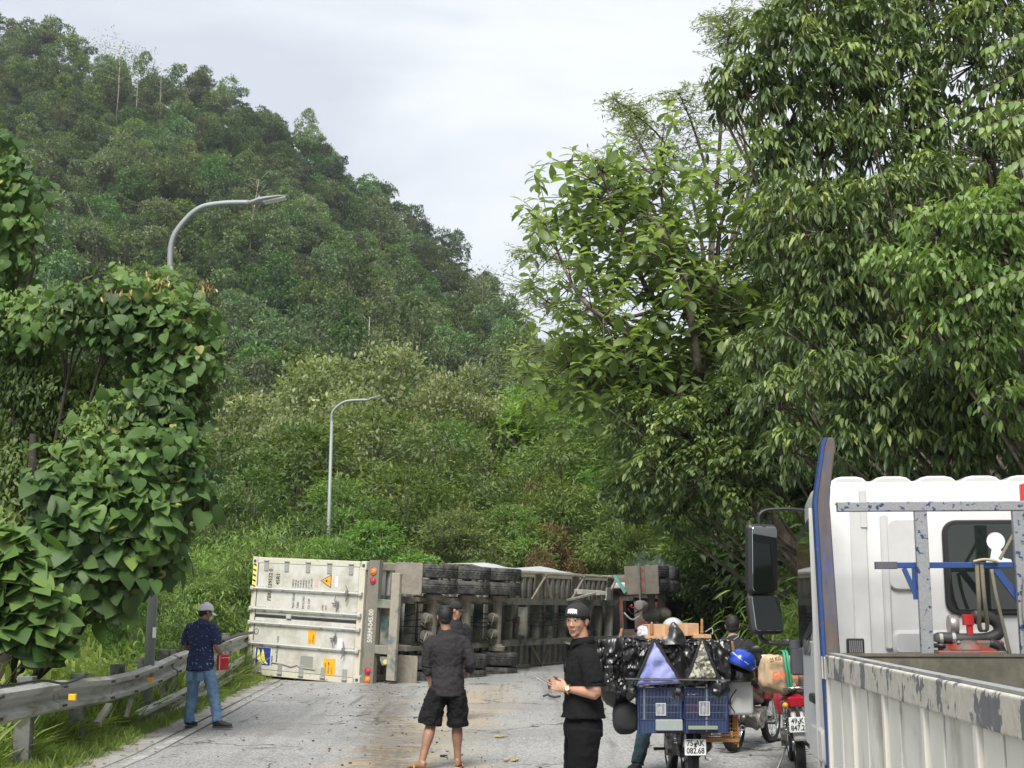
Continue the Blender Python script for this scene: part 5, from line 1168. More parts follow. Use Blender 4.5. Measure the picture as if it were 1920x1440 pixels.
# ---- tractor unit, on its side beyond the trailer
tor = at(1222, 1148, 35.0); Mt = lying((tor.x, 35.0, float(zr(35))+1.24), th=R(18), tilt=R(-1.5)); Mt = Mt @ Matrix.Translation((0, 0, -.5))
TU = empty('tractor_unit', (0, 0, 0), 0, 'muddy tractor unit on its side beyond the trailer, twin rear tyres and box fenders showing', 'truck'); TU.matrix_basis = Mt
for sx in (1, -1):
    for x in (1.08, .72): truck_wheel(TU, sx*x, 0, .5, wd=.31, out=sx)
    for x in (1.08, .72): truck_wheel(TU, sx*x, 1.35, .5, wd=.31, out=sx)
    truck_wheel(TU, sx*.95, 4.6, .5, out=sx)
    m = MB(); m.box((sx*.4, 2.4, .95), (.08, 6.2, .26)); m.build('chassis_rail', greenp, TU)
    m = MB(); m.rbox((sx*.87, -.72, .80), (.72, .03, .42), .01, axis=1); m.rbox((sx*.87, -.62, .33), (.72, .03, .36), .01, axis=1); m.rbox((sx*.87, -.66, .56), (.70, .02, .12), .01, axis=1); m.build('mudguard', mat('fender_brown', (.33, .285, .235), .8, var=.12, scale=3, col2=(.25, .21, .17), amt=.4, edge=.4), TU)
    for k in range(3):
        m = MB(); m.add([(sx*.87-.3+.24*k, -.678, .51), (sx*.87-.22+.24*k, -.678, .51), (sx*.87-.14+.24*k, -.678, .61), (sx*.87-.22+.24*k, -.678, .61)], [(0, 1, 2, 3)]); m.build('warning_stripe', mat('stripe_red', (.55, .13, .07), .6), TU)
    m = MB(); m.rbox((sx*.8, -.76, .62), (.95, .05, .05), .01); m.build('lamp_bracket', steel, TU)
m = MB(); m.cyl((-.9, 0, .5), (.9, 0, .5), .1, seg=12); m.cyl((-.9, 1.35, .5), (.9, 1.35, .5), .1, seg=12); m.ell((0, 0, .5), (.22, .25, .25)); m.ell((0, 1.35, .5), (.22, .25, .25)); m.build('axle', mudbrown, TU, smooth=True)
m = MB(); m.lathe([(.001, -.2), (.1, -.19), (.14, -.12), (.14, .3), (.1, .35), (.001, .36)], (.22, -.75, .62), 'y', 18); m.build('air_tank', mat('tank_pinkgrey', (.45, .4, .38), .6, .2, var=.25, scale=6), TU, smooth=True)
m = MB(); m.bar((.55, -.8, .98), (1.0, -.5, 1.32), .08, .05, (0, 1, 0)); m.build('strut', mat('strut_green', (.12, .36, .27), .6, var=.2, scale=5), TU)
m = MB(); m.rbox((0, .2, 1.15), (.9, .9, .1), .05); m.build('fifth_wheel', mat('greasy_black', (.03, .03, .03), .5, .3, var=.3, scale=8), TU)
for k in range(3):
    m = MB(); m.tube(smooth_path([(-.1+.15*k, -.75, .9), (.05+.1*k, -.95, 1.0-.1*k), (-.12+.15*k, -.95, .8), (.0+.1*k, -.8, .6)], 6), .02, 6); m.build('coiled_hose', [mat('hose_white', (.6, .58, .55), .5), black, mat('hose_red', (.5, .06, .04), .5)][k], TU, smooth='all')
cabr = mat('cab_red', (.2, .04, .03), .6, var=.2, scale=2, col2=(.14, .13, .11), amt=.6, edge=.3)
m = MB(); m.rbox((0, 4.6, 2.1), (2.35, 2.1, 2.3), .12); cb_ = m.build('cab', cabr, TU, smooth=True)
m = MB(); m.rbox((0, 3.53, 2.5), (1.4, .03, .6), .08, axis=1); m.build('rear_window', black, cb_)
m = MB(); m.rbox((.85, 3.4, 1.6), (.18, .2, 1.6), .05); m.build('exhaust_stack', mat('stack_white', (.6, .58, .55), .5, .3), TU)
# thin blue smoke over the engine
def smoke():
    m = bpy.data.materials.new('thin_smoke'); m.use_nodes = True; nt = m.node_tree; nt.nodes.remove(nt.nodes['Principled BSDF']); o = nt.nodes['Material Output']
    v = N(nt, 'ShaderNodeVolumePrincipled'); v.inputs['Color'].default_value = (.75, .85, 1, 1)
    tc = N(nt, 'ShaderNodeTexCoord'); nz = N(nt, 'ShaderNodeTexNoise'); nz.inputs['Scale'].default_value = 2.2; nz.inputs['Detail'].default_value = 4; nt.links.new(tc.outputs['Object'], nz.inputs['Vector'])
    gr = N(nt, 'ShaderNodeTexGradient', gradient_type='SPHERICAL'); nt.links.new(tc.outputs['Object'], gr.inputs['Vector'])
    r = N(nt, 'ShaderNodeMapRange'); r.inputs[1].default_value = .45; r.inputs[2].default_value = .75; r.inputs[4].default_value = 2.6; nt.links.new(nz.outputs[0], r.inputs[0])
    mu = N(nt, 'ShaderNodeMath', operation='MULTIPLY'); nt.links.new(r.outputs[0], mu.inputs[0]); nt.links.new(gr.outputs[0], mu.inputs[1]); nt.links.new(mu.outputs[0], v.inputs['Density']); nt.links.new(v.outputs[0], o.inputs['Volume'])
    return m
p = at(1222, 1078, 35.5); mb = MB(); mb.ell((0, 0, 0), (1, 1, 1), 16, 10); so = mb.build('smoke', smoke()); so.location = p; so.scale = (.7, .8, .75); tag(so, 'faint bluish smoke drifting up over the tractor wheels', kind='stuff')
# ================================================================== white truck at the right
wpaint = mat('truck_white', (0.56, 0.56, 0.55), .4, var=.10, scale=1.5, coat=.3)
TKA = R(-4.8); TO_ = Vector((2.17, 9.22, 0.0))
TK = empty('white_truck', TO_, TKA, 'white flatbed truck seen from behind at the right edge, with a worn blue headboard frame', 'truck')
wp = mat('bed_white_paint', (0.72, 0.70, 0.63), .6, var=.08, scale=2, col2=(0.42, 0.39, 0.32), amt=.25, edge=.25, bump=.1, stretch=(1, 1, .35))
worn = mat('peeling_rail', (0.56, 0.53, 0.46), .6, var=.25, scale=4.5, col2=(0.17, 0.17, 0.185), amt=.40, edge=.03, bump=.25, bscale=20, stretch=(1, 1, .8))
bare = mat('bare_rail_edge', (0.42, 0.42, 0.42), .45, .4, var=.2, scale=6, col2=(.2, .2, .2), amt=.3)
bedin = mat('bed_inside', (0.09, 0.085, 0.065), .85, var=.3, scale=4, col2=(0.15, 0.14, 0.11), amt=.35, edge=.5)
blueworn = mat('worn_blue', (0.30, 0.31, 0.32), .5, .3, var=.35, scale=22, col2=(0.03, 0.05, 0.17), amt=.30, edge=.05, bump=.15)
bluepost = mat('post_brown', (0.12, 0.10, 0.09), .7, .1, var=.3, scale=6, col2=(0.07, 0.09, 0.2), amt=.35, edge=.5, stretch=(1, 1, .3))
bluep = mat('blue_paint', (0.02, 0.06, 0.21), .45, var=.2, scale=7, col2=(.12, .12, .14), amt=.22, edge=.1)
TOPZ = 1.335
# bed (behind the cab: y from 0 towards the camera, negative)
BL = -5.6
side = empty('bed_side', (0, 0, 0)); side.parent = TK
m = MB(); m.rbox((-.012, BL/2, TOPZ-.075), (.075, -BL, .15), .012, axis=1); m.build('top_rail', worn, side)
m = MB(); m.box((0.0, BL/2, TOPZ+.008), (.06, -BL, .012)); m.build('rail_edge', bare, side)
m = MB(); m.rbox((0, BL/2, .50), (.08, -BL, .08), .01, axis=1); m.build('bottom_rail', worn, side)
ribs = [.03, -.96, -1.97, -2.93, -3.87, -4.85]; seams = [-.45, -1.39, -2.32, -3.26, -4.2, -5.1]
for i, y in enumerate(ribs):
    m = MB(); m.rbox((-.022, y-.02, .86), (.045, .06, .80), .008); m.build('rib', wp, side)
for i in range(len(ribs)):
    y0, ys_, y1 = ribs[i]-.05, seams[i], (ribs[i+1] if i+1 < len(ribs) else BL)
    m = MB(); m.rbox((-.006, (y0+ys_)/2, .86), (.03, abs(y0-ys_)-.012, .80), .006); m.build('flat_panel', wp, side)
    n = 14; vs = []
    for k in range(n+1):
        t = k/n; y = ys_-.006 + (y1+.012-ys_)*t; x = -.012 + .028*math.sin(math.pi*min(max((t-.12)/.7, 0), 1))**1.5
        vs += [(x, y, .46), (x, y, 1.26), (.03, y, .46), (.03, y, 1.26)]
    fs = []
    for k in range(n): a = 4*k; fs += [(a, a+4, a+5, a+1), (a+2, a+3, a+7, a+6), (a+1, a+5, a+7, a+3)]
    m = MB(); m.add(vs, fs); m.build('pressed_panel', wp, side, smooth=True)
m = MB(); m.rbox((-.03, .02, TOPZ-.09), (.05, .08, .16), .02); m.cyl((-.055, .05, TOPZ-.16), (-.055, .05, TOPZ-.01), .012, seg=8); m.build('corner_latch', worn, side)
m = MB(); m.box((1.18, -.02, .93), (2.3, .04, .80)); m.box((1.18, -.02, TOPZ+.002), (2.3, .06, .02)); m.build('bed_front_wall', bedin, TK)
m = MB(); m.box((1.18, BL/2, .56), (2.3, -BL, .05)); m.build('bed_floor', bedin, TK)
m = MB(); m.box((2.36, BL/2, .93), (.05, -BL, .8)); m.build('bed_right_side', wp, TK)
m = MB(); m.box((1.18, BL/2, .40), (.9, -BL+.5, .18)); m.build('chassis', black, TK)
tb = MB(); tb.rbox((0, 0, 0), (.55, .45, .22), .03); cc = at(1945, 1285, 6.2); tb_ = tb.build('toolbox', mat('grey_box', (.17, .18, .19), .5, .2, var=.2, scale=3)); tb_.location = (cc.x+.02, 6.3, 1.12); tb_.rotation_euler = (0, .12, .3); tag(tb_, 'dark grey metal box leaning inside the truck bed at the right edge', 'metal box')
# headboard frame
HB = empty('headboard_frame', (0, 0, 0)); HB.parent = TK
def zat(py, Y=9.3): return at(960, py, Y).z
def xat(px, y=.05):       # local x on the plane local y
    Y = TO_.y + y; X = at(px, 1100, Y).x; return (X-TO_.x)*math.cos(TKA) - 0 + (X-TO_.x)*0 - y*math.sin(-TKA)*1.0 if False else (X - TO_.x)/math.cos(TKA) - y*math.tan(-TKA)
x0, x1 = xat(1547), xat(1576)
m = MB()
zb, zk, zt = .5, zat(945), zat(822)
def postring(x0_, x1_, z, y0=.03, y1=.13): return [(x0_, y0, z), (x1_, y0, z), (x1_, y1, z), (x0_, y1, z)]
vs = postring(x0, x1, zb) + postring(x0-.035, x1-.055, zk) + postring(x0-.02, x1-.045, zk+.1) + postring(x0+.035, x1+.0, zt-.05) + postring(x0+.055, x1-.01, zt)
fs = [(0, 3, 2, 1), (16, 17, 18, 19)] + [(4*i+k, 4*i+(k+1) % 4, 4*i+4+(k+1) % 4, 4*i+4+k) for i in range(4) for k in range(4)]
m.add(vs, fs); m.build('upright', bluepost, HB, bevel=.008)
m = MB(); vs = [(a-.022 if i % 4 in (0, 3) else b_, y-.006 if i % 4 in (0, 1) else y+.006, z) for i, (a, y, z) in enumerate(vs) for b_ in [[x0, x0-.035, x0-.02, x0+.035, x0+.055][i//4]-.002]]
m.add(vs, fs); m.build('blue_edge', bluep, HB)
za, zb_ = zat(960), zat(942)
m = MB(); m.rbox(((x1+2.4)/2, .08, (za+zb_)/2), (2.4-x1+.0, .06, zb_-za), .006, axis=0); m.build('top_bar', blueworn, HB)
for a, b in ((1718, 1741), (1897, 1920)):
    xa, xb = xat(a), xat(b); m = MB(); m.rbox(((xa+xb)/2, .08, (TOPZ-.1+za)/2), (xb-xa, .05, za-TOPZ+.1), .006); m.build('upright', blueworn, HB)
z2 = zat(1060); xl, xr_ = xat(1648), xat(1898)
m = MB(); m.rbox(((xl+xr_)/2, .125, z2), (xr_-xl, .035, .04), .004, axis=0); m.build('cross_bar', bluep, HB)
m = MB(); m.rbox((xl+.06, .125, z2), (.15, .045, .05), .004, axis=0); m.build('bar_end', bluepost, HB)
m = MB(); m.bar((xat(1697), .125, z2-.02), (xat(1718), .12, zat(1120)), .03, .03, (0, 1, 0)); m.bar((xat(1716), .125, z2), (xat(1716), .12, zat(1124)), .03, .03, (0, 1, 0)); m.build('gusset', bluep, HB); m = MB(); m.bar((xat(1862), .13, z2-.01), (xat(1905), .13, zat(1125)), .045, .03, (0, 1, 0)); m.build('gusset', bluep, HB)
# cab
CAB = empty('cab', (0, 0, 0)); CAB.parent = TK
yc0, yc1 = .62, 2.02; YC = TO_.y + yc0
def cz(py): return at(960, py, YC).z
def cx(px): return xat(px, yc0)
xl0, xr0, zroof, zbot = .03, 2.36, cz(903), .55
# body shell: rounded box section swept front to back with taper
def section(y, xl, xr, zb, zt, r, n=5):
    o = []
    for (cxx, czz, a0) in ((xr-r, zt-r, 0), (xl+r, zt-r, 90), (xl+.03, zb+.03, 180), (xr-.03, zb+.03, 270)):
        rr = r if a0 < 180 else .03
        for k in range(n+1): a = R(a0+90*k/n); o.append((cxx+rr*math.cos(a), y, czz+rr*math.sin(a)))
    return o
secs = [section(yc0, xl0+.05, xr0-.05, zbot, zroof-.05, .10), section(yc0+.035, xl0, xr0, zbot, zroof, .12), section(yc0+.5, xl0, xr0, zbot, zroof+.01, .12), section(yc0+.95, xl0+.03, xr0-.03, zbot, zroof-.02, .12), section(yc1, xl0+.11, xr0-.11, zbot, zroof-.22, .14)]
n = len(secs[0]); vs = [p for s_ in secs for p in s_]; fs = [tuple(range(n)), tuple(range(4*n, 5*n))] + [(i*n+k, i*n+(k+1) % n, (i+1)*n+(k+1) % n, (i+1)*n+k) for i in range(4) for k in range(n)]
m = MB(); m.add(vs, fs); shell = m.build('cab_body', wpaint, CAB, smooth=True, angle=45)
# roof ribs (humps)
hump = [(1655, 60), (1745, 62), (1818, 62), (1890, 62), (1960, 62), (2030, 62)]
m = MB()
for px, w_ in [(1600, 60), (1680, 66), (1762, 66), (1844, 66), (1926, 66), (2008, 66), (2090, 66)]:
    x = cx(px); wdt = w_/2500*YC*1.15; 
    prof = [(-wdt/2, 0), (-wdt*.36, .032), (-wdt*.2, .042), (wdt*.2, .042), (wdt*.36, .032), (wdt/2, 0), (wdt/2, -.05), (-wdt/2, -.05)]
    m.prism([(x+a, zroof+b-.004) for a, b in prof], yc0+.03, yc1-.4, 'xz')
m.build('roof_rib', wpaint, CAB, bevel=.014)
# pressed relief in the rear wall
def ridge(pts, w_, d, name='pressed_ridge', mt=wpaint):
    m = MB(); 
    for a, b in zip(pts[:-1], pts[1:]): m.bar((a[0], yc0+.004, a[1]), (b[0], yc0+.004, b[1]), d*2, w_, (b[1]-a[1], 0, -(b[0]-a[0])) )
    return m.build(name, mt, CAB, bevel=min(d, .01))
m = MB(); m.rbox((cx(1700), yc0-.001, cz(1040)), (.30, .05, .52), .07, axis=1); m.build('pressed_panel', wpaint, CAB, smooth=True)
m = MB(); m.rbox((cx(1659), yc0-.004, cz(1090)), (.055, .06, .98), .025, axis=1); m.build('pressed_ridge', wpaint, CAB, smooth=True)
m = MB(); m.rbox((cx(1612), yc0+.002, cz(1100)), (.12, .04, 1.2), .05, axis=1); m.build('pressed_ridge', wpaint, CAB, smooth=True)
m = MB(); m.rbox((cx(1760), yc0+.0, cz(1205)), (.75, .10, .18), .05, axis=1); m.build('pressed_step', wpaint, CAB, smooth=True)
m = MB(); m.rbox((cx(1622), yc0-.012, cz(955)), (.05, .03, .28), .01, axis=1); m.build('drip_channel', wpaint, CAB)
m = MB(); m.box(((xl0+xr0)/2, yc0-.003, zroof-.16), (xr0-xl0-.25, .012, .012)); m.build('roof_seam_shadow', mat('seam_grey', (.5, .5, .48), .6), CAB)  # roof seam and its shadow, put in together as one grey strip
# rear window
wx0, wx1, wz0, wz1 = cx(1764), cx(1764)+.93, cz(1153), cz(977)
m = MB(); m.rbox(((wx0+wx1)/2, yc0-.012, (wz0+wz1)/2), (wx1-wx0, .04, wz1-wz0), .10, axis=1, seg=6); wf = m.build('rear_window', mat('window_rubber', (.015, .015, .015), .5), CAB, smooth=True)
gm = bpy.data.materials.new('tinted_glass'); gm.use_nodes = True; b_ = gm.node_tree.nodes['Principled BSDF']; b_.inputs['Base Color'].default_value = (.012, .018, .015, 1); b_.inputs['Roughness'].default_value = .03; b_.inputs['Specular IOR Level'].default_value = .8
m = MB(); m.rbox(((wx0+wx1)/2, yc0-.03, (wz0+wz1)/2), (wx1-wx0-.07, .02, wz1-wz0-.07), .07, axis=1, seg=6); m.build('pane', gm, wf, smooth=True)
m = MB(); hx, hz = cx(1859), cz(1017)
prof = [(hx+.065*math.cos(R(a)), hz+.065*math.sin(R(a))) for a in range(-60, 241, 20)] + [(hx-.045, hz-.12), (hx-.075, hz-.13), (hx-.075, hz-.165), (hx+.11, hz-.165), (hx+.10, hz-.13), (hx+.05, hz-.12)]
m.prism(prof, yc0-.043, yc0-.041, 'xz'); m.build('painted_reflection', mat('reflection_pale', (.72, .8, .82), .4), wf)  # roundish white reflection on the pane, put in as a flat pale shape
# vent
m = MB(); vx, vz = cx(1597), cz(1212); m.rbox((vx, yc0-.012, vz), (.125, .03, .115), .012, axis=1); ve = m.build('air_vent', black, CAB, smooth=True)
for k in range(7): m = MB(); m.box((vx-.042+.014*k, yc0-.032, vz), (.006, .012, .085)); m.build('slat', mat('vent_slat', (.25, .25, .25), .5), ve)
# left side: window, door seam, handle, mouldings (outer face x = xl0)
m = MB(); m.prism([(yc0+.42, 1.60), (yc1-.10, 1.36), (yc1-.2, zroof-.40), (yc0+.40, zroof-.28)], -.004, .012, 'yz', c=(xl0-.002, 0, 0)); sw = m.build('side_window', gm, CAB)
m = MB(); m.prism([(yc0+.36, 1.53), (yc1-.05, 1.29), (yc1-.14, zroof-.34), (yc0+.34, zroof-.22)], 0, .012, 'yz', c=(xl0-.008+.004, 0, 0)); m.build('window_frame', black, CAB)
m = MB(); m.rbox((xl0+.012, yc0+.74, 1.0), (.03, .82, .8), .08, axis=0); dd = m.build('door', mat('door_silver', (.55, .57, .57), .35, var=.04, scale=3), CAB, smooth=True)
m = MB(); m.box((xl0-.012, yc0+.30, 1.45), (.03, .012, 1.9)); m.build('door_seam', mat('seam_grey', (.5, .5, .48), .6), CAB)
m = MB(); m.rbox((xl0-.012, yc0+.50, .98), (.05, .2, .07), .02, axis=1); m.build('handle', black, dd, smooth=True)
text('lettering', 'HINO', .16, mat('letter_grey', (.12, .12, .12), .5), dd, frame((xl0-.008, yc0+1.05, 1.34), (0, -1, 0), (0, -.25, 1)), sx=1.0, bold=.006)
m = MB(); m.rbox((xl0+.04, yc0+.45, .66), (.12, .7, .26), .05, axis=0); m.build('mudguard', wpaint, CAB, smooth=True)
m = MB(); m.rbox((1.19, yc0+.9, .40), (1.9, 1.6, .34), .05); m.build('underbody', black, CAB)
for sx, xx in ((-1, .32), (1, 2.0)):
    o = tyre_mb(.42, .24, (xx, yc0+.95, .42), .24, 48).build('wheel', tyrem, TK, smooth=True, angle=25); 
    o = tyre_mb(.42, .24, (xx, -3.6, .42), .24, 48).build('wheel', tyrem, TK, smooth=True, angle=25)
# mirrors
MIR = empty('mirror', (0, 0, 0)); MIR.parent = TK
Ti_ = TK.matrix_basis.inverted()
Rz = Matrix.Rotation(TKA, 4, 'Z'); Ti_ = (Matrix.Translation(TO_) @ Rz).inverted()
def tl(px, py, Y): return Ti_ @ at(px, py, Y)
mirg = bpy.data.materials.new('mirror_glass'); mirg.use_nodes = True; b_ = mirg.node_tree.nodes['Principled BSDF']; b_.inputs['Base Color'].default_value = (.5, .52, .52, 1); b_.inputs['Metallic'].default_value = 1; b_.inputs['Roughness'].default_value = .03
YM = 11.2
def mirror(px, py, wpx_, hpx_, nm, zrot, xrot):
    c = tl(px, py, YM); w_, h_ = wpx_*YM/2500, hpx_*YM/2500
    Mx = Matrix.Rotation(zrot, 3, 'Z') @ Matrix.Rotation(xrot, 3, 'X')
    m = MB(); m.rbox(c, (w_, .09, h_), .045, Mx, axis=1, seg=5); h = m.build(nm, black, MIR, smooth=True)
    m = MB(); m.rbox(c + Mx @ Vector((.008, -.042, 0)), (w_-.035, .014, h_-.04), .03, Mx, axis=1, seg=5); m.build('glass', mirg, h, smooth=True); return h
mirror(1427, 1048, 62, 128, 'mirror_head', R(27), R(2)); mirror(1433, 1152, 66, 74, 'mirror_head', R(24), R(-12))
m = MB(); m.tube(smooth_path([tl(1424, 986, YM), tl(1424, 966, YM), tl(1440, 956, YM), tl(1490, 955, 11.1), tl(1536, 962, 10.9)], 5), .014, 8)
m.tube(smooth_path([tl(1424, 1188, YM), tl(1430, 1200, YM), tl(1450, 1206, YM), tl(1506, 1208, 11.0)], 5), .02, 8)
m.tube([tl(1417, 960, YM)+Vector((.03, .05, 0)), tl(1422, 1190, YM)+Vector((.03, .05, 0))], .012, 6)
m.build('mirror_arm', black, MIR, smooth='all')
m = MB(); m.cyl(tl(1491, 1200, 11.0), tl(1491, 1216, 11.0), .05, seg=14); c = tl(1495, 1240, 11.0); m.rbox(c, (.11, .10, .22), .03); m.build('arm_bracket', mat('bracket_grey', (.07, .075, .085), .4), MIR, smooth=True)
# red pump and hoses between cab and bed
PU = empty('red_pump', (TK.location + Vector((0, 0, 0))), TKA, 'red motor pump with thick black hoses between the cab and the truck bed', 'pump')
hose = mat('hose_black', (.045, .045, .045), .6, var=.2, scale=8); redm = mat('pump_red', (.26, .045, .03), .6, var=.3, scale=10, col2=(.12, .10, .085), amt=.5, edge=.3)
def q(px, py, y=.38): 
    Y = TO_.y+y; p = at(px, py, Y); return Vector((xat(px, y), y, p.z))
m = MB(); m.tube(smooth_path([q(1745, 1203), q(1752, 1196), q(1790, 1198), q(1835, 1197), q(1858, 1186), q(1856, 1168), q(1838, 1157), q(1813, 1158)], 5), .042, 12); m.build('thick_hose', hose, PU, smooth='all')
for px, py in ((1775, 1197), (1752, 1198), (1820, 1158)):
    m = MB(); c = q(px, py); m.lathe([(.04, -.012), (.048, -.012), (.048, .012), (.04, .012)], c, 'x', 14, closed=True); m.build('hose_clamp', steel, PU)
m = MB(); c = q(1776, 1172, .42); m.lathe([(.001, -.03), (.07, -.03), (.075, -.02), (.075, .02), (.07, .03), (.001, .03)], c, 'x', 22); m.build('filter_can', mat('filter_grey', (.35, .32, .3), .35, .6), PU, smooth=True)
m = MB(); m.rbox(q(1804, 1162), (.07, .06, .075), .005); m.rbox(q(1806, 1183), (.04, .04, .16), .005); m.build('bracket', mat('bright_red', (.6, .03, .03), .4), PU)
m = MB(); m.ell(q(1800, 1217), (.14, .12, .07)); m.rbox(q(1835, 1216), (.20, .2, .12), .03); m.cyl(q(1760, 1222), q(1760, 1207), .05, seg=14); m.cyl(q(1795, 1205), q(1850, 1212), .035, seg=10); m.rbox(q(1805, 1235), (.5, .25, .12), .02); pb = m.build('pump_body', redm, PU, smooth=True)
for k in range(6):
    m = MB(); m.cyl(q(1785+14*k, 1207+(k % 3)*4, .33), q(1785+14*k, 1203+(k % 3)*4, .30), .012, seg=6); m.build('bolt', black, pb)
m = MB(); m.tube(smooth_path([q(1840, 1205, .3), q(1856, 1212, .3), q(1862, 1226, .3)], 4), .035, 10); m.cyl(q(1752, 1214), q(1752, 1206), .055, seg=14); m.build('elbow', black, PU, smooth='all')
strapm = mat('strap_khaki', (.22, .2, .15), .8, var=.2, scale=20)
def strap(px_pts, lab, w_=.012):
    m = MB(); m.tube(smooth_path([q(a, b, y) for a, b, y in px_pts], 5), [(w_, .004)]*(5*(len(px_pts)-1)+1), 6, flat=(1, 0, 0)); o = m.build('hanging_strap', strapm, None, smooth='all'); o.location = TO_; o.rotation_euler.z = TKA; tag(o, lab, 'strap', 'straps hanging from the blue cross bar')
strap([(1826, 1056, .10), (1826, 1120, .13), (1824, 1175, .25), (1832, 1182, .28), (1838, 1175, .26), (1836, 1120, .13), (1835, 1056, .10)], 'looped khaki strap hanging from the blue cross bar to the pump', .016)
strap([(1852, 1068, .11), (1858, 1120, .13), (1868, 1180, .2), (1876, 1228, .25)], 'single khaki strap slanting down right of the looped strap', .013)
strap([(1898, 1000, .1), (1880, 1030, .1), (1868, 1050, .1)], 'dark strap tied from the right post to the cross bar', .012)
strap([(1912, 1080, .04), (1906, 1150, .04), (1916, 1228, .0)], 'khaki rope wound down the right-hand post of the frame', .013)
m = MB(); m.tube(smooth_path([q(1820, 1054, .09), q(1840, 1050, .08), q(1862, 1054, .09), q(1858, 1062, .15), q(1830, 1064, .15), q(1822, 1058, .1)], 4), .010, 6)
o = m.build('rope_knot', mat('rope_tan', (.4, .33, .2), .9), None, smooth='all'); o.location = TO_; o.rotation_euler.z = TKA; tag(o, 'tan rope knotted around the middle of the blue cross bar', 'rope')
m = MB(); m.rbox(q(1922, 928, .12), (.07, .06, .13), .012); m.rbox(q(1924, 914, .12), (.04, .05, .04), .01); m.build('red_lamp', mat('red_lens', (.65, .03, .04), .3), HB, smooth=True)
# ================================================================== people
from mathutils import noise as mnoise
skin_m = mat('skin', (0.46, 0.25, 0.165), .5, var=.08, scale=6, col2=(.38, .18, .12), amt=.35, edge=.6)
skin_tan = mat('skin_tan', (0.30, 0.165, 0.108), .5, var=.1, scale=6, col2=(.26, .12, .07), amt=.35, edge=.6)
hairm = mat('black_hair', (0.012, 0.011, 0.011), .55, var=.5, scale=40, bump=.5, bscale=90)
def cloth(name, col, **k):
    k.setdefault('rough', .9); k.setdefault('var', .12); k.setdefault('scale', 6); k.setdefault('bump', .18); k.setdefault('bscale', 26); return mat(name, col, **k)
_tex = {}
def dtex(scale, kind='CLOUDS'):
    k = (round(scale, 3), kind)
    if k not in _tex:
        t = bpy.data.textures.new('folds', kind); t.noise_scale = scale
        if kind == 'CLOUDS': t.noise_depth = 2
        _tex[k] = t
    return _tex[k]
def remesh(mb, name, m, parent, vox=.01, smooth_it=6, folds=0.0, fscale=.07, sub=0):
    me = bpy.data.meshes.new(name); me.from_pydata(mb.v, [], mb.f); me.materials.append(m); me.update()
    import bmesh
    bm = bmesh.new(); bm.from_mesh(me); bmesh.ops.recalc_face_normals(bm, faces=bm.faces); bm.to_mesh(me); bm.free()
    tmp = bpy.data.objects.new('tmp', me); COL.objects.link(tmp)
    r = tmp.modifiers.new('r', 'REMESH'); r.mode = 'VOXEL'; r.voxel_size = vox; r.use_smooth_shade = True
    s = tmp.modifiers.new('s', 'SMOOTH'); s.iterations = smooth_it; s.factor = .5
    if folds:
        d = tmp.modifiers.new('d', 'DISPLACE'); d.texture = dtex(fscale); d.strength = folds; d.mid_level = .5
        d2 = tmp.modifiers.new('d2', 'DISPLACE'); d2.texture = dtex(fscale*.4); d2.strength = folds*.35; d2.mid_level = .5
    dg = bpy.context.evaluated_depsgraph_get(); dg.update()
    out_ = bpy.data.meshes.new_from_object(tmp.evaluated_get(dg)); bpy.data.objects.remove(tmp); out_.name = name
    out_.materials.clear(); out_.polygons.foreach_set('use_smooth', [True]*len(out_.polygons))
    return link_mesh(name, out_, m, parent)
def loft(mb, rings, seg=16, sub=4, flat=(1, 0, 0)):
    """rings: (point, rx, ry) - smoothed elliptical tube"""
    pts = smooth_path([Vector(r[0]) for r in rings], sub)
    rr = []
    for i in range(len(rings)-1):
        for k in range(sub): t = k/sub; t = t*t*(3-2*t); rr.append((rings[i][1]*(1-t)+rings[i+1][1]*t, rings[i][2]*(1-t)+rings[i+1][2]*t))
    rr.append((rings[-1][1], rings[-1][2])); mb.tube(pts, rr, seg, flat=flat)
def hand(mb, wrist, d, palm, thumb_side, curl=.5, scale=1.0, grip=None):
    """d: pointing direction of the palm; palm: palm normal; thumb_side: direction the thumb leaves to"""
    d = Vector(d).normalized(); pn = Vector(palm); pn = (pn - pn.dot(d)*d).normalized(); sd_ = d.cross(pn)
    if sd_.dot(Vector(thumb_side)) < 0: sd_ = -sd_
    w = Vector(wrist); s = scale
    loft(mb, [(w - d*.01, .026*s, .020*s), (w + d*.03*s, .034*s, .017*s), (w + d*.07*s, .041*s, .015*s), (w + d*.09*s, .038*s, .012*s)], 10, 2, flat=sd_)
    for k, (off, L) in enumerate(((.030, .072), (.010, .080), (-.011, .075), (-.030, .058))):
        p = w + d*.085*s + sd_*off*s; dirv_ = d.copy(); pts = [p - d*.02*s, p]
        c = curl[k] if isinstance(curl, (list, tuple)) else curl*(1+.12*k)
        for j, f in enumerate((.42, .33, .25)):
            a = c*(.7+.3*j); dirv_ = (dirv_*math.cos(a) + pn*math.sin(a)).normalized(); p = p + dirv_*L*f*s; pts.append(p)
        mb.tube(pts, [.0095*s, .0092*s, .0085*s, .008*s, .0062*s], 8)
    p = w + d*.022*s + sd_*.026*s; t = (d*.62 + sd_*.68 + pn*.35).normalized(); t2 = (d*.85 + sd_*.15 + pn*.45).normalized()
    mb.tube([p - t*.012, p + t*.035*s, p + t*.035*s + t2*.028*s, p + t*.035*s + t2*.05*s], [.014*s, .012*s, .0095*s, .007*s], 8)
def headrot(yaw, pitch=0, roll=0): return (Matrix.Rotation(yaw, 3, 'Z') @ Matrix.Rotation(pitch, 3, 'X') @ Matrix.Rotation(roll, 3, 'Y'))
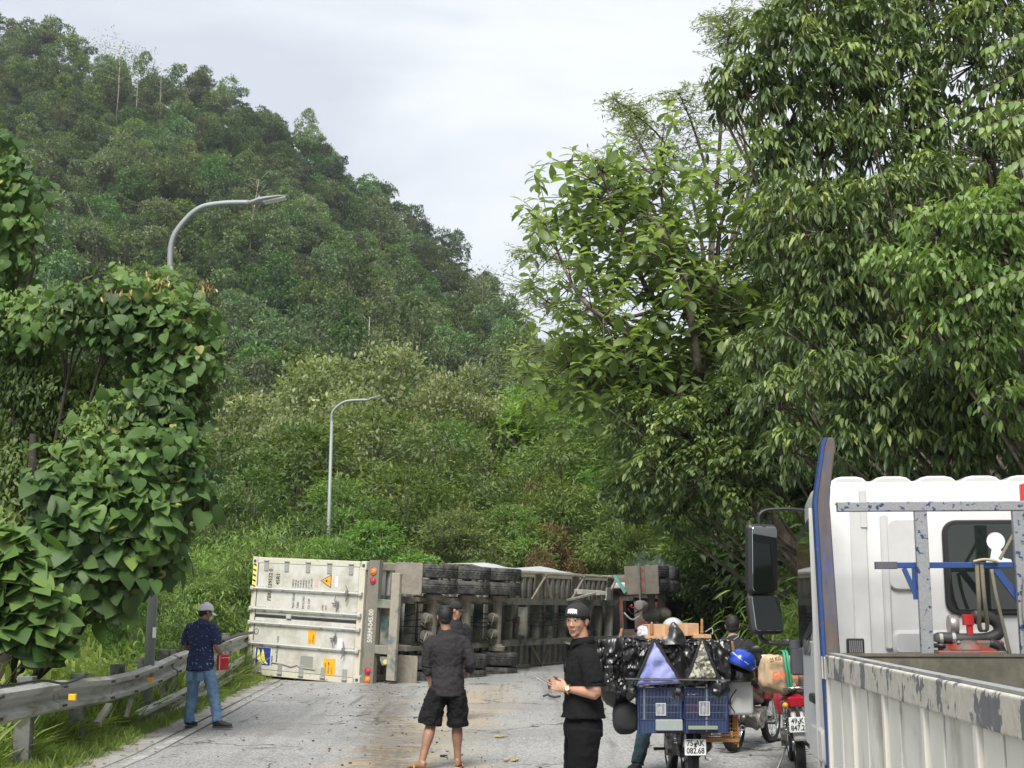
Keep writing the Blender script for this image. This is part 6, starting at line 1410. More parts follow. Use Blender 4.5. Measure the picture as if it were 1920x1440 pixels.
def head_shape(mb, c, Rm, s=1.0):
    c = Vector(c); P = lambda *a: c + Rm @ (Vector(a)*s)
    mb.ell(P(0, -.012, .03), (.075*s, .094*s, .094*s), 18, 12, M=Rm)
    mb.ell(P(0, .018, -.012), (.066*s, .074*s, .092*s), 18, 12, M=Rm)
    mb.ell(P(0, .030, -.072), (.048*s, .046*s, .038*s), 14, 8, M=Rm)
    mb.ell(P(0, .060, -.098), (.022*s, .018*s, .016*s), 10, 6, M=Rm)
    for q_ in (-1, 1):
        mb.ell(P(q_*.036, .060, -.022), (.022*s, .022*s, .024*s), 10, 6, M=Rm)
        mb.ell(P(q_*.079, -.006, -.004), (.009*s, .019*s, .032*s), 10, 8, M=Rm)
        mb.ell(P(q_*.085, -.014, .006), (.008*s, .010*s, .020*s), 8, 6, M=Rm)
        mb.ell(P(q_*.012, .098, -.030), (.009*s, .009*s, .007*s), 8, 6, M=Rm)
    mb.ell(P(0, .080, .030), (.046*s, .012*s, .010*s), 12, 6, M=Rm)
    mb.tube([P(0, .084, .018), P(0, .097, -.008), P(0, .106, -.026), P(0, .094, -.036)], [.007*s, .009*s, .0115*s, .009*s], 8)
    mb.ell(P(0, .083, -.058), (.024*s, .009*s, .007*s), 12, 6, M=Rm); mb.ell(P(0, .081, -.068), (.020*s, .009*s, .006*s), 12, 6, M=Rm)
def face_bits(E, c, Rm, s=1.0, brows=True):
    c = Vector(c); P = lambda *a: c + Rm @ (Vector(a)*s)
    for q_ in (-1, 1):
        m = MB(); m.ell(P(q_*.030, .0815, .009), (.0135*s, .005*s, .0052*s), 12, 8, M=Rm); e = m.build('eye', mat('eye_white', (.6, .56, .52), .3), E, smooth='all')
        m = MB(); m.ell(P(q_*.029, .0862, .009), (.0052*s, .002*s, .0050*s), 10, 6, M=Rm); m.build('iris', mat('iris_dark', (.012, .008, .006), .15), e, smooth='all')
        m = MB(); m.tube([P(q_*.014, .087, .0125), P(q_*.030, .0885, .0165), P(q_*.045, .080, .011)], [.0016, .0022, .0014], 6); m.build('eyelid_line', hairm, e, smooth='all')
        m = MB(); m.tube([P(q_*.012, .0895, .030), P(q_*.028, .0885, .035), P(q_*.046, .078, .028)], [(.0025, .003), (.0025, .003), (.002, .002)], 6); m.build('eyebrow', hairm, E, smooth='all')
    m = MB(); m.ell(P(0, .0895, -.058), (.019*s, .003*s, .0035*s), 12, 6, M=Rm); m.ell(P(0, .0875, -.067), (.017*s, .0035*s, .0042*s), 12, 6, M=Rm); m.build('lips', mat('lip_brown', (.36, .16, .115), .55), E, smooth='all')
    m = MB(); m.ell(P(0, .0905, -.0622), (.016*s, .002*s, .0016*s), 10, 5, M=Rm); m.build('mouth_line', mat('mouth_dark', (.06, .015, .012), .5), E, smooth='all')
def hair_shell(E, c, Rm, s=1.0, low=-.06, m=None):
    mb = MB(); c = Vector(c); P = lambda *a: c + Rm @ (Vector(a)*s)
    mb.ell(P(0, -.020, .034), (.081*s, .098*s, .098*s), 26, 20, M=Rm)
    for k in range(14):
        a = k/13*2*math.pi; mb.ell(P(.045*math.cos(a), -.02+.05*math.sin(a), .105), (.022*s, .024*s, .024*s), 8, 6, M=Rm)
    mb.ell(P(0, -.052, -.022), (.064*s, .052*s, .052*s), 16, 12, M=Rm)
    Ri = Rm.transposed(); keep = []
    return remesh(mb, 'hair', m or hairm, E, .007, 3, .006, .012)
def cap(E, c, Rm, s, m, backwards=False, name='cap'):
    """baseball cap: dome, band, brim"""
    c = Vector(c); P = lambda *a: c + Rm @ (Vector(a)*s); vs, fs = [], []; nr, ns = 9, 28
    for i in range(nr+1):
        th = (math.pi/2)*i/nr
        for k in range(ns):
            a = 2*math.pi*k/ns; x, y, z = math.sin(th)*math.cos(a), math.sin(th)*math.sin(a), math.cos(th)
            vs.append(P(.089*x, -.012+.104*y, .050 + .086*z**.8 - .034*max(0, -y)*math.sin(th)))
    for i in range(nr):
        for k in range(ns): k2 = (k+1) % ns; fs.append((i*ns+k, (i+1)*ns+k, (i+1)*ns+k2, i*ns+k2))
    b = len(vs)
    for k in range(ns):
        v = vs[nr*ns+k]; vs.append(tuple(Vector(v) - Rm @ Vector((0, 0, .018*s))))
    for k in range(ns): k2 = (k+1) % ns; fs.append((nr*ns+k, b+k, b+k2, nr*ns+k2))
    mb = MB(); mb.add(vs, fs); o = mb.build(name, m, E, smooth='all'); sl_ = o.modifiers.new('solid', 'SOLIDIFY'); sl_.thickness = .004
    sg = -1 if backwards else 1; vs, fs = [], []
    for i in range(7):
        for k in range(13):
            a = R(-58 + 116*k/12); rr = 1 + (.75 if not backwards else .62)*(i/6)*math.cos(a*.9)**.8
            x, y = .088*math.sin(a)*(1+(rr-1)*.25), sg*(.100*math.cos(a)*rr) - .010
            vs.append(P(x, y, (.036 if not backwards else .004) - (.030 if not backwards else .055)*(i/6) - .03*(math.sin(a)**2) + (-.012 if backwards else 0)))
    fs = [(i*13+k, i*13+k+1, (i+1)*13+k+1, (i+1)*13+k) for i in range(6) for k in range(12)]
    mb = MB(); mb.add(vs, fs); br = mb.build('brim', m, o, smooth='all'); sl_ = br.modifiers.new('solid', 'SOLIDIFY'); sl_.thickness = .005
    mb = MB(); mb.ell(P(0, -.01, .132), (.008*s,)*3, 8, 6, M=Rm); mb.build('button', m, o, smooth='all')
    return o
def arm(mb, sh, el, wr, r=(.048, .040, .034, .026), flat=(1, 0, 0)):
    sh, el, wr = Vector(sh), Vector(el), Vector(wr); sh = sh + Vector((-.05 if sh.x > 0 else .05, 0, -.05)); r = (r[0]*.8,)+tuple(r[1:])
    loft(mb, [(sh, r[0], r[0]), (sh.lerp(el, .5), r[1], r[1]*1.08), (el, r[2]*.98, r[2]), (el.lerp(wr, .3), r[2]*1.08, r[2]), (wr, r[3], r[3]*.8)], 12, 4)
def leg(mb, hip, kn, an, r=(.085, .055, .058, .036)):
    hip, kn, an = Vector(hip), Vector(kn), Vector(an); hip = hip.lerp(kn, .22); r = (r[0]*.85,)+tuple(r[1:]); t = (an-kn)
    back = Vector((0, -.012, 0))
    loft(mb, [(hip, r[0], r[0]), (hip.lerp(kn, .5), r[0]*.8, r[0]*.85), (kn, r[1], r[1]), (kn.lerp(an, .3)+back, r[2], r[2]*1.05), (kn.lerp(an, .7), r[2]*.68, r[2]*.7), (an, r[3], r[3])], 14, 4)
def barefoot(mb, an, d, L=.25):
    a = Vector(an); d = Vector(d).normalized(); s = d.cross(Vector((0, 0, 1)))
    g = a.z-.075
    loft(mb, [(Vector((a.x, a.y, g+.045)) - d*.055, .028, .034), (Vector((a.x, a.y, g+.05)), .036, .045), (Vector((a.x, a.y, g+.036))+d*.07, .040, .032), (Vector((a.x, a.y, g+.024))+d*.13, .044, .02), (Vector((a.x, a.y, g+.018))+d*.16, .040, .015)], 12, 3, flat=s)
    for k in range(5):
        o = (k-2)*.017; mb.tube([Vector((a.x, a.y, g+.017))+d*.15+s*o, Vector((a.x, a.y, g+.014))+d*(.195-.008*abs(k-1))+s*o*1.1], [.009, .0075], 6)
def shoe(E, an, d, m, sole, L=.28):
    a = Vector(an); d = Vector(d).normalized(); s = d.cross(Vector((0, 0, 1))); g = a.z-.085
    mb = MB(); loft(mb, [(Vector((a.x, a.y, g+.06)) - d*.065, .036, .042), (Vector((a.x, a.y, g+.075)), .043, .06), (Vector((a.x, a.y, g+.056))+d*.08, .048, .042), (Vector((a.x, a.y, g+.044))+d*.16, .048, .028), (Vector((a.x, a.y, g+.04))+d*.20, .036, .02)], 14, 3, flat=s)
    o = remesh(mb, 'shoe', m, E, .008, 4)
    mb = MB(); loft(mb, [(Vector((a.x, a.y, g+.014)) - d*.075, .034, .014), (Vector((a.x, a.y, g+.014))+d*.03, .042, .015), (Vector((a.x, a.y, g+.014))+d*.14, .050, .014), (Vector((a.x, a.y, g+.016))+d*.215, .034, .012)], 14, 3, flat=s); remesh(mb, 'sole', sole, o, .008, 2)
def torso(mb, rings, seg=22): loft(mb, rings, seg, 5)

# ---------- left man: white cap, navy patterned shirt, jeans
def patterned_navy():
    m = cloth('navy_patterned_shirt', (0.018, 0.026, 0.10), rough=.8); nt = m.node_tree; b = nt.nodes['Principled BSDF']
    src = b.inputs['Base Color'].links[0].from_socket
    tc = N(nt, 'ShaderNodeTexCoord'); v = N(nt, 'ShaderNodeTexVoronoi'); v.inputs['Scale'].default_value = 24; nt.links.new(tc.outputs['Object'], v.inputs['Vector'])
    r = N(nt, 'ShaderNodeMapRange'); r.inputs[1].default_value = .13; r.inputs[2].default_value = .17; r.inputs[3].default_value = 1; r.inputs[4].default_value = 0; nt.links.new(v.outputs['Distance'], r.inputs[0])
    mx = N(nt, 'ShaderNodeMix', data_type='RGBA'); mx.inputs[7].default_value = (.45, .5, .62, 1); nt.links.new(r.outputs[0], mx.inputs[0]); nt.links.new(src, mx.inputs[6]); nt.links.new(mx.outputs[2], b.inputs['Base Color']); return m
def man_left():
    Y = 18.0; p = at(380, 1148, Y); g0 = float(zr(Y))+.005
    E = empty('person', (p.x, Y, g0), R(-22), 'man in white cap, navy patterned shirt and jeans, back turned by the left guardrail', 'person')
    E.scale = (.945,)*3
    b = MB(); hc = (.0, .075, 1.575); RH = headrot(R(-28), R(-14)); head_shape(b, hc, RH)
    loft(b, [((0, .0, 1.38), .06, .06), ((0, .03, 1.46), .053, .055), ((0, .055, 1.53), .05, .055)], 12, 3)
    arm(b, (.20, 0, 1.36), (.27, -.03, 1.10), (.235, .19, .96)); hand(b, (.235, .19, .96), (-.1, .9, -.35), (-1, 0, 0), (0, 0, 1), .55)
    arm(b, (-.20, 0, 1.36), (-.27, .0, 1.10), (-.12, .22, 1.0)); hand(b, (-.12, .22, 1.0), (.7, .7, 0), (1, -.6, 0), (0, 0, 1), .5)
    loft(b, [((0, 0, 1.0), .13, .10), ((0, 0, 1.2), .14, .10), ((0, 0, 1.34), .13, .08)], 14, 3)
    leg(b, (-.09, 0, .90), (-.13, .03, .48), (-.155, -.0, .09), (.08, .05, .05, .034)); leg(b, (.09, 0, .90), (.20, .04, .50), (.30, .02, .09), (.08, .05, .05, .034))
    remesh(b, 'body', skin_tan, E, .008, 3)
    hs = hair_shell(E, hc, RH, .985); cap(E, hc, RH, 1.08, mat('cap_white', (.75, .76, .78), .8, var=.05, scale=10))
    m = MB(); m.ell(Vector(hc)+RH @ Vector((0, .075, -.055)), (.052, .04, .045), 14, 10, M=RH); m.build('face_mask', mat('mask_white', (.7, .7, .68), .8), E, smooth='all')
    c = MB(); torso(c, [((0, -.005, .775), .205, .165), ((0, 0, .90), .20, .15), ((0, 0, 1.1), .185, .125), ((0, -.01, 1.27), .20, .125), ((0, -.005, 1.38), .185, .10), ((0, .012, 1.44), .105, .08), ((0, .022, 1.475), .066, .066)])
    for sx, el in ((1, (.265, -.025, 1.14)), (-1, (-.265, .0, 1.14))): loft(c, [((sx*.14, 0, 1.375), .08, .08), ((sx*.20, -.005, 1.33), .085, .083), (Vector((sx*.235, -.01, 1.24)), .078, .08), (el, .072, .075)], 14, 4)
    remesh(c, 'shirt', patterned_navy(), E, .011, 4, .03, .075)
    jm = cloth('blue_denim', (.13, .23, .40), rough=.9, var=.2, scale=3, col2=(.22, .34, .50), amt=.45, edge=.5)
    c = MB(); torso(c, [((0, 0, .97), .16, .115), ((0, -.01, .88), .175, .14), ((0, -.005, .80), .17, .135)])
    loft(c, [((-.085, -.005, .87), .10, .12), ((-.12, .02, .65), .088, .095), ((-.135, .03, .46), .075, .08), ((-.15, .0, .25), .07, .075), ((-.155, 0, .07), .072, .078)], 16, 4)
    loft(c, [((.085, -.005, .87), .10, .12), ((.15, .02, .67), .09, .098), ((.20, .04, .48), .077, .08), ((.26, .03, .26), .07, .075), ((.295, .02, .09), .07, .078)], 16, 4)
    jn = remesh(c, 'jeans', jm, E, .011, 3, .035, .06)
    for sx in (-1, 1): m = MB(); m.rbox((sx*.085, -.128, .70), (.11, .012, .12), .015, axis=1); m.build('pocket', jm, jn, bevel=.004)
    sm_, so_ = mat('shoe_black', (.03, .03, .033), .6), mat('shoe_sole', (.08, .08, .08), .7)
    shoe(E, (-.155, 0, .09), (-.15, 1, 0), sm_, so_); shoe(E, (.30, .02, .09), (1, .35, 0), sm_, so_)
    # folded shoulder-strap crease
    bag = empty('red_bag', (0, 0, 0), R(-22), 'small red zipped bag held by the man in the white cap', 'bag'); bag.location = E.location + Matrix.Rotation(R(-22), 3, 'Z') @ Vector((.235, .16, .84))
    m = MB(); m.rbox((0, 0, 0), (.07, .20, .20), .02); m.build('bag_body', mat('bag_red', (.5, .015, .03), .45), bag, bevel=.004)
    m = MB(); m.box((.037, 0, .06), (.004, .18, .008)); m.box((-.037, 0, .06), (.004, .18, .008)); m.box((.02, -.102, 0), (.01, .004, .19)); m.build('zip', mat('zip_white', (.7, .65, .65), .5), bag)
    m = MB(); m.tube(smooth_path([(0, -.07, .10), (0, -.04, .14), (0, .04, .14), (0, .07, .10)], 4), .006, 6); m.build('strap', mat('bag_red', (.5, .015, .03), .45), bag)
man_left()
# ---------- man in dark long-sleeved top and shorts, from behind
def man_tshirt():
    Y = 13.7; p = at(840, 1148, Y); g0 = float(zr(Y))+.005
    E = empty('person', (p.x, Y, g0), R(2), 'man from behind in faded black long-sleeved top, black shorts and tan sandals', 'person')
    E.scale = (.935,)*3
    b = MB(); hc = (-.03, .03, 1.60); RH = headrot(R(4), R(3)); head_shape(b, hc, RH)
    loft(b, [((-.01, 0, 1.40), .06, .06), ((-.02, .01, 1.48), .055, .055), ((-.03, .02, 1.56), .054, .055)], 12, 3)
    arm(b, (-.20, 0, 1.40), (-.215, -.03, 1.11), (-.175, .02, .86)); hand(b, (-.175, .02, .86), (.25, .1, -1), (1, .3, 0), (.2, 1, 0), .42)
    arm(b, (.20, 0, 1.40), (.25, -.02, 1.12), (.20, .17, .97)); hand(b, (.20, .17, .97), (-.1, .95, .1), (-1, 0, 0), (0, 0, 1), .5)
    loft(b, [((0, 0, 1.0), .13, .10), ((0, 0, 1.2), .14, .10), ((0, 0, 1.36), .12, .075)], 14, 3)
    LA, RA = (-.265, -.08, .085), (.115, .12, .075)
    leg(b, (-.09, 0, .88), (-.17, .05, .48), LA, (.09, .056, .062, .036)); leg(b, (.09, 0, .88), (.105, .10, .47), RA, (.09, .056, .060, .036))
    barefoot(b, (LA[0], LA[1], .095), (-.75, .65, 0)); barefoot(b, (RA[0], RA[1], .095), (.15, 1, 0))
    remesh(b, 'body', skin_tan, E, .0065, 3)
    sm_ = mat('sandal_tan', (.48, .28, .17), .6, var=.1, scale=10)
    for an, d in ((LA, (-.75, .65, 0)), (RA, (.15, 1, 0))):
        a = Vector(an); d = Vector(d).normalized(); s = d.cross(Vector((0, 0, 1))); m = MB()
        loft(m, [(Vector((a.x, a.y, .012)) - d*.075, .032, .012), (Vector((a.x, a.y, .012))+d*.03, .04, .012), (Vector((a.x, a.y, .012))+d*.14, .052, .012), (Vector((a.x, a.y, .012))+d*.21, .034, .011)], 14, 3, flat=s); o = remesh(m, 'sandal', sm_, E, .006, 2)
        m = MB()
        for q_ in (-1, 1): m.tube(smooth_path([Vector((a.x, a.y, .02))+d*.06+s*.048*q_, Vector((a.x, a.y, .062))+d*.09+s*.028*q_, Vector((a.x, a.y, .04))+d*.155], 4), .008, 6)
        m.build('strap', sm_, o, smooth='all')
    hair_shell(E, hc, RH, 1.0)
    tm = cloth('faded_black_top', (.012, .011, .013), var=.2, scale=2.2, col2=(.028, .024, .028), amt=.45, edge=.6)
    c = MB(); torso(c, [((0, .0, .77), .185, .165), ((0, 0, .88), .178, .15), ((0, 0, 1.07), .168, .125), ((0, -.01, 1.25), .188, .125), ((0, -.01, 1.35), .178, .10), ((-.005, .0, 1.42), .115, .075), ((-.01, .0, 1.47), .07, .062)])
    loft(c, [((-.12, 0, 1.36), .06, .065), ((-.185, -.005, 1.325), .066, .066), ((-.215, -.02, 1.22), .058, .062), ((-.222, -.03, 1.10), .056, .06), ((-.208, -.02, 1.03), .054, .056), ((-.20, -.005, .995), .05, .052)], 14, 4)
    loft(c, [((.12, 0, 1.36), .06, .065), ((.185, -.005, 1.325), .066, .066), ((.232, -.015, 1.22), .058, .062), ((.253, -.02, 1.11), .058, .062), ((.24, .05, 1.06), .054, .056), ((.23, .08, 1.04), .05, .052)], 14, 4)
    sh = remesh(c, 'long_sleeved_top', tm, E, .0095, 3, .028, .06)
    m = MB()
    for x, y, z, k in ((-.215, -.022, 1.05, 0), (-.205, -.012, 1.02, 1), (-.222, -.03, 1.085, 2)): m.tube([Vector((x+.056*math.cos(R(a)), y+.058*math.sin(R(a)), z+.008*math.sin(R(a*2)))) for a in range(0, 360, 20)], .006, 6, closed=True)
    m.build('sleeve_fold', tm, sh, smooth='all')
    sm2 = cloth('black_shorts', (.007, .007, .008), rough=.85, spec=.3)
    c = MB(); torso(c, [((0, 0, .93), .145, .105), ((0, 0, .85), .16, .13), ((0, 0, .78), .17, .135)])
    loft(c, [((-.09, 0, .83), .105, .13), ((-.14, .02, .68), .115, .125), ((-.175, .035, .55), .128, .125), ((-.19, .04, .475), .132, .125)], 18, 4)
    loft(c, [((.09, 0, .83), .105, .13), ((.105, .03, .68), .11, .12), ((.11, .06, .55), .112, .12), ((.112, .08, .46), .114, .12)], 18, 4)
    remesh(c, 'shorts', sm2, E, .0095, 3, .04, .07)
man_tshirt()
# ---------- man in a black cap, mostly hidden behind the other
def man_cap():
    Y = 19.0; p = at(853, 1148, Y); g0 = float(zr(Y))+.005
    E = empty('person', (p.x, Y, g0), R(-165), 'man in black cap in profile, half hidden behind the man in shorts', 'person')
    E.scale = (.965,)*3
    b = MB(); hc = (0, .03, 1.56); RH = headrot(R(72), R(-6)); head_shape(b, hc, RH)
    loft(b, [((0, 0, 1.36), .06, .06), ((0, .01, 1.44), .055, .055), ((0, .02, 1.52), .054, .055)], 12, 3)
    arm(b, (.18, 0, 1.36), (.20, -.03, 1.08), (.15, .14, .90)); hand(b, (.15, .14, .90), (0, .2, -1), (-1, 0, 0), (0, 1, 0), .4)
    arm(b, (-.18, 0, 1.36), (-.20, -.03, 1.08), (-.15, .14, .90)); hand(b, (-.15, .14, .90), (0, .2, -1), (1, 0, 0), (0, 1, 0), .4)
    loft(b, [((0, 0, 1.0), .13, .10), ((0, 0, 1.2), .13, .09), ((0, 0, 1.32), .12, .075)], 14, 3)
    leg(b, (-.07, 0, .86), (-.06, .03, .46), (-.055, 0, .09)); leg(b, (.07, 0, .86), (.06, .03, .46), (.055, 0, .09)); remesh(b, 'body', skin_m, E, .009, 3)
    face_bits(E, hc, RH); hair_shell(E, hc, RH, .985); cap(E, hc, RH, 1.03, mat('cap_black', (.018, .018, .02), .85, var=.15, scale=12))
    c = MB(); torso(c, [((0, 0, .84), .16, .13), ((0, 0, 1.05), .155, .12), ((0, -.01, 1.24), .165, .12), ((0, -.005, 1.32), .15, .10), ((0, .0, 1.41), .10, .075), ((0, .005, 1.45), .064, .062)])
    for sx in (-1, 1): loft(c, [((sx*.12, 0, 1.33), .07, .075), ((sx*.17, -.005, 1.28), .07, .072), ((sx*.195, -.02, 1.14), .062, .068)], 14, 4)
    remesh(c, 'shirt', cloth('black_shirt', (.014, .014, .016), rough=.85), E, .012, 3, .025, .07)
    c = MB(); torso(c, [((0, 0, .92), .15, .11), ((0, 0, .82), .17, .135), ((0, 0, .76), .17, .13)])
    for sx in (-1, 1): loft(c, [((sx*.075, 0, .82), .09, .12), ((sx*.062, .03, .46), .066, .08), ((sx*.055, 0, .07), .055, .075)], 14, 4)
    remesh(c, 'trousers', cloth('dark_trousers', (.02, .02, .022)), E, .013, 3, .03, .07)
    for sx in (-1, 1): shoe(E, (sx*.055, 0, .085), (sx*.02, 1, 0), mat('shoe_black', (.03, .03, .033), .6), mat('shoe_sole', (.08, .08, .08), .7))
man_cap()
# ---------- man in black polo, backwards cap, glasses, phone
def man_polo():
    Y = 9.6; p = at(1092, 1148, Y); g0 = float(zr(Y))+.005; RZ = R(96)
    E = empty('person', (p.x, Y, g0), RZ, 'young man in black polo and backwards black cap holding a phone', 'person')
    E.scale = (.96,)*3
    b = MB(); hc = (-.025, .045, 1.595); RH = headrot(R(56), R(-2), R(-2)); head_shape(b, hc, RH, .97)
    loft(b, [((-.0, -.005, 1.40), .066, .066), ((-.01, .01, 1.46), .056, .057), ((-.02, .03, 1.55), .053, .056)], 14, 3)
    LE, LW = (-.235, -.055, 1.09), (-.12, .135, 1.115)
    arm(b, (-.19, -.02, 1.36), LE, LW, (.052, .046, .040, .027)); hand(b, LW, (.12, .95, .30), (1, -.1, -.25), (.0, .15, 1), [.75, .85, .9, .95], 1.0)
    RE_, RW_ = (.22, -.06, 1.10), (.05, .16, 1.13)
    arm(b, (.19, -.02, 1.36), RE_, RW_, (.05, .045, .038, .026)); hand(b, RW_, (-.35, .9, .15), (-1, -.2, .1), (0, 0, 1), .6)
    loft(b, [((0, 0, .98), .13, .10), ((0, 0, 1.2), .13, .09), ((0, 0, 1.33), .12, .075)], 14, 3)
    leg(b, (-.09, 0, .88), (-.10, .02, .47), (-.11, -.02, .09)); leg(b, (.09, 0, .88), (.10, .04, .47), (.12, .02, .09)); remesh(b, 'body', skin_m, E, .0055, 3)
    face_bits(E, hc, RH, .97); hair_shell(E, hc, RH, .96)
    P = lambda *a: Vector(hc) + RH @ (Vector(a)*.97)
    cp = cap(E, hc, RH, 1.02, mat('cap_black', (.018, .018, .02), .85, var=.15, scale=12), True)
    m = MB(); vs = []
    for k in range(9):
        a = R(-26+52*k/8); vs += [P(.093*math.sin(a), -.010+.1085*math.cos(a), .060), P(.086*math.sin(a), -.010+.101*math.cos(a), .060+.030+.010*math.cos(a*2.6))]
    m.add(vs, [(2*k, 2*k+2, 2*k+3, 2*k+1) for k in range(8)]); m.build('cap_patch', mat('patch_pink_white', (.68, .55, .58), .8), cp, smooth='all')
    m = MB()
    for k in (-2, -1, 0, 1, 2): a = R(k*9.5); m.tube([P(.0935*math.sin(a), -.010+.1090*math.cos(a), .059), P(.093*math.sin(a), -.010+.1085*math.cos(a), .067)], .0040, 6)
    m.build('patch_marks', mat('cap_black', (.018, .018, .02), .85), cp)
    gl = mat('glasses_wire', (.25, .2, .15), .3, .8); m = MB()
    for q_ in (-1, 1):
        m.tube([P(q_*.031+.024*math.cos(R(a)), .098-.012*abs(math.cos(R(a)))*(1 if q_*math.cos(R(a)) > 0 else 0), .006+.019*math.sin(R(a))) for a in range(0, 360, 20)], .0012, 5, closed=True); m.tube([P(q_*.055, .088, .010), P(q_*.078, .03, .012), P(q_*.080, -.01, .008)], .0013, 5)
    m.tube([P(-.008, .100, .010), P(.008, .100, .010)], .0013, 5); m.build('glasses', gl, E, smooth='all')
    pm = cloth('black_polo', (.007, .007, .008), rough=.9, var=.15, spec=.25)
    c = MB(); torso(c, [((0, -.0, .905), .186, .165), ((0, .0, .98), .176, .15), ((0, .005, 1.07), .168, .135), ((0, .0, 1.24), .19, .132), ((0, -.01, 1.35), .178, .105), ((0, -.005, 1.42), .115, .08), ((0, .0, 1.455), .078, .074)])
    loft(c, [((-.11, -.01, 1.35), .07, .075), ((-.175, -.02, 1.315), .076, .078), ((-.21, -.035, 1.24), .068, .074), ((-.232, -.05, 1.155), .068, .076)], 16, 4)
    loft(c, [((.11, -.01, 1.35), .07, .075), ((.175, -.02, 1.315), .076, .078), ((.205, -.04, 1.24), .072, .078), ((.22, -.06, 1.165), .072, .078)], 16, 4)
    po = remesh(c, 'polo_shirt', pm, E, .009, 3, .022, .07)
    # collar: two folded flaps, open in front
    for sx in (-1, 1):
        vs = []
        for k in range(10):
            a = R(90 - sx*(14 + 150*k/9)); rx, ry = .076, .074; q_ = k/9; f = 1.24 if k else 1.5
            top = Vector((rx*math.cos(a), ry*math.sin(a)-.0, 1.468+.030*q_)); bot = Vector((rx*math.cos(a)*f*1.12, ry*math.sin(a)*f*1.05, 1.425+.018*q_ - (.035 if k == 0 else .012 if k == 1 else 0))); vs += [top, bot]
        m = MB(); m.add(vs, [(2*k, 2*k+2, 2*k+3, 2*k+1) for k in range(9)]); o = m.build('collar', pm, po, smooth='all'); s_ = o.modifiers.new('s', 'SOLIDIFY'); s_.thickness = .006
    m = MB(); m.box((0, .138, 1.33), (.03, .006, .2)); m.build('placket', pm, po)
    m = MB(); m.lathe([(.075, -.01), (.078, 0), (.074, .01)], (-.234, -.052, 1.152), 'z', 16); m.build('sleeve_hem', pm, po, smooth='all')
    c = MB(); torso(c, [((0, 0, .93), .15, .12), ((0, 0, .84), .165, .145), ((0, 0, .77), .165, .14)])
    loft(c, [((-.085, 0, .83), .10, .13), ((-.095, .02, .65), .10, .11), ((-.10, .025, .46), .088, .095), ((-.11, 0, .25), .085, .09), ((-.11, -.02, .07), .085, .10)], 16, 4)
    loft(c, [((.085, 0, .83), .10, .13), ((.095, .02, .65), .10, .11), ((.10, .04, .46), .088, .095), ((.115, .03, .25), .085, .09), ((.12, .02, .07), .085, .10)], 16, 4)
    remesh(c, 'trousers', cloth('black_trousers', (.006, .006, .007), rough=.9, spec=.2), E, .010, 3, .022, .08)
    for an in ((-.11, -.02, .085), (.12, .02, .085)): shoe(E, an, (0, 1, 0), mat('shoe_black', (.03, .03, .033), .6), mat('shoe_sole', (.08, .08, .08), .7))
    # watch
    wr = Vector(LE).lerp(Vector(LW), .93); d = (Vector(LW)-Vector(LE)).normalized(); gold = mat('watch_gold', (.65, .48, .2), .25, .9)
    m = MB(); u = d.orthogonal().normalized(); v = d.cross(u); m.tube([wr + (u*math.cos(R(a))+v*math.sin(R(a)))*.034 for a in range(0, 360, 20)], [(.010, .004)]*18, 6, closed=True, flat=d); wt = m.build('watch', gold, E, smooth='all')
    out_ = (Vector((-1, -.3, .1)) - Vector((-1, -.3, .1)).dot(d)*d).normalized(); m = MB(); m.cyl(wr+out_*.030, wr+out_*.042, .020, seg=18); m.build('watch_case', gold, wt, smooth=True); m = MB(); m.cyl(wr+out_*.0422, wr+out_*.0436, .016, seg=18); m.build('dial', mat('dial_pale', (.75, .68, .5), .3), wt)
    # phone held at the fingertips
    RM = Matrix.Rotation(RZ, 3, 'Z'); hp = E.location + RM @ ((Vector(LW) + Vector((.055, .155, .045)))*.96)
    ph = empty('mobile_phone', hp, 0, 'slim phone in the hand of the man in the black polo', 'phone'); ph.rotation_euler = (R(28), 0, RZ+R(6))
    m = MB(); m.rbox((0, 0, 0), (.072, .15, .009), .012); m.build('phone_body', mat('phone_silver', (.55, .58, .62), .25, .6), ph, smooth=True)
    m = MB(); m.rbox((0, 0, .006), (.066, .142, .002), .009); m.build('screen', mat('screen_black', (.01, .01, .012), .08), ph)
man_polo()
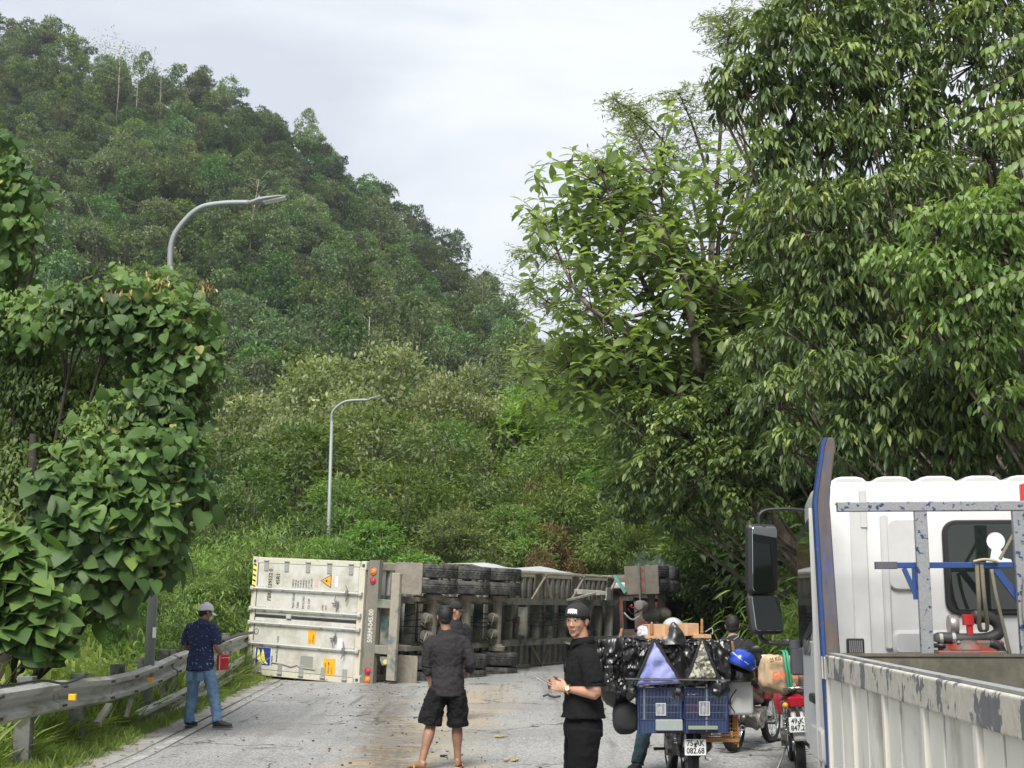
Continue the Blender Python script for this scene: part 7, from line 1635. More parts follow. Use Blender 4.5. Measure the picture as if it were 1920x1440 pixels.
# ---------- seated riders
def rider(loc, rz, label, top_m, leg_m, helmet=None, hz=0, s=1.0, foot_down=True, jacket=False):
    E = empty('person', loc, rz, label, 'person')
    b = MB(); hc = (0, .10, 1.42+hz); RH = headrot(0, 0); head_shape(b, hc, RH)
    loft(b, [((0, .02, 1.20+hz), .06, .06), ((0, .06, 1.29+hz), .055, .055), ((0, .09, 1.37+hz), .054, .055)], 12, 3)
    for sx in (-1, 1):
        arm(b, (sx*.19, .02, 1.19+hz), (sx*.29, .14, .98+hz*.6), (sx*.27, .44, .97)); hand(b, (sx*.27, .44, .97), (0, 1, -.1), (0, 0, -1), (-sx, 0, 0), .9)
    loft(b, [((0, -.06, .8), .14, .12), ((0, -.03, 1.0+hz*.5), .13, .10), ((0, .0, 1.15+hz), .12, .08)], 14, 3)
    L_ = [((-.10, 0, .80), (-.22, .36, .56), (-.36, .22, .10)) if foot_down else ((-.10, 0, .80), (-.16, .42, .62), (-.16, .22, .32)), ((.10, 0, .80), (.16, .42, .62), (.16, .22, .30))]
    for h, k, a in L_: leg(b, h, k, a)
    remesh(b, 'body', skin_tan, E, .009, 3)
    if helmet is None: hair_shell(E, hc, RH, 1.02)
    c = MB(); torso(c, [((0, -.08, .78), .18, .15), ((0, -.05, .95+hz*.4), .185, .14), ((0, -.02, 1.10+hz*.8), .20, .135), ((0, .005, 1.19+hz), .19, .11), ((0, .035, 1.255+hz), .11, .085), ((0, .05, 1.30+hz), .072, .068)])
    for sx in (-1, 1): loft(c, [((sx*.13, .01, 1.2+hz), .08, .08), ((sx*.20, .03, 1.16+hz), .08, .08), ((sx*.29, .14, .98+hz*.6), .066, .066), ((sx*.275, .33, .975), .055, .05), ((sx*.27, .42, .97), .05, .046)], 14, 4)
    remesh(c, 'jacket', top_m, E, .011, 3, .03, .07)
    c = MB(); torso(c, [((0, -.08, .88), .16, .13), ((0, -.06, .78), .185, .16)])
    for h, k, a in L_: 
        h, k, a = Vector(h), Vector(k), Vector(a); loft(c, [(h, .11, .12), (h.lerp(k, .5), .095, .10), (k, .08, .085), (k.lerp(a, .5), .07, .075), (a, .065, .07)], 16, 4)
    remesh(c, 'trousers', leg_m, E, .011, 3, .03, .07)
    for (h, k, a), d in zip(L_, ((-.2, 1, 0), (.1, 1, 0))): shoe(E, (a[0], a[1], a[2]-.01+.0), d, mat('shoe_black', (.03, .03, .033), .6), mat('shoe_sole', (.08, .08, .08), .7))
    return E, hc
def full_helmet(loc, rz, m, label, sc_=1.0, chin=False, band=None):
    H = empty('helmet', loc, rz, label, 'helmet'); mb = MB(); vs, fs = [], []; ns, nr = 28, 12
    for i in range(nr+1):
        th = math.pi*.60*i/nr
        for k in range(ns):
            a = 2*math.pi*k/ns; z = math.cos(th); vs.append((.128*math.sin(th)*math.cos(a)*sc_, .15*math.sin(th)*math.sin(a)*sc_ + (-.0 if z > 0 else .02*z), (.128*z + (.03*max(0, math.sin(a))*(1 if z < .0 else 0)))*sc_))
    for i in range(nr):
        for k in range(ns): k2 = (k+1) % ns; fs.append((i*ns+k, (i+1)*ns+k, (i+1)*ns+k2, i*ns+k2))
    mb.add(vs, fs); o = mb.build('shell', m, H, smooth='all'); s_ = o.modifiers.new('s', 'SOLIDIFY'); s_.thickness = .012
    m2 = MB(); m2.tube([Vector((.128*math.sin(math.pi*.6)*math.cos(R(a))*sc_, .15*math.sin(math.pi*.6)*math.sin(R(a))*sc_, (-.04+.03*max(0, math.sin(R(a))))*sc_)) for a in range(0, 360, 15)], .008, 6, closed=True); m2.build('trim', black, H, smooth='all')
    return H
# ================================================================== motorbikes and their loads
def motorbike(loc, rz, label, body, plate, fender_white=False, pz=0.50, name='motorbike', stand=True, lean=0):
    E = empty(name, loc, rz, label, 'motorbike'); E.rotation_euler = (0, lean, rz)
    alloy = mat('engine_alloy', (.38, .36, .33), .5, .6, var=.3, scale=14, col2=(.12, .11, .1), amt=.4, edge=.3)
    bm_ = body
    for y in (-.60, .64):
        o = tyre_mb(.285, .095 if y < 0 else .08, (0, y, .285), .215, 44).build('wheel', rubber, E, smooth=True, angle=25)
        m = MB(); m.lathe([(.212, -.03), (.222, -.028), (.222, .028), (.212, .03), (.205, 0)], (0, y, .285), 'x', 28, closed=True)
        m.cyl((-.06, y, .285), (.06, y, .285), .04 if y > 0 else .065, seg=16); m.build('rim', chrome, o, smooth=True)
        m = MB()
        for k in range(18): a = 2*math.pi*k/18; m.tube([(.03*(1 if k % 2 else -1), y+.05*math.cos(a), .285+.05*math.sin(a)), (0, y+.212*math.cos(a+.25), .285+.212*math.sin(a+.25))], .0025, 4)
        m.build('spokes', chrome, o)
    m = MB(); m.bar((.075, -.62, .29), (.075, -.12, .33), .04, .035); m.bar((-.075, -.62, .29), (-.075, -.12, .33), .035, .06); m.build('swingarm', black, E)
    for sx in (-1, 1):
        m = MB(); m.cyl((sx*.105, -.58, .32), (sx*.10, -.46, .66), .013, seg=8)
        pts = [Vector((sx*.105, -.565, .37)).lerp(Vector((sx*.10, -.48, .60)), t/60) for t in range(61)]
        m.tube([q_ + Vector((.026*math.cos(t*.75), .026*math.sin(t*.75), 0)) for t, q_ in enumerate(pts)], .005, 5); m.build('shock_absorber', chrome, E, smooth=True)
    m = MB(); m.tube([(.10, .05, .25), (.13, -.2, .22), (.135, -.35, .26)], .018, 8); m.lathe([(.001, -.22), (.034, -.21), (.05, -.17), (.052, .12), (.035, .20), (.02, .22)], (0, 0, 0), 'y', 18)
    nn = 18*6; M_ = Matrix.Rotation(R(-14), 3, 'X'); m.v[-nn:] = [tuple(M_ @ Vector(v) + Vector((.15, -.50, .33))) for v in m.v[-nn:]]
    ex = m.build('exhaust', mat('exhaust_dark', (.10, .095, .09), .35, .7), E, smooth=True)
    m = MB(); m.lathe([(.020, -.002), (.030, -.004), (.032, .004)], (.15, -.715, .275), 'y', 16); m.build('exhaust_tip', chrome, ex, smooth=True)
    m = MB(); m.ell((0, .02, .33), (.11, .16, .12)); m.rbox((0, .17, .36), (.14, .2, .14), .03); m.lathe([(.001, -.14), (.09, -.135), (.095, .135), (.001, .14)], (0, -.02, .31), 'x', 18)
    for k in range(6): m.box((0, .16+.028*k, .36), (.17, .006, .16))
    m.build('engine', alloy, E, smooth=True)
    m = MB(); m.tube(smooth_path([(0, -.65, .74), (0, -.3, .68), (0, .05, .52), (0, .35, .62), (0, .48, .85)], 6), [(.06, .05)]*25, 10); m.build('frame', black, E, smooth='all')
    # tail fairing, fender
    m = MB(); loft(m, [((0, -.74, .70), .075, .04), ((0, -.6, .70), .12, .08), ((0, -.3, .66), .135, .09), ((0, .0, .58), .11, .08), ((0, .2, .52), .09, .07)], 14, 4); remesh(m, 'side_panel', bm_, E, .012, 4)
    m = MB(); loft(m, [((0, .36, .50), .13, .05), ((0, .40, .66), .17, .055), ((0, .44, .82), .13, .06), ((0, .47, .95), .09, .07)], 14, 4); remesh(m, 'front_shield', bm_, E, .012, 4)
    m = MB(); pts = arc((0, -.60, .30), .335, 30, 165, 12, 'yz'); pts = [Vector((0, -.60-.335*math.cos(R(a)), .30+.335*math.sin(R(a)))) for a in range(8, 120, 8)]
    m.tube(pts, [(.065, .012)]*len(pts), 8, flat=(1, 0, 0)); m.build('rear_mudguard', mat('fender_pale', (.45, .45, .45), .5) if fender_white else black, E, smooth='all')
    m = MB(); pts = [Vector((0, .64+.31*math.cos(R(a)), .30+.31*math.sin(R(a)))) for a in range(20, 150, 10)]; m.tube(pts, [(.055, .012)]*len(pts), 8, flat=(1, 0, 0)); m.build('front_mudguard', bm_, E, smooth='all')
    m = MB(); m.rbox((0, -.785, .70), (.16, .06, .10), .03, axis=1); tl_ = m.build('tail_light', mat('lens_darkred', (.32, .01, .02), .15), E, smooth=True)
    for sx in (-1, 1): m = MB(); m.ell((sx*.105, -.78, .67), (.03, .03, .028)); m.build('indicator', mat('amber_lens', (.7, .3, .03), .2), tl_, smooth='all')
    m = MB(); m.rbox((0, -.965, pz), (.19, .006, .14), .01, axis=1); pl = m.build('number_plate', mat('plate_white', (.72, .73, .73), .45, var=.06, scale=12), E)
    ik = mat('plate_ink', (.02, .02, .02), .5)
    for s, z in zip(plate, (pz+.033, pz-.032)):
        o = text('lettering', s, .068, ik, pl, frame((0, -.9695, z), (1, 0, 0), (0, 0, 1)), align='CENTER', sx=.86, bold=.0012)
    m = MB(); m.tube([(0, -.74, .68), (0, -.93, .60), (0, -.955, pz)], .02, 6); m.build('plate_bracket', black, E)
    m = MB(); loft(m, [((0, -.66, .775), .10, .03), ((0, -.4, .79), .13, .045), ((0, -.1, .76), .12, .045), ((0, .12, .70), .07, .04)], 14, 4); remesh(m, 'seat', mat('seat_vinyl', (.018, .018, .018), .5), E, .012, 4)
    for sx in (-1, 1):
        m = MB(); m.tube(smooth_path([(sx*.12, -.35, .80), (sx*.13, -.66, .82), (sx*.06, -.80, .83), (0, -.81, .83)], 5), .012, 8); m.build('grab_rail', chrome, E, smooth='all')
        m = MB(); m.cyl((sx*.055, .50, .75), (sx*.055, .64, .285), .02, seg=10); m.build('fork', chrome, E, smooth=True)
        m = MB(); m.tube(smooth_path([(sx*.02, .47, .97), (sx*.15, .45, 1.0), (sx*.30, .38, .99), (sx*.36, .35, .985)], 4), .013, 8); m.cyl((sx*.28, .385, .99), (sx*.38, .34, .985), .019, seg=10); m.build('handlebar', black, E, smooth=True)
        m = MB(); m.tube([(sx*.25, .42, 1.0), (sx*.28, .44, 1.14)], .006, 6); m.ell((sx*.29, .44, 1.18), (.06, .02, .04)); m.build('mirror', black, E, smooth=True)
        m = MB(); m.cyl((sx*.10, .1, .27), (sx*.24, .1, .27), .014, seg=8); m.build('footrest', rubber, E)
    m = MB(); m.ell((0, .50, .95), (.10, .08, .08)); m.build('headlight', mat('headlamp_glass', (.6, .6, .6), .1), E, smooth='all')
    m = MB(); m.tube([(-.08, .0, .22), (-.2, -.10, .0)], .011, 6); m.tube([(-.2, -.10, .004), (-.25, -.12, .004)], .012, 6); m.build('kickstand', steel, E)
    return E
red_b = mat('bike_red', (.22, .010, .018), .25, coat=.5); blk_b = mat('bike_black', (.02, .02, .022), .25, coat=.5)
# --- cargo bike
YB = 13.1; pB = at(1270, 1148, YB); CB = Vector((pB.x, YB, float(zr(YB))))
motorbike(CB, R(1), 'overloaded motorbike with plate 75-AK 082.68, buried under black bags and cages', blk_b, ('75-AK', '082.68'), pz=.385)
rl, hc = rider(CB + Vector((-.02, .12, 0)), R(1), 'rider of the overloaded motorbike, only one jeaned leg showing below the load', cloth('rider_black', (.015, .015, .017)), cloth('dark_teal_jeans', (.02, .05, .06), col2=(.05, .09, .1), amt=.4, edge=.5), helmet=1, hz=-.05)
full_helmet(rl.location + Vector((hc[0], hc[1]-.01, hc[2]+.03)), R(1), mat('helmet_grey', (.42, .43, .43), .25, coat=.5), 'pale grey helmet worn by the rider hidden behind the cardboard boxes', .86)
YL = 12.05      # rear face of the load
def W(px, py, dy=0.0): return at(px, py, YL + dy)
m = MB()        # carrier rack under the load
for px in (1215, 1300): m.tube([W(px, 1285, .3), W(px, 1190, .25)], .014, 6)
m.tube([W(1185, 1283, .1), W(1360, 1283, .1)], .015, 6); m.tube([W(1185, 1283, .6), W(1360, 1283, .6)], .015, 6)
for px in (1235, 1300): m.tube([W(px, 1283, .1), W(px, 1283, .9)], .015, 6); m.tube([W(px, 1283, .55), Vector((CB.x+(.1 if px > 1260 else -.1), CB.y-.45, .80))], .014, 6)
for px in (1208, 1325): m.tube([W(px, 1283, .02), W(px, 1372, .02)], .012, 6)
tag(m.build('carrier_rack', steel, None, smooth=True), 'metal carrier rack carrying the load over the rear wheel', 'rack')
plas = bpy.data.materials.new('black_polythene'); plas.use_nodes = True; b_ = plas.node_tree.nodes['Principled BSDF']; b_.inputs['Base Color'].default_value = (.012, .012, .013, 1); b_.inputs['Roughness'].default_value = .33; b_.inputs['Specular IOR Level'].default_value = .7
def crumpled(c, r, seed, fold=.05, stretch=(3, 3, 5), neck=None, sq=.5, sub=(34, 22), gather=None):
    """plastic sack: superellipsoid with ridged creases, optionally gathered towards a point"""
    m = MB(); vs, fs = [], []; nr, ns = sub[1], sub[0]; c = Vector(c)
    def pw(v, e): return math.copysign(abs(v)**e, v)
    for i in range(nr+1):
        th = math.pi*i/nr
        for k in range(ns):
            a = 2*math.pi*k/ns; p = Vector((r[0]*pw(math.sin(th), sq+.2)*pw(math.cos(a), sq), r[1]*pw(math.sin(th), sq+.2)*pw(math.sin(a), sq), r[2]*pw(math.cos(th), sq+.2)))
            q_ = Vector((p.x*stretch[0]+seed*3.1, p.y*stretch[1]+seed*1.7, p.z*stretch[2]))
            if gather is not None:
                g_ = p - Vector(gather); ang = math.atan2(g_.x, g_.z); q_ = Vector((ang*4.5+seed, p.y*1.5, g_.length*1.2+seed))
            n1 = 1-abs(mnoise.noise(q_))*2; n2 = 1-abs(mnoise.noise(q_*2.3+Vector((5, 1, 2))))*2; n3 = mnoise.noise(q_*.6)
            d_ = fold*(n1*.6 + n2*.3 + n3*.8) - fold*.5; nrm_ = Vector((p.x/r[0]**2, p.y/r[1]**2, p.z/r[2]**2)).normalized()
            vs.append(c + p + nrm_*d_ + Vector((mnoise.noise(q_*9), mnoise.noise(q_*9+Vector((7, 0, 0))), mnoise.noise(q_*9+Vector((0, 7, 0)))))*fold*.15)
    for i in range(nr):
        for k in range(ns): k2 = (k+1) % ns; fs.append((i*ns+k, (i+1)*ns+k, (i+1)*ns+k2, i*ns+k2))
    m.add(vs, fs); return m
sc_m = 205/2500*YL
def sack(x0, y0, x1, y1, dep, dy, seed, label, fold=.05, gather=None, sq=.55, m_=None, name='plastic_sack', cat='sack', group=None, st=(3, 3, 5)):
    a, b = W(x0, y0, dy), W(x1, y1, dy); c = (a+b)/2; r = (abs(b.x-a.x)/2, dep/2, abs(a.z-b.z)/2); c.y = YL+dy+dep/2
    o = crumpled((0, 0, 0), r, seed, fold, st, sq=sq, gather=gather).build(name, m_ or plas, None, smooth=True, angle=24); o.location = c; return tag(o, label, cat, group)
sack(1126, 1190, 1192, 1290, .42, .24, 1, 'upper left black plastic sack with folds drawn to its lower left corner', .055, (-.16, 0, -.2))
sack(1126, 1266, 1188, 1332, .34, .20, 2, 'round black sack hanging below the upper left one', .03, (-.1, 0, .16), sq=.8)
sack(1150, 1318, 1202, 1380, .3, .12, 3, 'matt black cloth bag at the lower left of the load', .018, m_=cloth('matt_black_cloth', (.02, .02, .021)), name='cloth_bag', cat='bag')
sack(1188, 1196, 1362, 1282, .50, .24, 4, 'main load wrapped in glossy black plastic between the two triangles of cloth', .03, sq=.35, st=(5, 3, 2.2), name='wrapped_load', cat='load')
# draped sheet in front with radiating folds
def drape(poly_x, y_top, y_bot, seed, label, amp=.05, dy=.03, n=(56, 26), name='plastic_sheet', apex=None, fold_k=2.6, fold_dir=1):
    x0, x1 = poly_x; vs = []
    for j in range(n[1]+1):
        v = j/n[1]
        for i in range(n[0]+1):
            u = i/n[0]; px = x0+(x1-x0)*u + 2.0*mnoise.noise(Vector((i*.22, j*.3, seed))); v = j/n[1]; yt = y_top(px); yb = y_bot(px); py = yt+(yb-yt)*v
            q_ = Vector((px*.085+seed, py*.02, seed)); 
            ridge = 0
            if apex:
                an = math.atan2(px-apex[0], py-apex[1] if fold_dir > 0 else apex[1]-py); rd = math.hypot(px-apex[0], py-apex[1])
                t_ = an*fold_k + 1.6*mnoise.noise(Vector((px*.03, py*.03, seed))) + .7*mnoise.noise(Vector((an*3, rd*.02, seed+3))); fr = t_-math.floor(t_); sk_ = .5+.35*mnoise.noise(Vector((math.floor(t_)*1.7, seed, 0)))
                ridge = ((fr/sk_) if fr < sk_ else (1-fr)/(1-sk_))*min(rd/35, 1.3)*(.55+.6*mnoise.noise(Vector((math.floor(t_)*2.3, seed, 1))))
            if apex: ang = math.atan2(px-apex[0], py-apex[1]+45) + .25*mnoise.noise(Vector((px*.04, py*.05, seed+9))); q_ = Vector((ang*3.2+seed, math.hypot(px-apex[0], py-apex[1])*.03, seed))
            d_ = amp*1.3*ridge + .3*amp*(1-2*abs(mnoise.noise(q_))) + amp*.12*(1-2*abs(mnoise.noise(q_*2.1+Vector((3, 3, 3))))) + amp*.5*mnoise.noise(Vector((px*.03, py*.03, seed)))
            vs.append(W(px, py, dy - d_*(.5+.5*math.sin(math.pi*min(v*1.3, 1)))))
    w_ = n[0]+1; fs = [(j*w_+i, j*w_+i+1, (j+1)*w_+i+1, (j+1)*w_+i) for j in range(n[1]) for i in range(n[0])]
    m = MB(); m.add(vs, fs); o = m.build(name, plas, None, smooth=True, angle=30); s_ = o.modifiers.new('s', 'SOLIDIFY'); s_.thickness = .004; return tag(o, label, 'plastic sheet', 'black plastic sheets over the load')
nf = lambda px, s: 6*mnoise.noise(Vector((px*.11, s, 0)))
drape((1122, 1186), lambda x: 1190+.28*(1186-x)*.5+nf(x, 7)*.5, lambda x: 1300 + nf(x, 8)-max(0, 1136-x)*1.2, 14, 'black plastic sheet drawn into folds towards the lower left corner of the load', apex=(1127, 1296), dy=.08, fold_k=4.2, fold_dir=-1, amp=.06)
drape((1168, 1236), lambda x: 1193+nf(x, 1)+abs(x-1175)*.1, lambda x: 1296 + nf(x, 2)-max(0, x-1196)*.45, 11, 'black plastic sheet hanging left of the lavender cloth', apex=(1228, 1200), dy=.06)
drape((1222, 1322), lambda x: 1199+nf(x, 3)*.6-12*math.exp(-((x-1262)/14)**2), lambda x: 1285 + nf(x, 4)*1.5, 12, 'black plastic sheet with deep folds between the lavender and camouflage cloths', apex=(1262, 1185), dy=.05)
drape((1312, 1370), lambda x: 1199+nf(x, 5)*.6, lambda x: 1283 + nf(x, 6)*2, 13, 'black plastic sheet hanging at the right of the camouflage cloth', apex=(1320, 1190), dy=.06)
m = MB(); vs = []
for i in range(15):
    t = i/14; wd_ = .008+.085*t**.8
    for k in range(16):
        a = 2*math.pi*k/16; r_ = wd_*(1+.45*mnoise.noise(Vector((math.cos(a)*2+t*2, math.sin(a)*2, t*3)))+.25*(1 if k % 3 == 0 else -.2)); c_ = W(1262+3*math.sin(t*3), 1166+42*t, .05); vs.append(c_+Vector((r_*math.cos(a), r_*.7*math.sin(a), 0)))
m.add(vs, [(i*16+k, i*16+(k+1) % 16, i*16+16+(k+1) % 16, i*16+16+k) for i in range(14) for k in range(16)]); tag(m.build('plastic_twist', plas, None, smooth=True, angle=40), 'pointed twist of shiny black plastic over the front of the cardboard boxes', 'plastic')
for k, (x0, y0, x1, y1) in enumerate([(1172, 1272, 1196, 1312), (1255, 1272, 1292, 1322), (1330, 1270, 1368, 1322)]): sack(x0, y0, x1, y1, .2, -.02, 20+k, ['crumpled black plastic bunch tied at the upper left of the blue cages', 'crumpled black plastic bunch hanging between the two blue cages', 'torn crumpled black plastic at the upper right of the cages'][k], .055, name='plastic_bunch', cat='plastic', sq=.8, st=(9, 9, 9))
def cloth_panel(tri, m_, label, dy=-.03, name='cloth', seed=0):
    a, b, c = [Vector((x, y, 0)) for x, y in tri]; n = 14; vs, idx = [], {}
    for i in range(n+1):
        for j in range(i+1):
            t = i/n; u = j/i if i else 0; p = a*(1-t) + (b*(1-u)+c*u)*t
            d_ = .03*(1-2*abs(mnoise.noise(Vector((p.x*.05+p.y*.03+seed, p.y*.03, 1))))) + .02*math.sin(math.pi*t)*math.sin(math.pi*u) ; idx[i, j] = len(vs); vs.append(W(p.x, p.y, dy-d_))
    fs = []
    for i in range(n):
        for j in range(i+1):
            fs.append((idx[i, j], idx[i+1, j], idx[i+1, j+1]))
            if j < i: fs.append((idx[i, j], idx[i+1, j+1], idx[i, j+1]))
    m = MB(); m.add(vs, fs); o = m.build(name, m_, None, smooth='all'); s_ = o.modifiers.new('s', 'SOLIDIFY'); s_.thickness = .006; return tag(o, label, 'cloth')
lav = cloth('lavender_cloth', (.30, .33, .62), rough=.7, var=.1, scale=5, col2=(.19, .22, .48), amt=.4, edge=.25)
cloth_panel([(1227, 1201), (1195, 1283), (1279, 1279)], lav, 'pale lavender-blue cloth showing in the left triangular opening of the load', seed=1)
m = MB(); vs = [W(1195, 1278, -.045), W(1275, 1274, -.045), W(1279, 1281, -.04), W(1193, 1286, -.04)]; m.add(vs, [(0, 1, 2, 3)]); tag(m.build('cloth_hem', lav, None), 'lower folded strip of the lavender cloth above the left cage', 'cloth')
camo = bpy.data.materials.new('camouflage'); camo.use_nodes = True; nt = camo.node_tree; b_ = nt.nodes['Principled BSDF']; b_.inputs['Roughness'].default_value = .85
tc = N(nt, 'ShaderNodeTexCoord'); v = N(nt, 'ShaderNodeTexVoronoi'); v.inputs['Scale'].default_value = 42; nz = N(nt, 'ShaderNodeTexNoise'); nz.inputs['Scale'].default_value = 18
nt.links.new(tc.outputs['Object'], v.inputs['Vector']); s_ = N(nt, 'ShaderNodeSeparateColor'); nt.links.new(v.outputs['Color'], s_.inputs[0]); cr = N(nt, 'ShaderNodeValToRGB'); cr.color_ramp.interpolation = 'CONSTANT'
e = cr.color_ramp.elements; e[0].color = (.14, .13, .09, 1); e[1].position = .3; e[1].color = (.30, .29, .23, 1); q_ = e.new(.55); q_.color = (.46, .45, .38, 1); q_ = e.new(.85); q_.color = (.07, .07, .05, 1)
nt.links.new(s_.outputs[0], cr.inputs[0]); nt.links.new(cr.outputs[0], b_.inputs['Base Color'])
cloth_panel([(1317, 1199), (1289, 1274), (1345, 1273)], camo, 'camouflage cloth showing in the right triangular opening of the load', seed=4)
m = MB()
for tri in ([(1227, 1198), (1190, 1284)], [(1227, 1198), (1281, 1284)], [(1317, 1196), (1286, 1277)], [(1317, 1196), (1349, 1276)], [(1172, 1272), (1368, 1275)]):
    a, b = W(*tri[0], -.06), W(*tri[1], -.06); m.tube([a, a.lerp(b, .5)+Vector((0, -.01, 0)), b], [(.011, .004)]*3, 6, flat=(1, 0, 0))
tag(m.build('rubber_straps', black, None), 'black rubber straps tied over the load round the two triangles', 'strap')
# cardboard boxes
card = mat('cardboard', (.50, .30, .17), .85, var=.08, scale=5, col2=(.42, .24, .13), amt=.35, edge=.4)
def cbox(x0, y0, x1, y1, dep, dy, label, rz=0):
    a, b = W(x0, y0, dy), W(x1, y1, dy); c = (a+b)/2; c.y += dep/2; E = empty('cardboard_box', (c.x, c.y, b.z), rz, label, 'box', 'cardboard boxes on the load'); w_, h_ = abs(b.x-a.x), abs(a.z-b.z)
    m = MB(); m.rbox((0, 0, h_/2), (w_, dep, h_), .004); m.build('carton', card, E)
    m = MB(); m.box((0, -dep/2-.002, h_/2), (.03, .002, h_)); m.box((0, 0, h_+.002), (.05, dep, .002)); m.build('tape', mat('packing_tape', (.55, .36, .2), .35), E)
cbox(1213, 1171, 1272, 1192, .35, .12, 'left cardboard box on top of the load, tape down its side', .05); cbox(1264, 1169, 1312, 1192, .35, .16, 'right cardboard box on top of the load, beside the bare stick', -.04)
cbox(1209, 1192, 1262, 1198, .35, .06, 'flat strip of cardboard under the left box'); cbox(1300, 1190, 1334, 1197, .3, .04, 'flat end of cardboard sticking out at the right of the boxes')
sack(1199, 1176, 1219, 1200, .16, .12, 31, 'white plastic bag stuffed at the left of the cardboard boxes', .03, m_=mat('white_plastic_bag', (.42, .42, .43), .5), name='plastic_bag', cat='bag', sq=.6, st=(12, 12, 12))
wood = mat('stick_wood', (.30, .16, .07), .7, var=.3, scale=12)
for (a, b, c_, d_, lb) in ((1222, 1166, 1222, 1192, 'turned wooden knob stick standing at the left of the cardboard boxes'), (1316, 1160, 1316, 1190, 'thin wooden stick standing at the right of the cardboard boxes'), (1372, 1202, 1375, 1222, 'short carved wooden knob beside the blue helmet'), (1166, 1178, 1162, 1200, 'bamboo stub poking out of the left sack')):
    p0, p1 = W(c_, d_, .1), W(a, b, .1); m = MB(); m.tube([p0.lerp(p1, t) for t in (0, .2, .3, .5, .6, .8, 1)], [.012, .018, .011, .017, .011, .014, .008], 8); tag(m.build('wooden_stick', wood, None, smooth='all'), lb, 'stick')
m = MB(); m.tube(smooth_path([W(1322, 1185, .1), W(1335, 1178, .12), W(1336, 1190, .1)], 5), .004, 5); m.tube(smooth_path([W(1362, 1196, .1), W(1372, 1190, .1), W(1385, 1192, .12), W(1376, 1199, .1)], 5), .004, 5); tag(m.build('wire_hook', steel, None, smooth='all'), 'thin bent wires at the right top of the load', 'wire')
# cages
bluec = mat('cage_blue', (.008, .022, .10), .45, var=.2, scale=9); wirem = mat('cage_wire', (.13, .17, .30), .45, .3)
def cage(x0, y0, x1, y1, dep, dy, label, fr, wr, n, tray=None, door=None, name='wire_cage'):
    a, b = W(x0, y0, dy), W(x1, y1, dy); cx_, w_, h_ = (a.x+b.x)/2, abs(b.x-a.x), abs(a.z-b.z)
    E = empty(name, (cx_, YL+dy+dep/2, b.z), 0, label, 'cage'); hx, hy = w_/2, dep/2
    m = MB()
    for z in (.0, h_*.28, h_): m.tube([(-hx, -hy, z), (hx, -hy, z), (hx, hy, z), (-hx, hy, z)], .006, 6, closed=True)
    for sx in (-1, 1):
        for sy in (-1, 1): m.tube([(sx*hx, sy*hy, 0), (sx*hx, sy*hy, h_)], .006, 6)
    m.build('cage_frame', fr, E)
    m = MB()
    for k in range(n+1):
        x = -hx + w_*k/n
        for sy in (-1, 1): m.tube([(x, sy*hy, 0), (x, sy*hy, h_)], .0022, 4)
    for k in range(int(n*dep/w_)+1):
        y = -hy + dep*k/max(1, int(n*dep/w_))
        for sx in (-1, 1): m.tube([(sx*hx, y, 0), (sx*hx, y, h_)], .0022, 4)
    for z in (h_*.45, h_*.62, h_*.8): m.tube([(-hx, -hy, z), (hx, -hy, z), (hx, hy, z), (-hx, hy, z)], .0022, 4, closed=True)
    tag(m.build('wires', wr, E), kind='stuff')
    if tray: m = MB(); m.rbox((0, 0, h_*.14), (w_-.01, dep-.01, h_*.28), .01); m.build('tray', tray, E)
    m = MB(); m.box((0, hy*.6, h_*.62), (w_*.96, .01, h_*.7)); m.build('back_cloth', mat('cage_back', (.005, .008, .025), .8), E)
    if door:
        ax, bx = W(door[0], door[1], dy), W(door[2], door[3], dy); m = MB(); x_0, x_1, z_0, z_1 = ax.x-cx_, bx.x-cx_, bx.z-b.z, ax.z-b.z; m.tube([(x_0, -hy-.008, z_0), (x_1, -hy-.008, z_0), (x_1, -hy-.008, z_1), (x_0, -hy-.008, z_1)], .005, 6, closed=True)
        for k in range(1, 7): xx = x_0+(x_1-x_0)*k/7; m.tube([(xx, -hy-.008, z_0), (xx, -hy-.008, z_1)], .003, 4)
        m.build('cage_door', mat('door_white', (.62, .64, .66), .4), E)
        m = MB(); m.ell(((x_0+x_1)/2, -hy+.06, (z_0+z_1)/2-.02), (.025, .03, .04)); m.build('bird_cup', mat('cup_grey', (.4, .42, .42), .4), E, smooth='all')
    return E
cage(1198, 1290, 1279, 1374, .30, .0, 'left blue wire cage with a small white door under the load', bluec, wirem, 30, mat('tray_blue', (.006, .018, .07), .4), (1230, 1319, 1248, 1341))
cage(1283, 1290, 1366, 1374, .30, .01, 'right blue wire cage with a pale door beside the left one', bluec, wirem, 30, mat('tray_blue', (.006, .018, .07), .4), (1311, 1316, 1330, 1341))
m = MB(); a, b = W(1229, 1349, -.02), W(1280, 1370, -.02); m.rbox(((a+b)/2), (b.x-a.x, .03, a.z-b.z), .01, axis=1); tag(m.build('feed_tray', mat('tray_grey', (.30, .33, .32), .5, var=.15, scale=8), None), 'grey plastic feed tray hooked on the front of the left cage', 'tray')
m = MB(); a, b = W(1290, 1361, -.015), W(1346, 1368, -.015); m.rbox(((a+b)/2), (b.x-a.x, .02, a.z-b.z), .005, axis=1); tag(m.build('feed_tray', mat('tray_green', (.22, .27, .2), .5), None), 'thin greenish feed tray across the bottom of the right cage', 'tray')
orn = mat('bamboo_orange', (.52, .24, .06), .6, var=.2, scale=10)
oc = cage(1306, 1338, 1384, 1388, .26, .32, 'orange bamboo cage hanging at the right below the white foam box', orn, orn, 16, None, None, 'bamboo_cage')
m = MB()
for sx in (-1, 1):
    for sy in (-1, 1): m.tube([(sx*.185, sy*.12, -.06), (sx*.185, sy*.12, .24)], .008, 6)
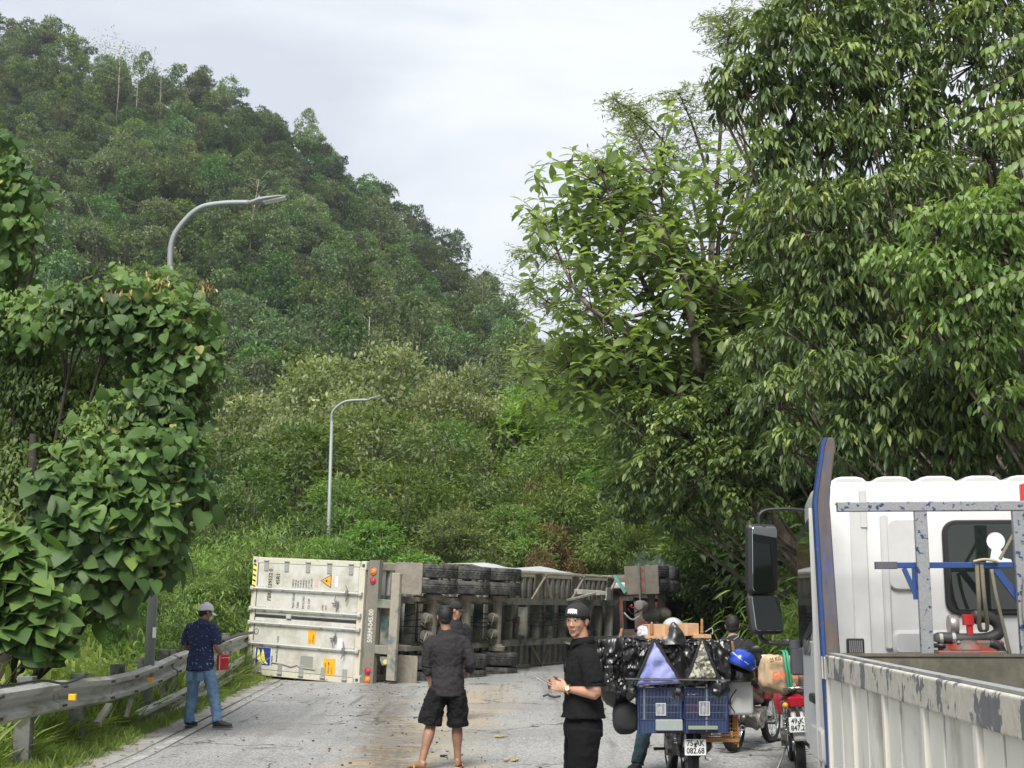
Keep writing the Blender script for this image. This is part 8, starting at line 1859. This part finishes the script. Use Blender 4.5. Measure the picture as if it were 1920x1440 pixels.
m.bar((-.19, -.13, .0), (.19, -.13, .0), .018, .03); m.bar((-.19, -.13, .045), (.19, -.13, .045), .01, .012); m.build('cage_feet', orn, oc)
m = MB(); a, b = W(1363, 1274, .25), W(1414, 1341, .25); m.rbox((a+b)/2+Vector((0, .14, 0)), (b.x-a.x, .3, a.z-b.z), .04); fb_ = tag(m.build('foam_box', mat('white_foam', (.74, .74, .72), .7, var=.03, scale=9), None, smooth=True, bevel=.01), 'white foam box strapped at the right of the load under the helmets', 'foam box')
m = MB(); m.tube(smooth_path([W(1381, 1292, .18), W(1368, 1316, .18), W(1378, 1336, .18)], 4), .006, 5); m.ell(W(1367, 1317, .18), (.02, .015, .02)); tag(m.build('elastic_cord', black, None, smooth='all'), 'black elastic cord hooked over the white foam box', 'cord')
full_helmet(W(1386, 1266, .22), R(20), mat('helmet_black', (.015, .015, .016), .18, coat=.6), 'round black helmet hanging below the blue one', 1.05)
bh = full_helmet(W(1390, 1243, .12), R(-30), mat('helmet_blue', (.01, .05, .42), .25, coat=.6), 'bright blue cycling-style helmet strapped at the right of the load', 1.0)
bh.rotation_euler = (R(-12), R(18), R(-30))
for k in range(3): m = MB(); m.tube([(.03*(k-1), -.12, .06), (.035*(k-1), -.05, .118), (.035*(k-1), .05, .118)], [(.012, .006)]*3, 6, flat=(1, 0, 0)); m.build('vent', black, bh, smooth='all')
m = MB(); m.tube([(-.11, -.05, .02), (-.06, -.13, .05), (.02, -.14, .02), (.1, -.1, .0)], [(.006, .012)]*4, 6); m.build('stripe', mat('pale_blue_stripe', (.4, .55, .8), .3), bh, smooth='all')
m = MB(); m.tube(smooth_path([W(1372, 1222, .2), W(1400, 1226, .2), W(1414, 1245, .22), W(1411, 1285, .25)], 5), .014, 7); m.tube(smooth_path([W(1370, 1226, .2), W(1352, 1250, .2)], 5), .012, 6); tag(m.build('carrying_straps', black, None, smooth='all'), 'black straps looped over the two helmets', 'strap')
sack(1352, 1196, 1376, 1262, .35, .3, 33, 'narrow black bag squeezed between the load and the helmets', .02, m_=cloth('matt_black_cloth', (.02, .02, .021)), name='cloth_bag', cat='bag')
# --- red bike with plate
YR = 13.95; pR = at(1484, 1148, YR); CR_ = Vector((pR.x, YR, float(zr(YR))))
motorbike(CR_, R(-8), 'parked red and black motorbike with plate 49-K1 847.29 close beside the truck cab', red_b, ('49-K1', '847.29'), True, lean=R(-3))
kraft = mat('kraft_paper', (.50, .36, .22), .85, var=.12, scale=5, col2=(.58, .45, .3), amt=.4, edge=.3, bump=.5, bscale=8)
def Wr(px, py, Y=13.2): return at(px, py, Y)
a, b = Wr(1428, 1228), Wr(1506, 1300); c = (a+b)/2; c.y = 13.35
PB = empty('paper_sack', (c.x, c.y, b.z), 0, 'brown paper sack with orange print and green strap on the red motorbike', 'sack')
mm = crumpled((0, 0, (a.z-b.z)/2), ((b.x-a.x)/2*.95, .13, (a.z-b.z)/2), 41, .05, (5, 5, 5), sq=.38); Mt_ = Matrix.Rotation(R(12), 3, 'Y'); mm.v = [tuple(Mt_ @ (Vector(v)-Vector((0, 0, .19)))+Vector((0, 0, .19))) for v in mm.v]; mm.build('paper', kraft, PB, smooth='all')
op = mat('orange_print', (.75, .16, .05), .7)
for s_, x, z, sz in (('GAO', -.10, .16, .10), ('DEO', .055, .17, .09)): text('lettering', s_, sz, op, PB, frame((x, -.168, z), (1, 0, .15), (-.1, 0, 1)), sx=.8, bold=.004)
text('lettering', '25 KG', .05, mat('brown_print', (.12, .08, .05), .7), PB, frame((-.12, -.168, .31), (1, 0, .2), (-.1, 0, 1)), sx=.8, bold=.002)
gs = mat('green_strap', (.03, .26, .14), .55)
m = MB()
for dx in (0, .03): m.tube(smooth_path([(.06+dx*.6, -.16, .01), (.045+dx, -.185, .12), (.03+dx, -.185, .25), (.025+dx, -.12, .39), (.02+dx, .05, .40)], 5), [(.014, .004)]*21, 6, flat=(1, 0, 0))
m.build('green_strap', gs, PB, smooth='all')
sk = crumpled((0, 0, 0), (.09, .08, .15), 44, .02, (6, 6, 6), sq=.8).build('plastic_bag', mat('white_plastic', (.65, .65, .66), .35), None, smooth='all'); sk.location = Wr(1494, 1250, 13.45); tag(sk, 'white plastic bag tucked behind the green strap of the paper sack', 'bag')
# --- third bike with the dark haired rider
Y3 = 15.9; p3 = at(1372, 1148, Y3); C3 = Vector((p3.x, Y3, float(zr(Y3))))
motorbike(C3 + Vector((.18, -.1, 0)), R(-30), 'black and red motorbike standing ahead, mostly hidden behind the white foam box', mat('bike_maroon', (.09, .008, .01), .35), ('49-H1', '302.15'))
rider(C3, R(-12), 'dark haired rider in a black jacket seen from behind, right of the loaded motorbike', cloth('rider_black', (.015, .015, .017)), cloth('rider_trousers', (.02, .022, .028)), None, -.06)
Y4 = 14.8; p4 = at(1425, 1148, Y4)
# litter and small things on the road
def litter(px, py, Y, pts, m_, lab, cat, r=.012, name='litter'):
    p = at(px, py, Y); z = float(zr(Y))+.012; m = MB(); m.tube([Vector((a, b, c)) for a, b, c in pts], r, 6); o = m.build(name, m_, None, smooth='all'); o.location = (p.x, Y, z); tag(o, lab, cat)
def ground_at(px, py):
    ys_ = np.arange(8, 40, .05); v_ = [abs(py - (HORIZ + (CAMZ-float(zr(y)))/y*2500)) for y in ys_]; return float(ys_[int(np.argmin(v_))])
Yg = ground_at(1022, 1303); litter(1018, 1303, Yg, [(0, 0, .02), (.08, 0, .05), (.13, .02, .02), (.2, 0, .01), (.3, .02, .02)], mat('rag_dark', (.05, .045, .04), .8), 'dark torn strap lying on the road left of the man in the polo', 'rag', .02)
Yg = ground_at(832, 1408); p = at(832, 1408, Yg); m = MB(); m.rbox((0, 0, .012), (.08, .03, .025), .008); o = m.build('black_clip', black, None); o.location = (p.x, Yg, float(zr(Yg))+.005); tag(o, 'small black plastic clip on the road between the two nearest men', 'clip')
for px, py, lab in ((962, 1414, 'flattened yellow scrap of foam on the road in front of the man in the polo'), (938, 1372, 'small yellowish scrap on the road just left of the man in the polo')):
    Yg = ground_at(px, py); p = at(px, py, Yg); m = MB()
    gg = np.random.default_rng(px)
    for k in range(9): m.rbox((gg.normal()*.04, gg.normal()*.05, .012), (.05, .04, .02), .008, Matrix.Rotation(gg.uniform(0, 3), 3, 'Z'))
    o = m.build('foam_scrap', mat('scrap_yellow', (.42, .34, .17), .9, var=.2, scale=20), None); o.location = (p.x, Yg, float(zr(Yg))+.004); tag(o, lab, 'scrap')
# scattered grit and leaf litter
gg = np.random.default_rng(77); n = 900; x = gg.uniform(-4, 4, n); y = gg.uniform(11, 30, n); m = (np.abs(x - (.25-.105*y)) < 1.0) | (gg.uniform(size=n) < .15); x, y = x[m], y[m]
peb = []
for k in range(3):
    q_ = MB(); q_.ell((0, 0, .4), (1, .8, .5), 6, 4); me = bpy.data.meshes.new('grit'); me.from_pydata(q_.v, [], q_.f); me.materials.append(mat('grit', [(.12, .10, .07), (.2, .19, .17), (.06, .05, .04)][k], .9) if False else mat('grit_%s' % 'abc'[k], [(.12, .10, .07), (.2, .19, .17), (.06, .05, .04)][k], .9)); peb.append(me)
s_ = gg.uniform(.006, .022, len(x)); tag(gn_scatter('road_grit', np.stack([x, y, zr(y)+.004], 1), np.stack([s_, s_*gg.uniform(.7, 1.6, len(x)), s_], 1), np.stack([0*x, 0*x, gg.uniform(0, 6.28, len(x))], 1), gg.integers(0, 3, len(x)), peb), 'mud crumbs and grit scattered on the asphalt')
lf = [leaf_mesh('fallen_leaf', TLs, np.zeros((1, 3)), np.array([[0, 1., 0]]), np.array([[0, 0, 1.]]), [1.0], np.array([t])) for t in (.2, .8)]
for l_ in lf: l_.materials.append(L_dry)
n = 260; y = gg.uniform(9, 32, n); x = XL(y) + gg.exponential(.35, n) - .3; s_ = gg.uniform(.04, .11, n)
tag(gn_scatter('fallen_leaves', np.stack([x, y, zr(y)+.02], 1), np.stack([s_]*3, 1), np.stack([gg.normal(size=n)*.2, gg.normal(size=n)*.2, gg.uniform(0, 6.28, n)], 1), gg.integers(0, 2, n), lf), 'dry fallen leaves along the left gutter')
# ================================================================== valley air
hz = MB(); hz.box((0, 340, 94.6), (1000, 740, 210.0)); hb = hz.build('haze', None)
hm = bpy.data.materials.new('haze_air'); hm.use_nodes = True; nt = hm.node_tree; nt.nodes.remove(nt.nodes['Principled BSDF']); v = N(nt, 'ShaderNodeVolumePrincipled')
v.inputs['Color'].default_value = (.88, .94, 1, 1); v.inputs['Density'].default_value = .00024; v.inputs['Anisotropy'].default_value = .2; nt.links.new(v.outputs[0], nt.nodes['Material Output'].inputs['Volume'])
hb.data.materials.clear(); hb.data.materials.append(hm); tag(hb, 'pale humid air between the camera and the forested hill', kind='stuff')
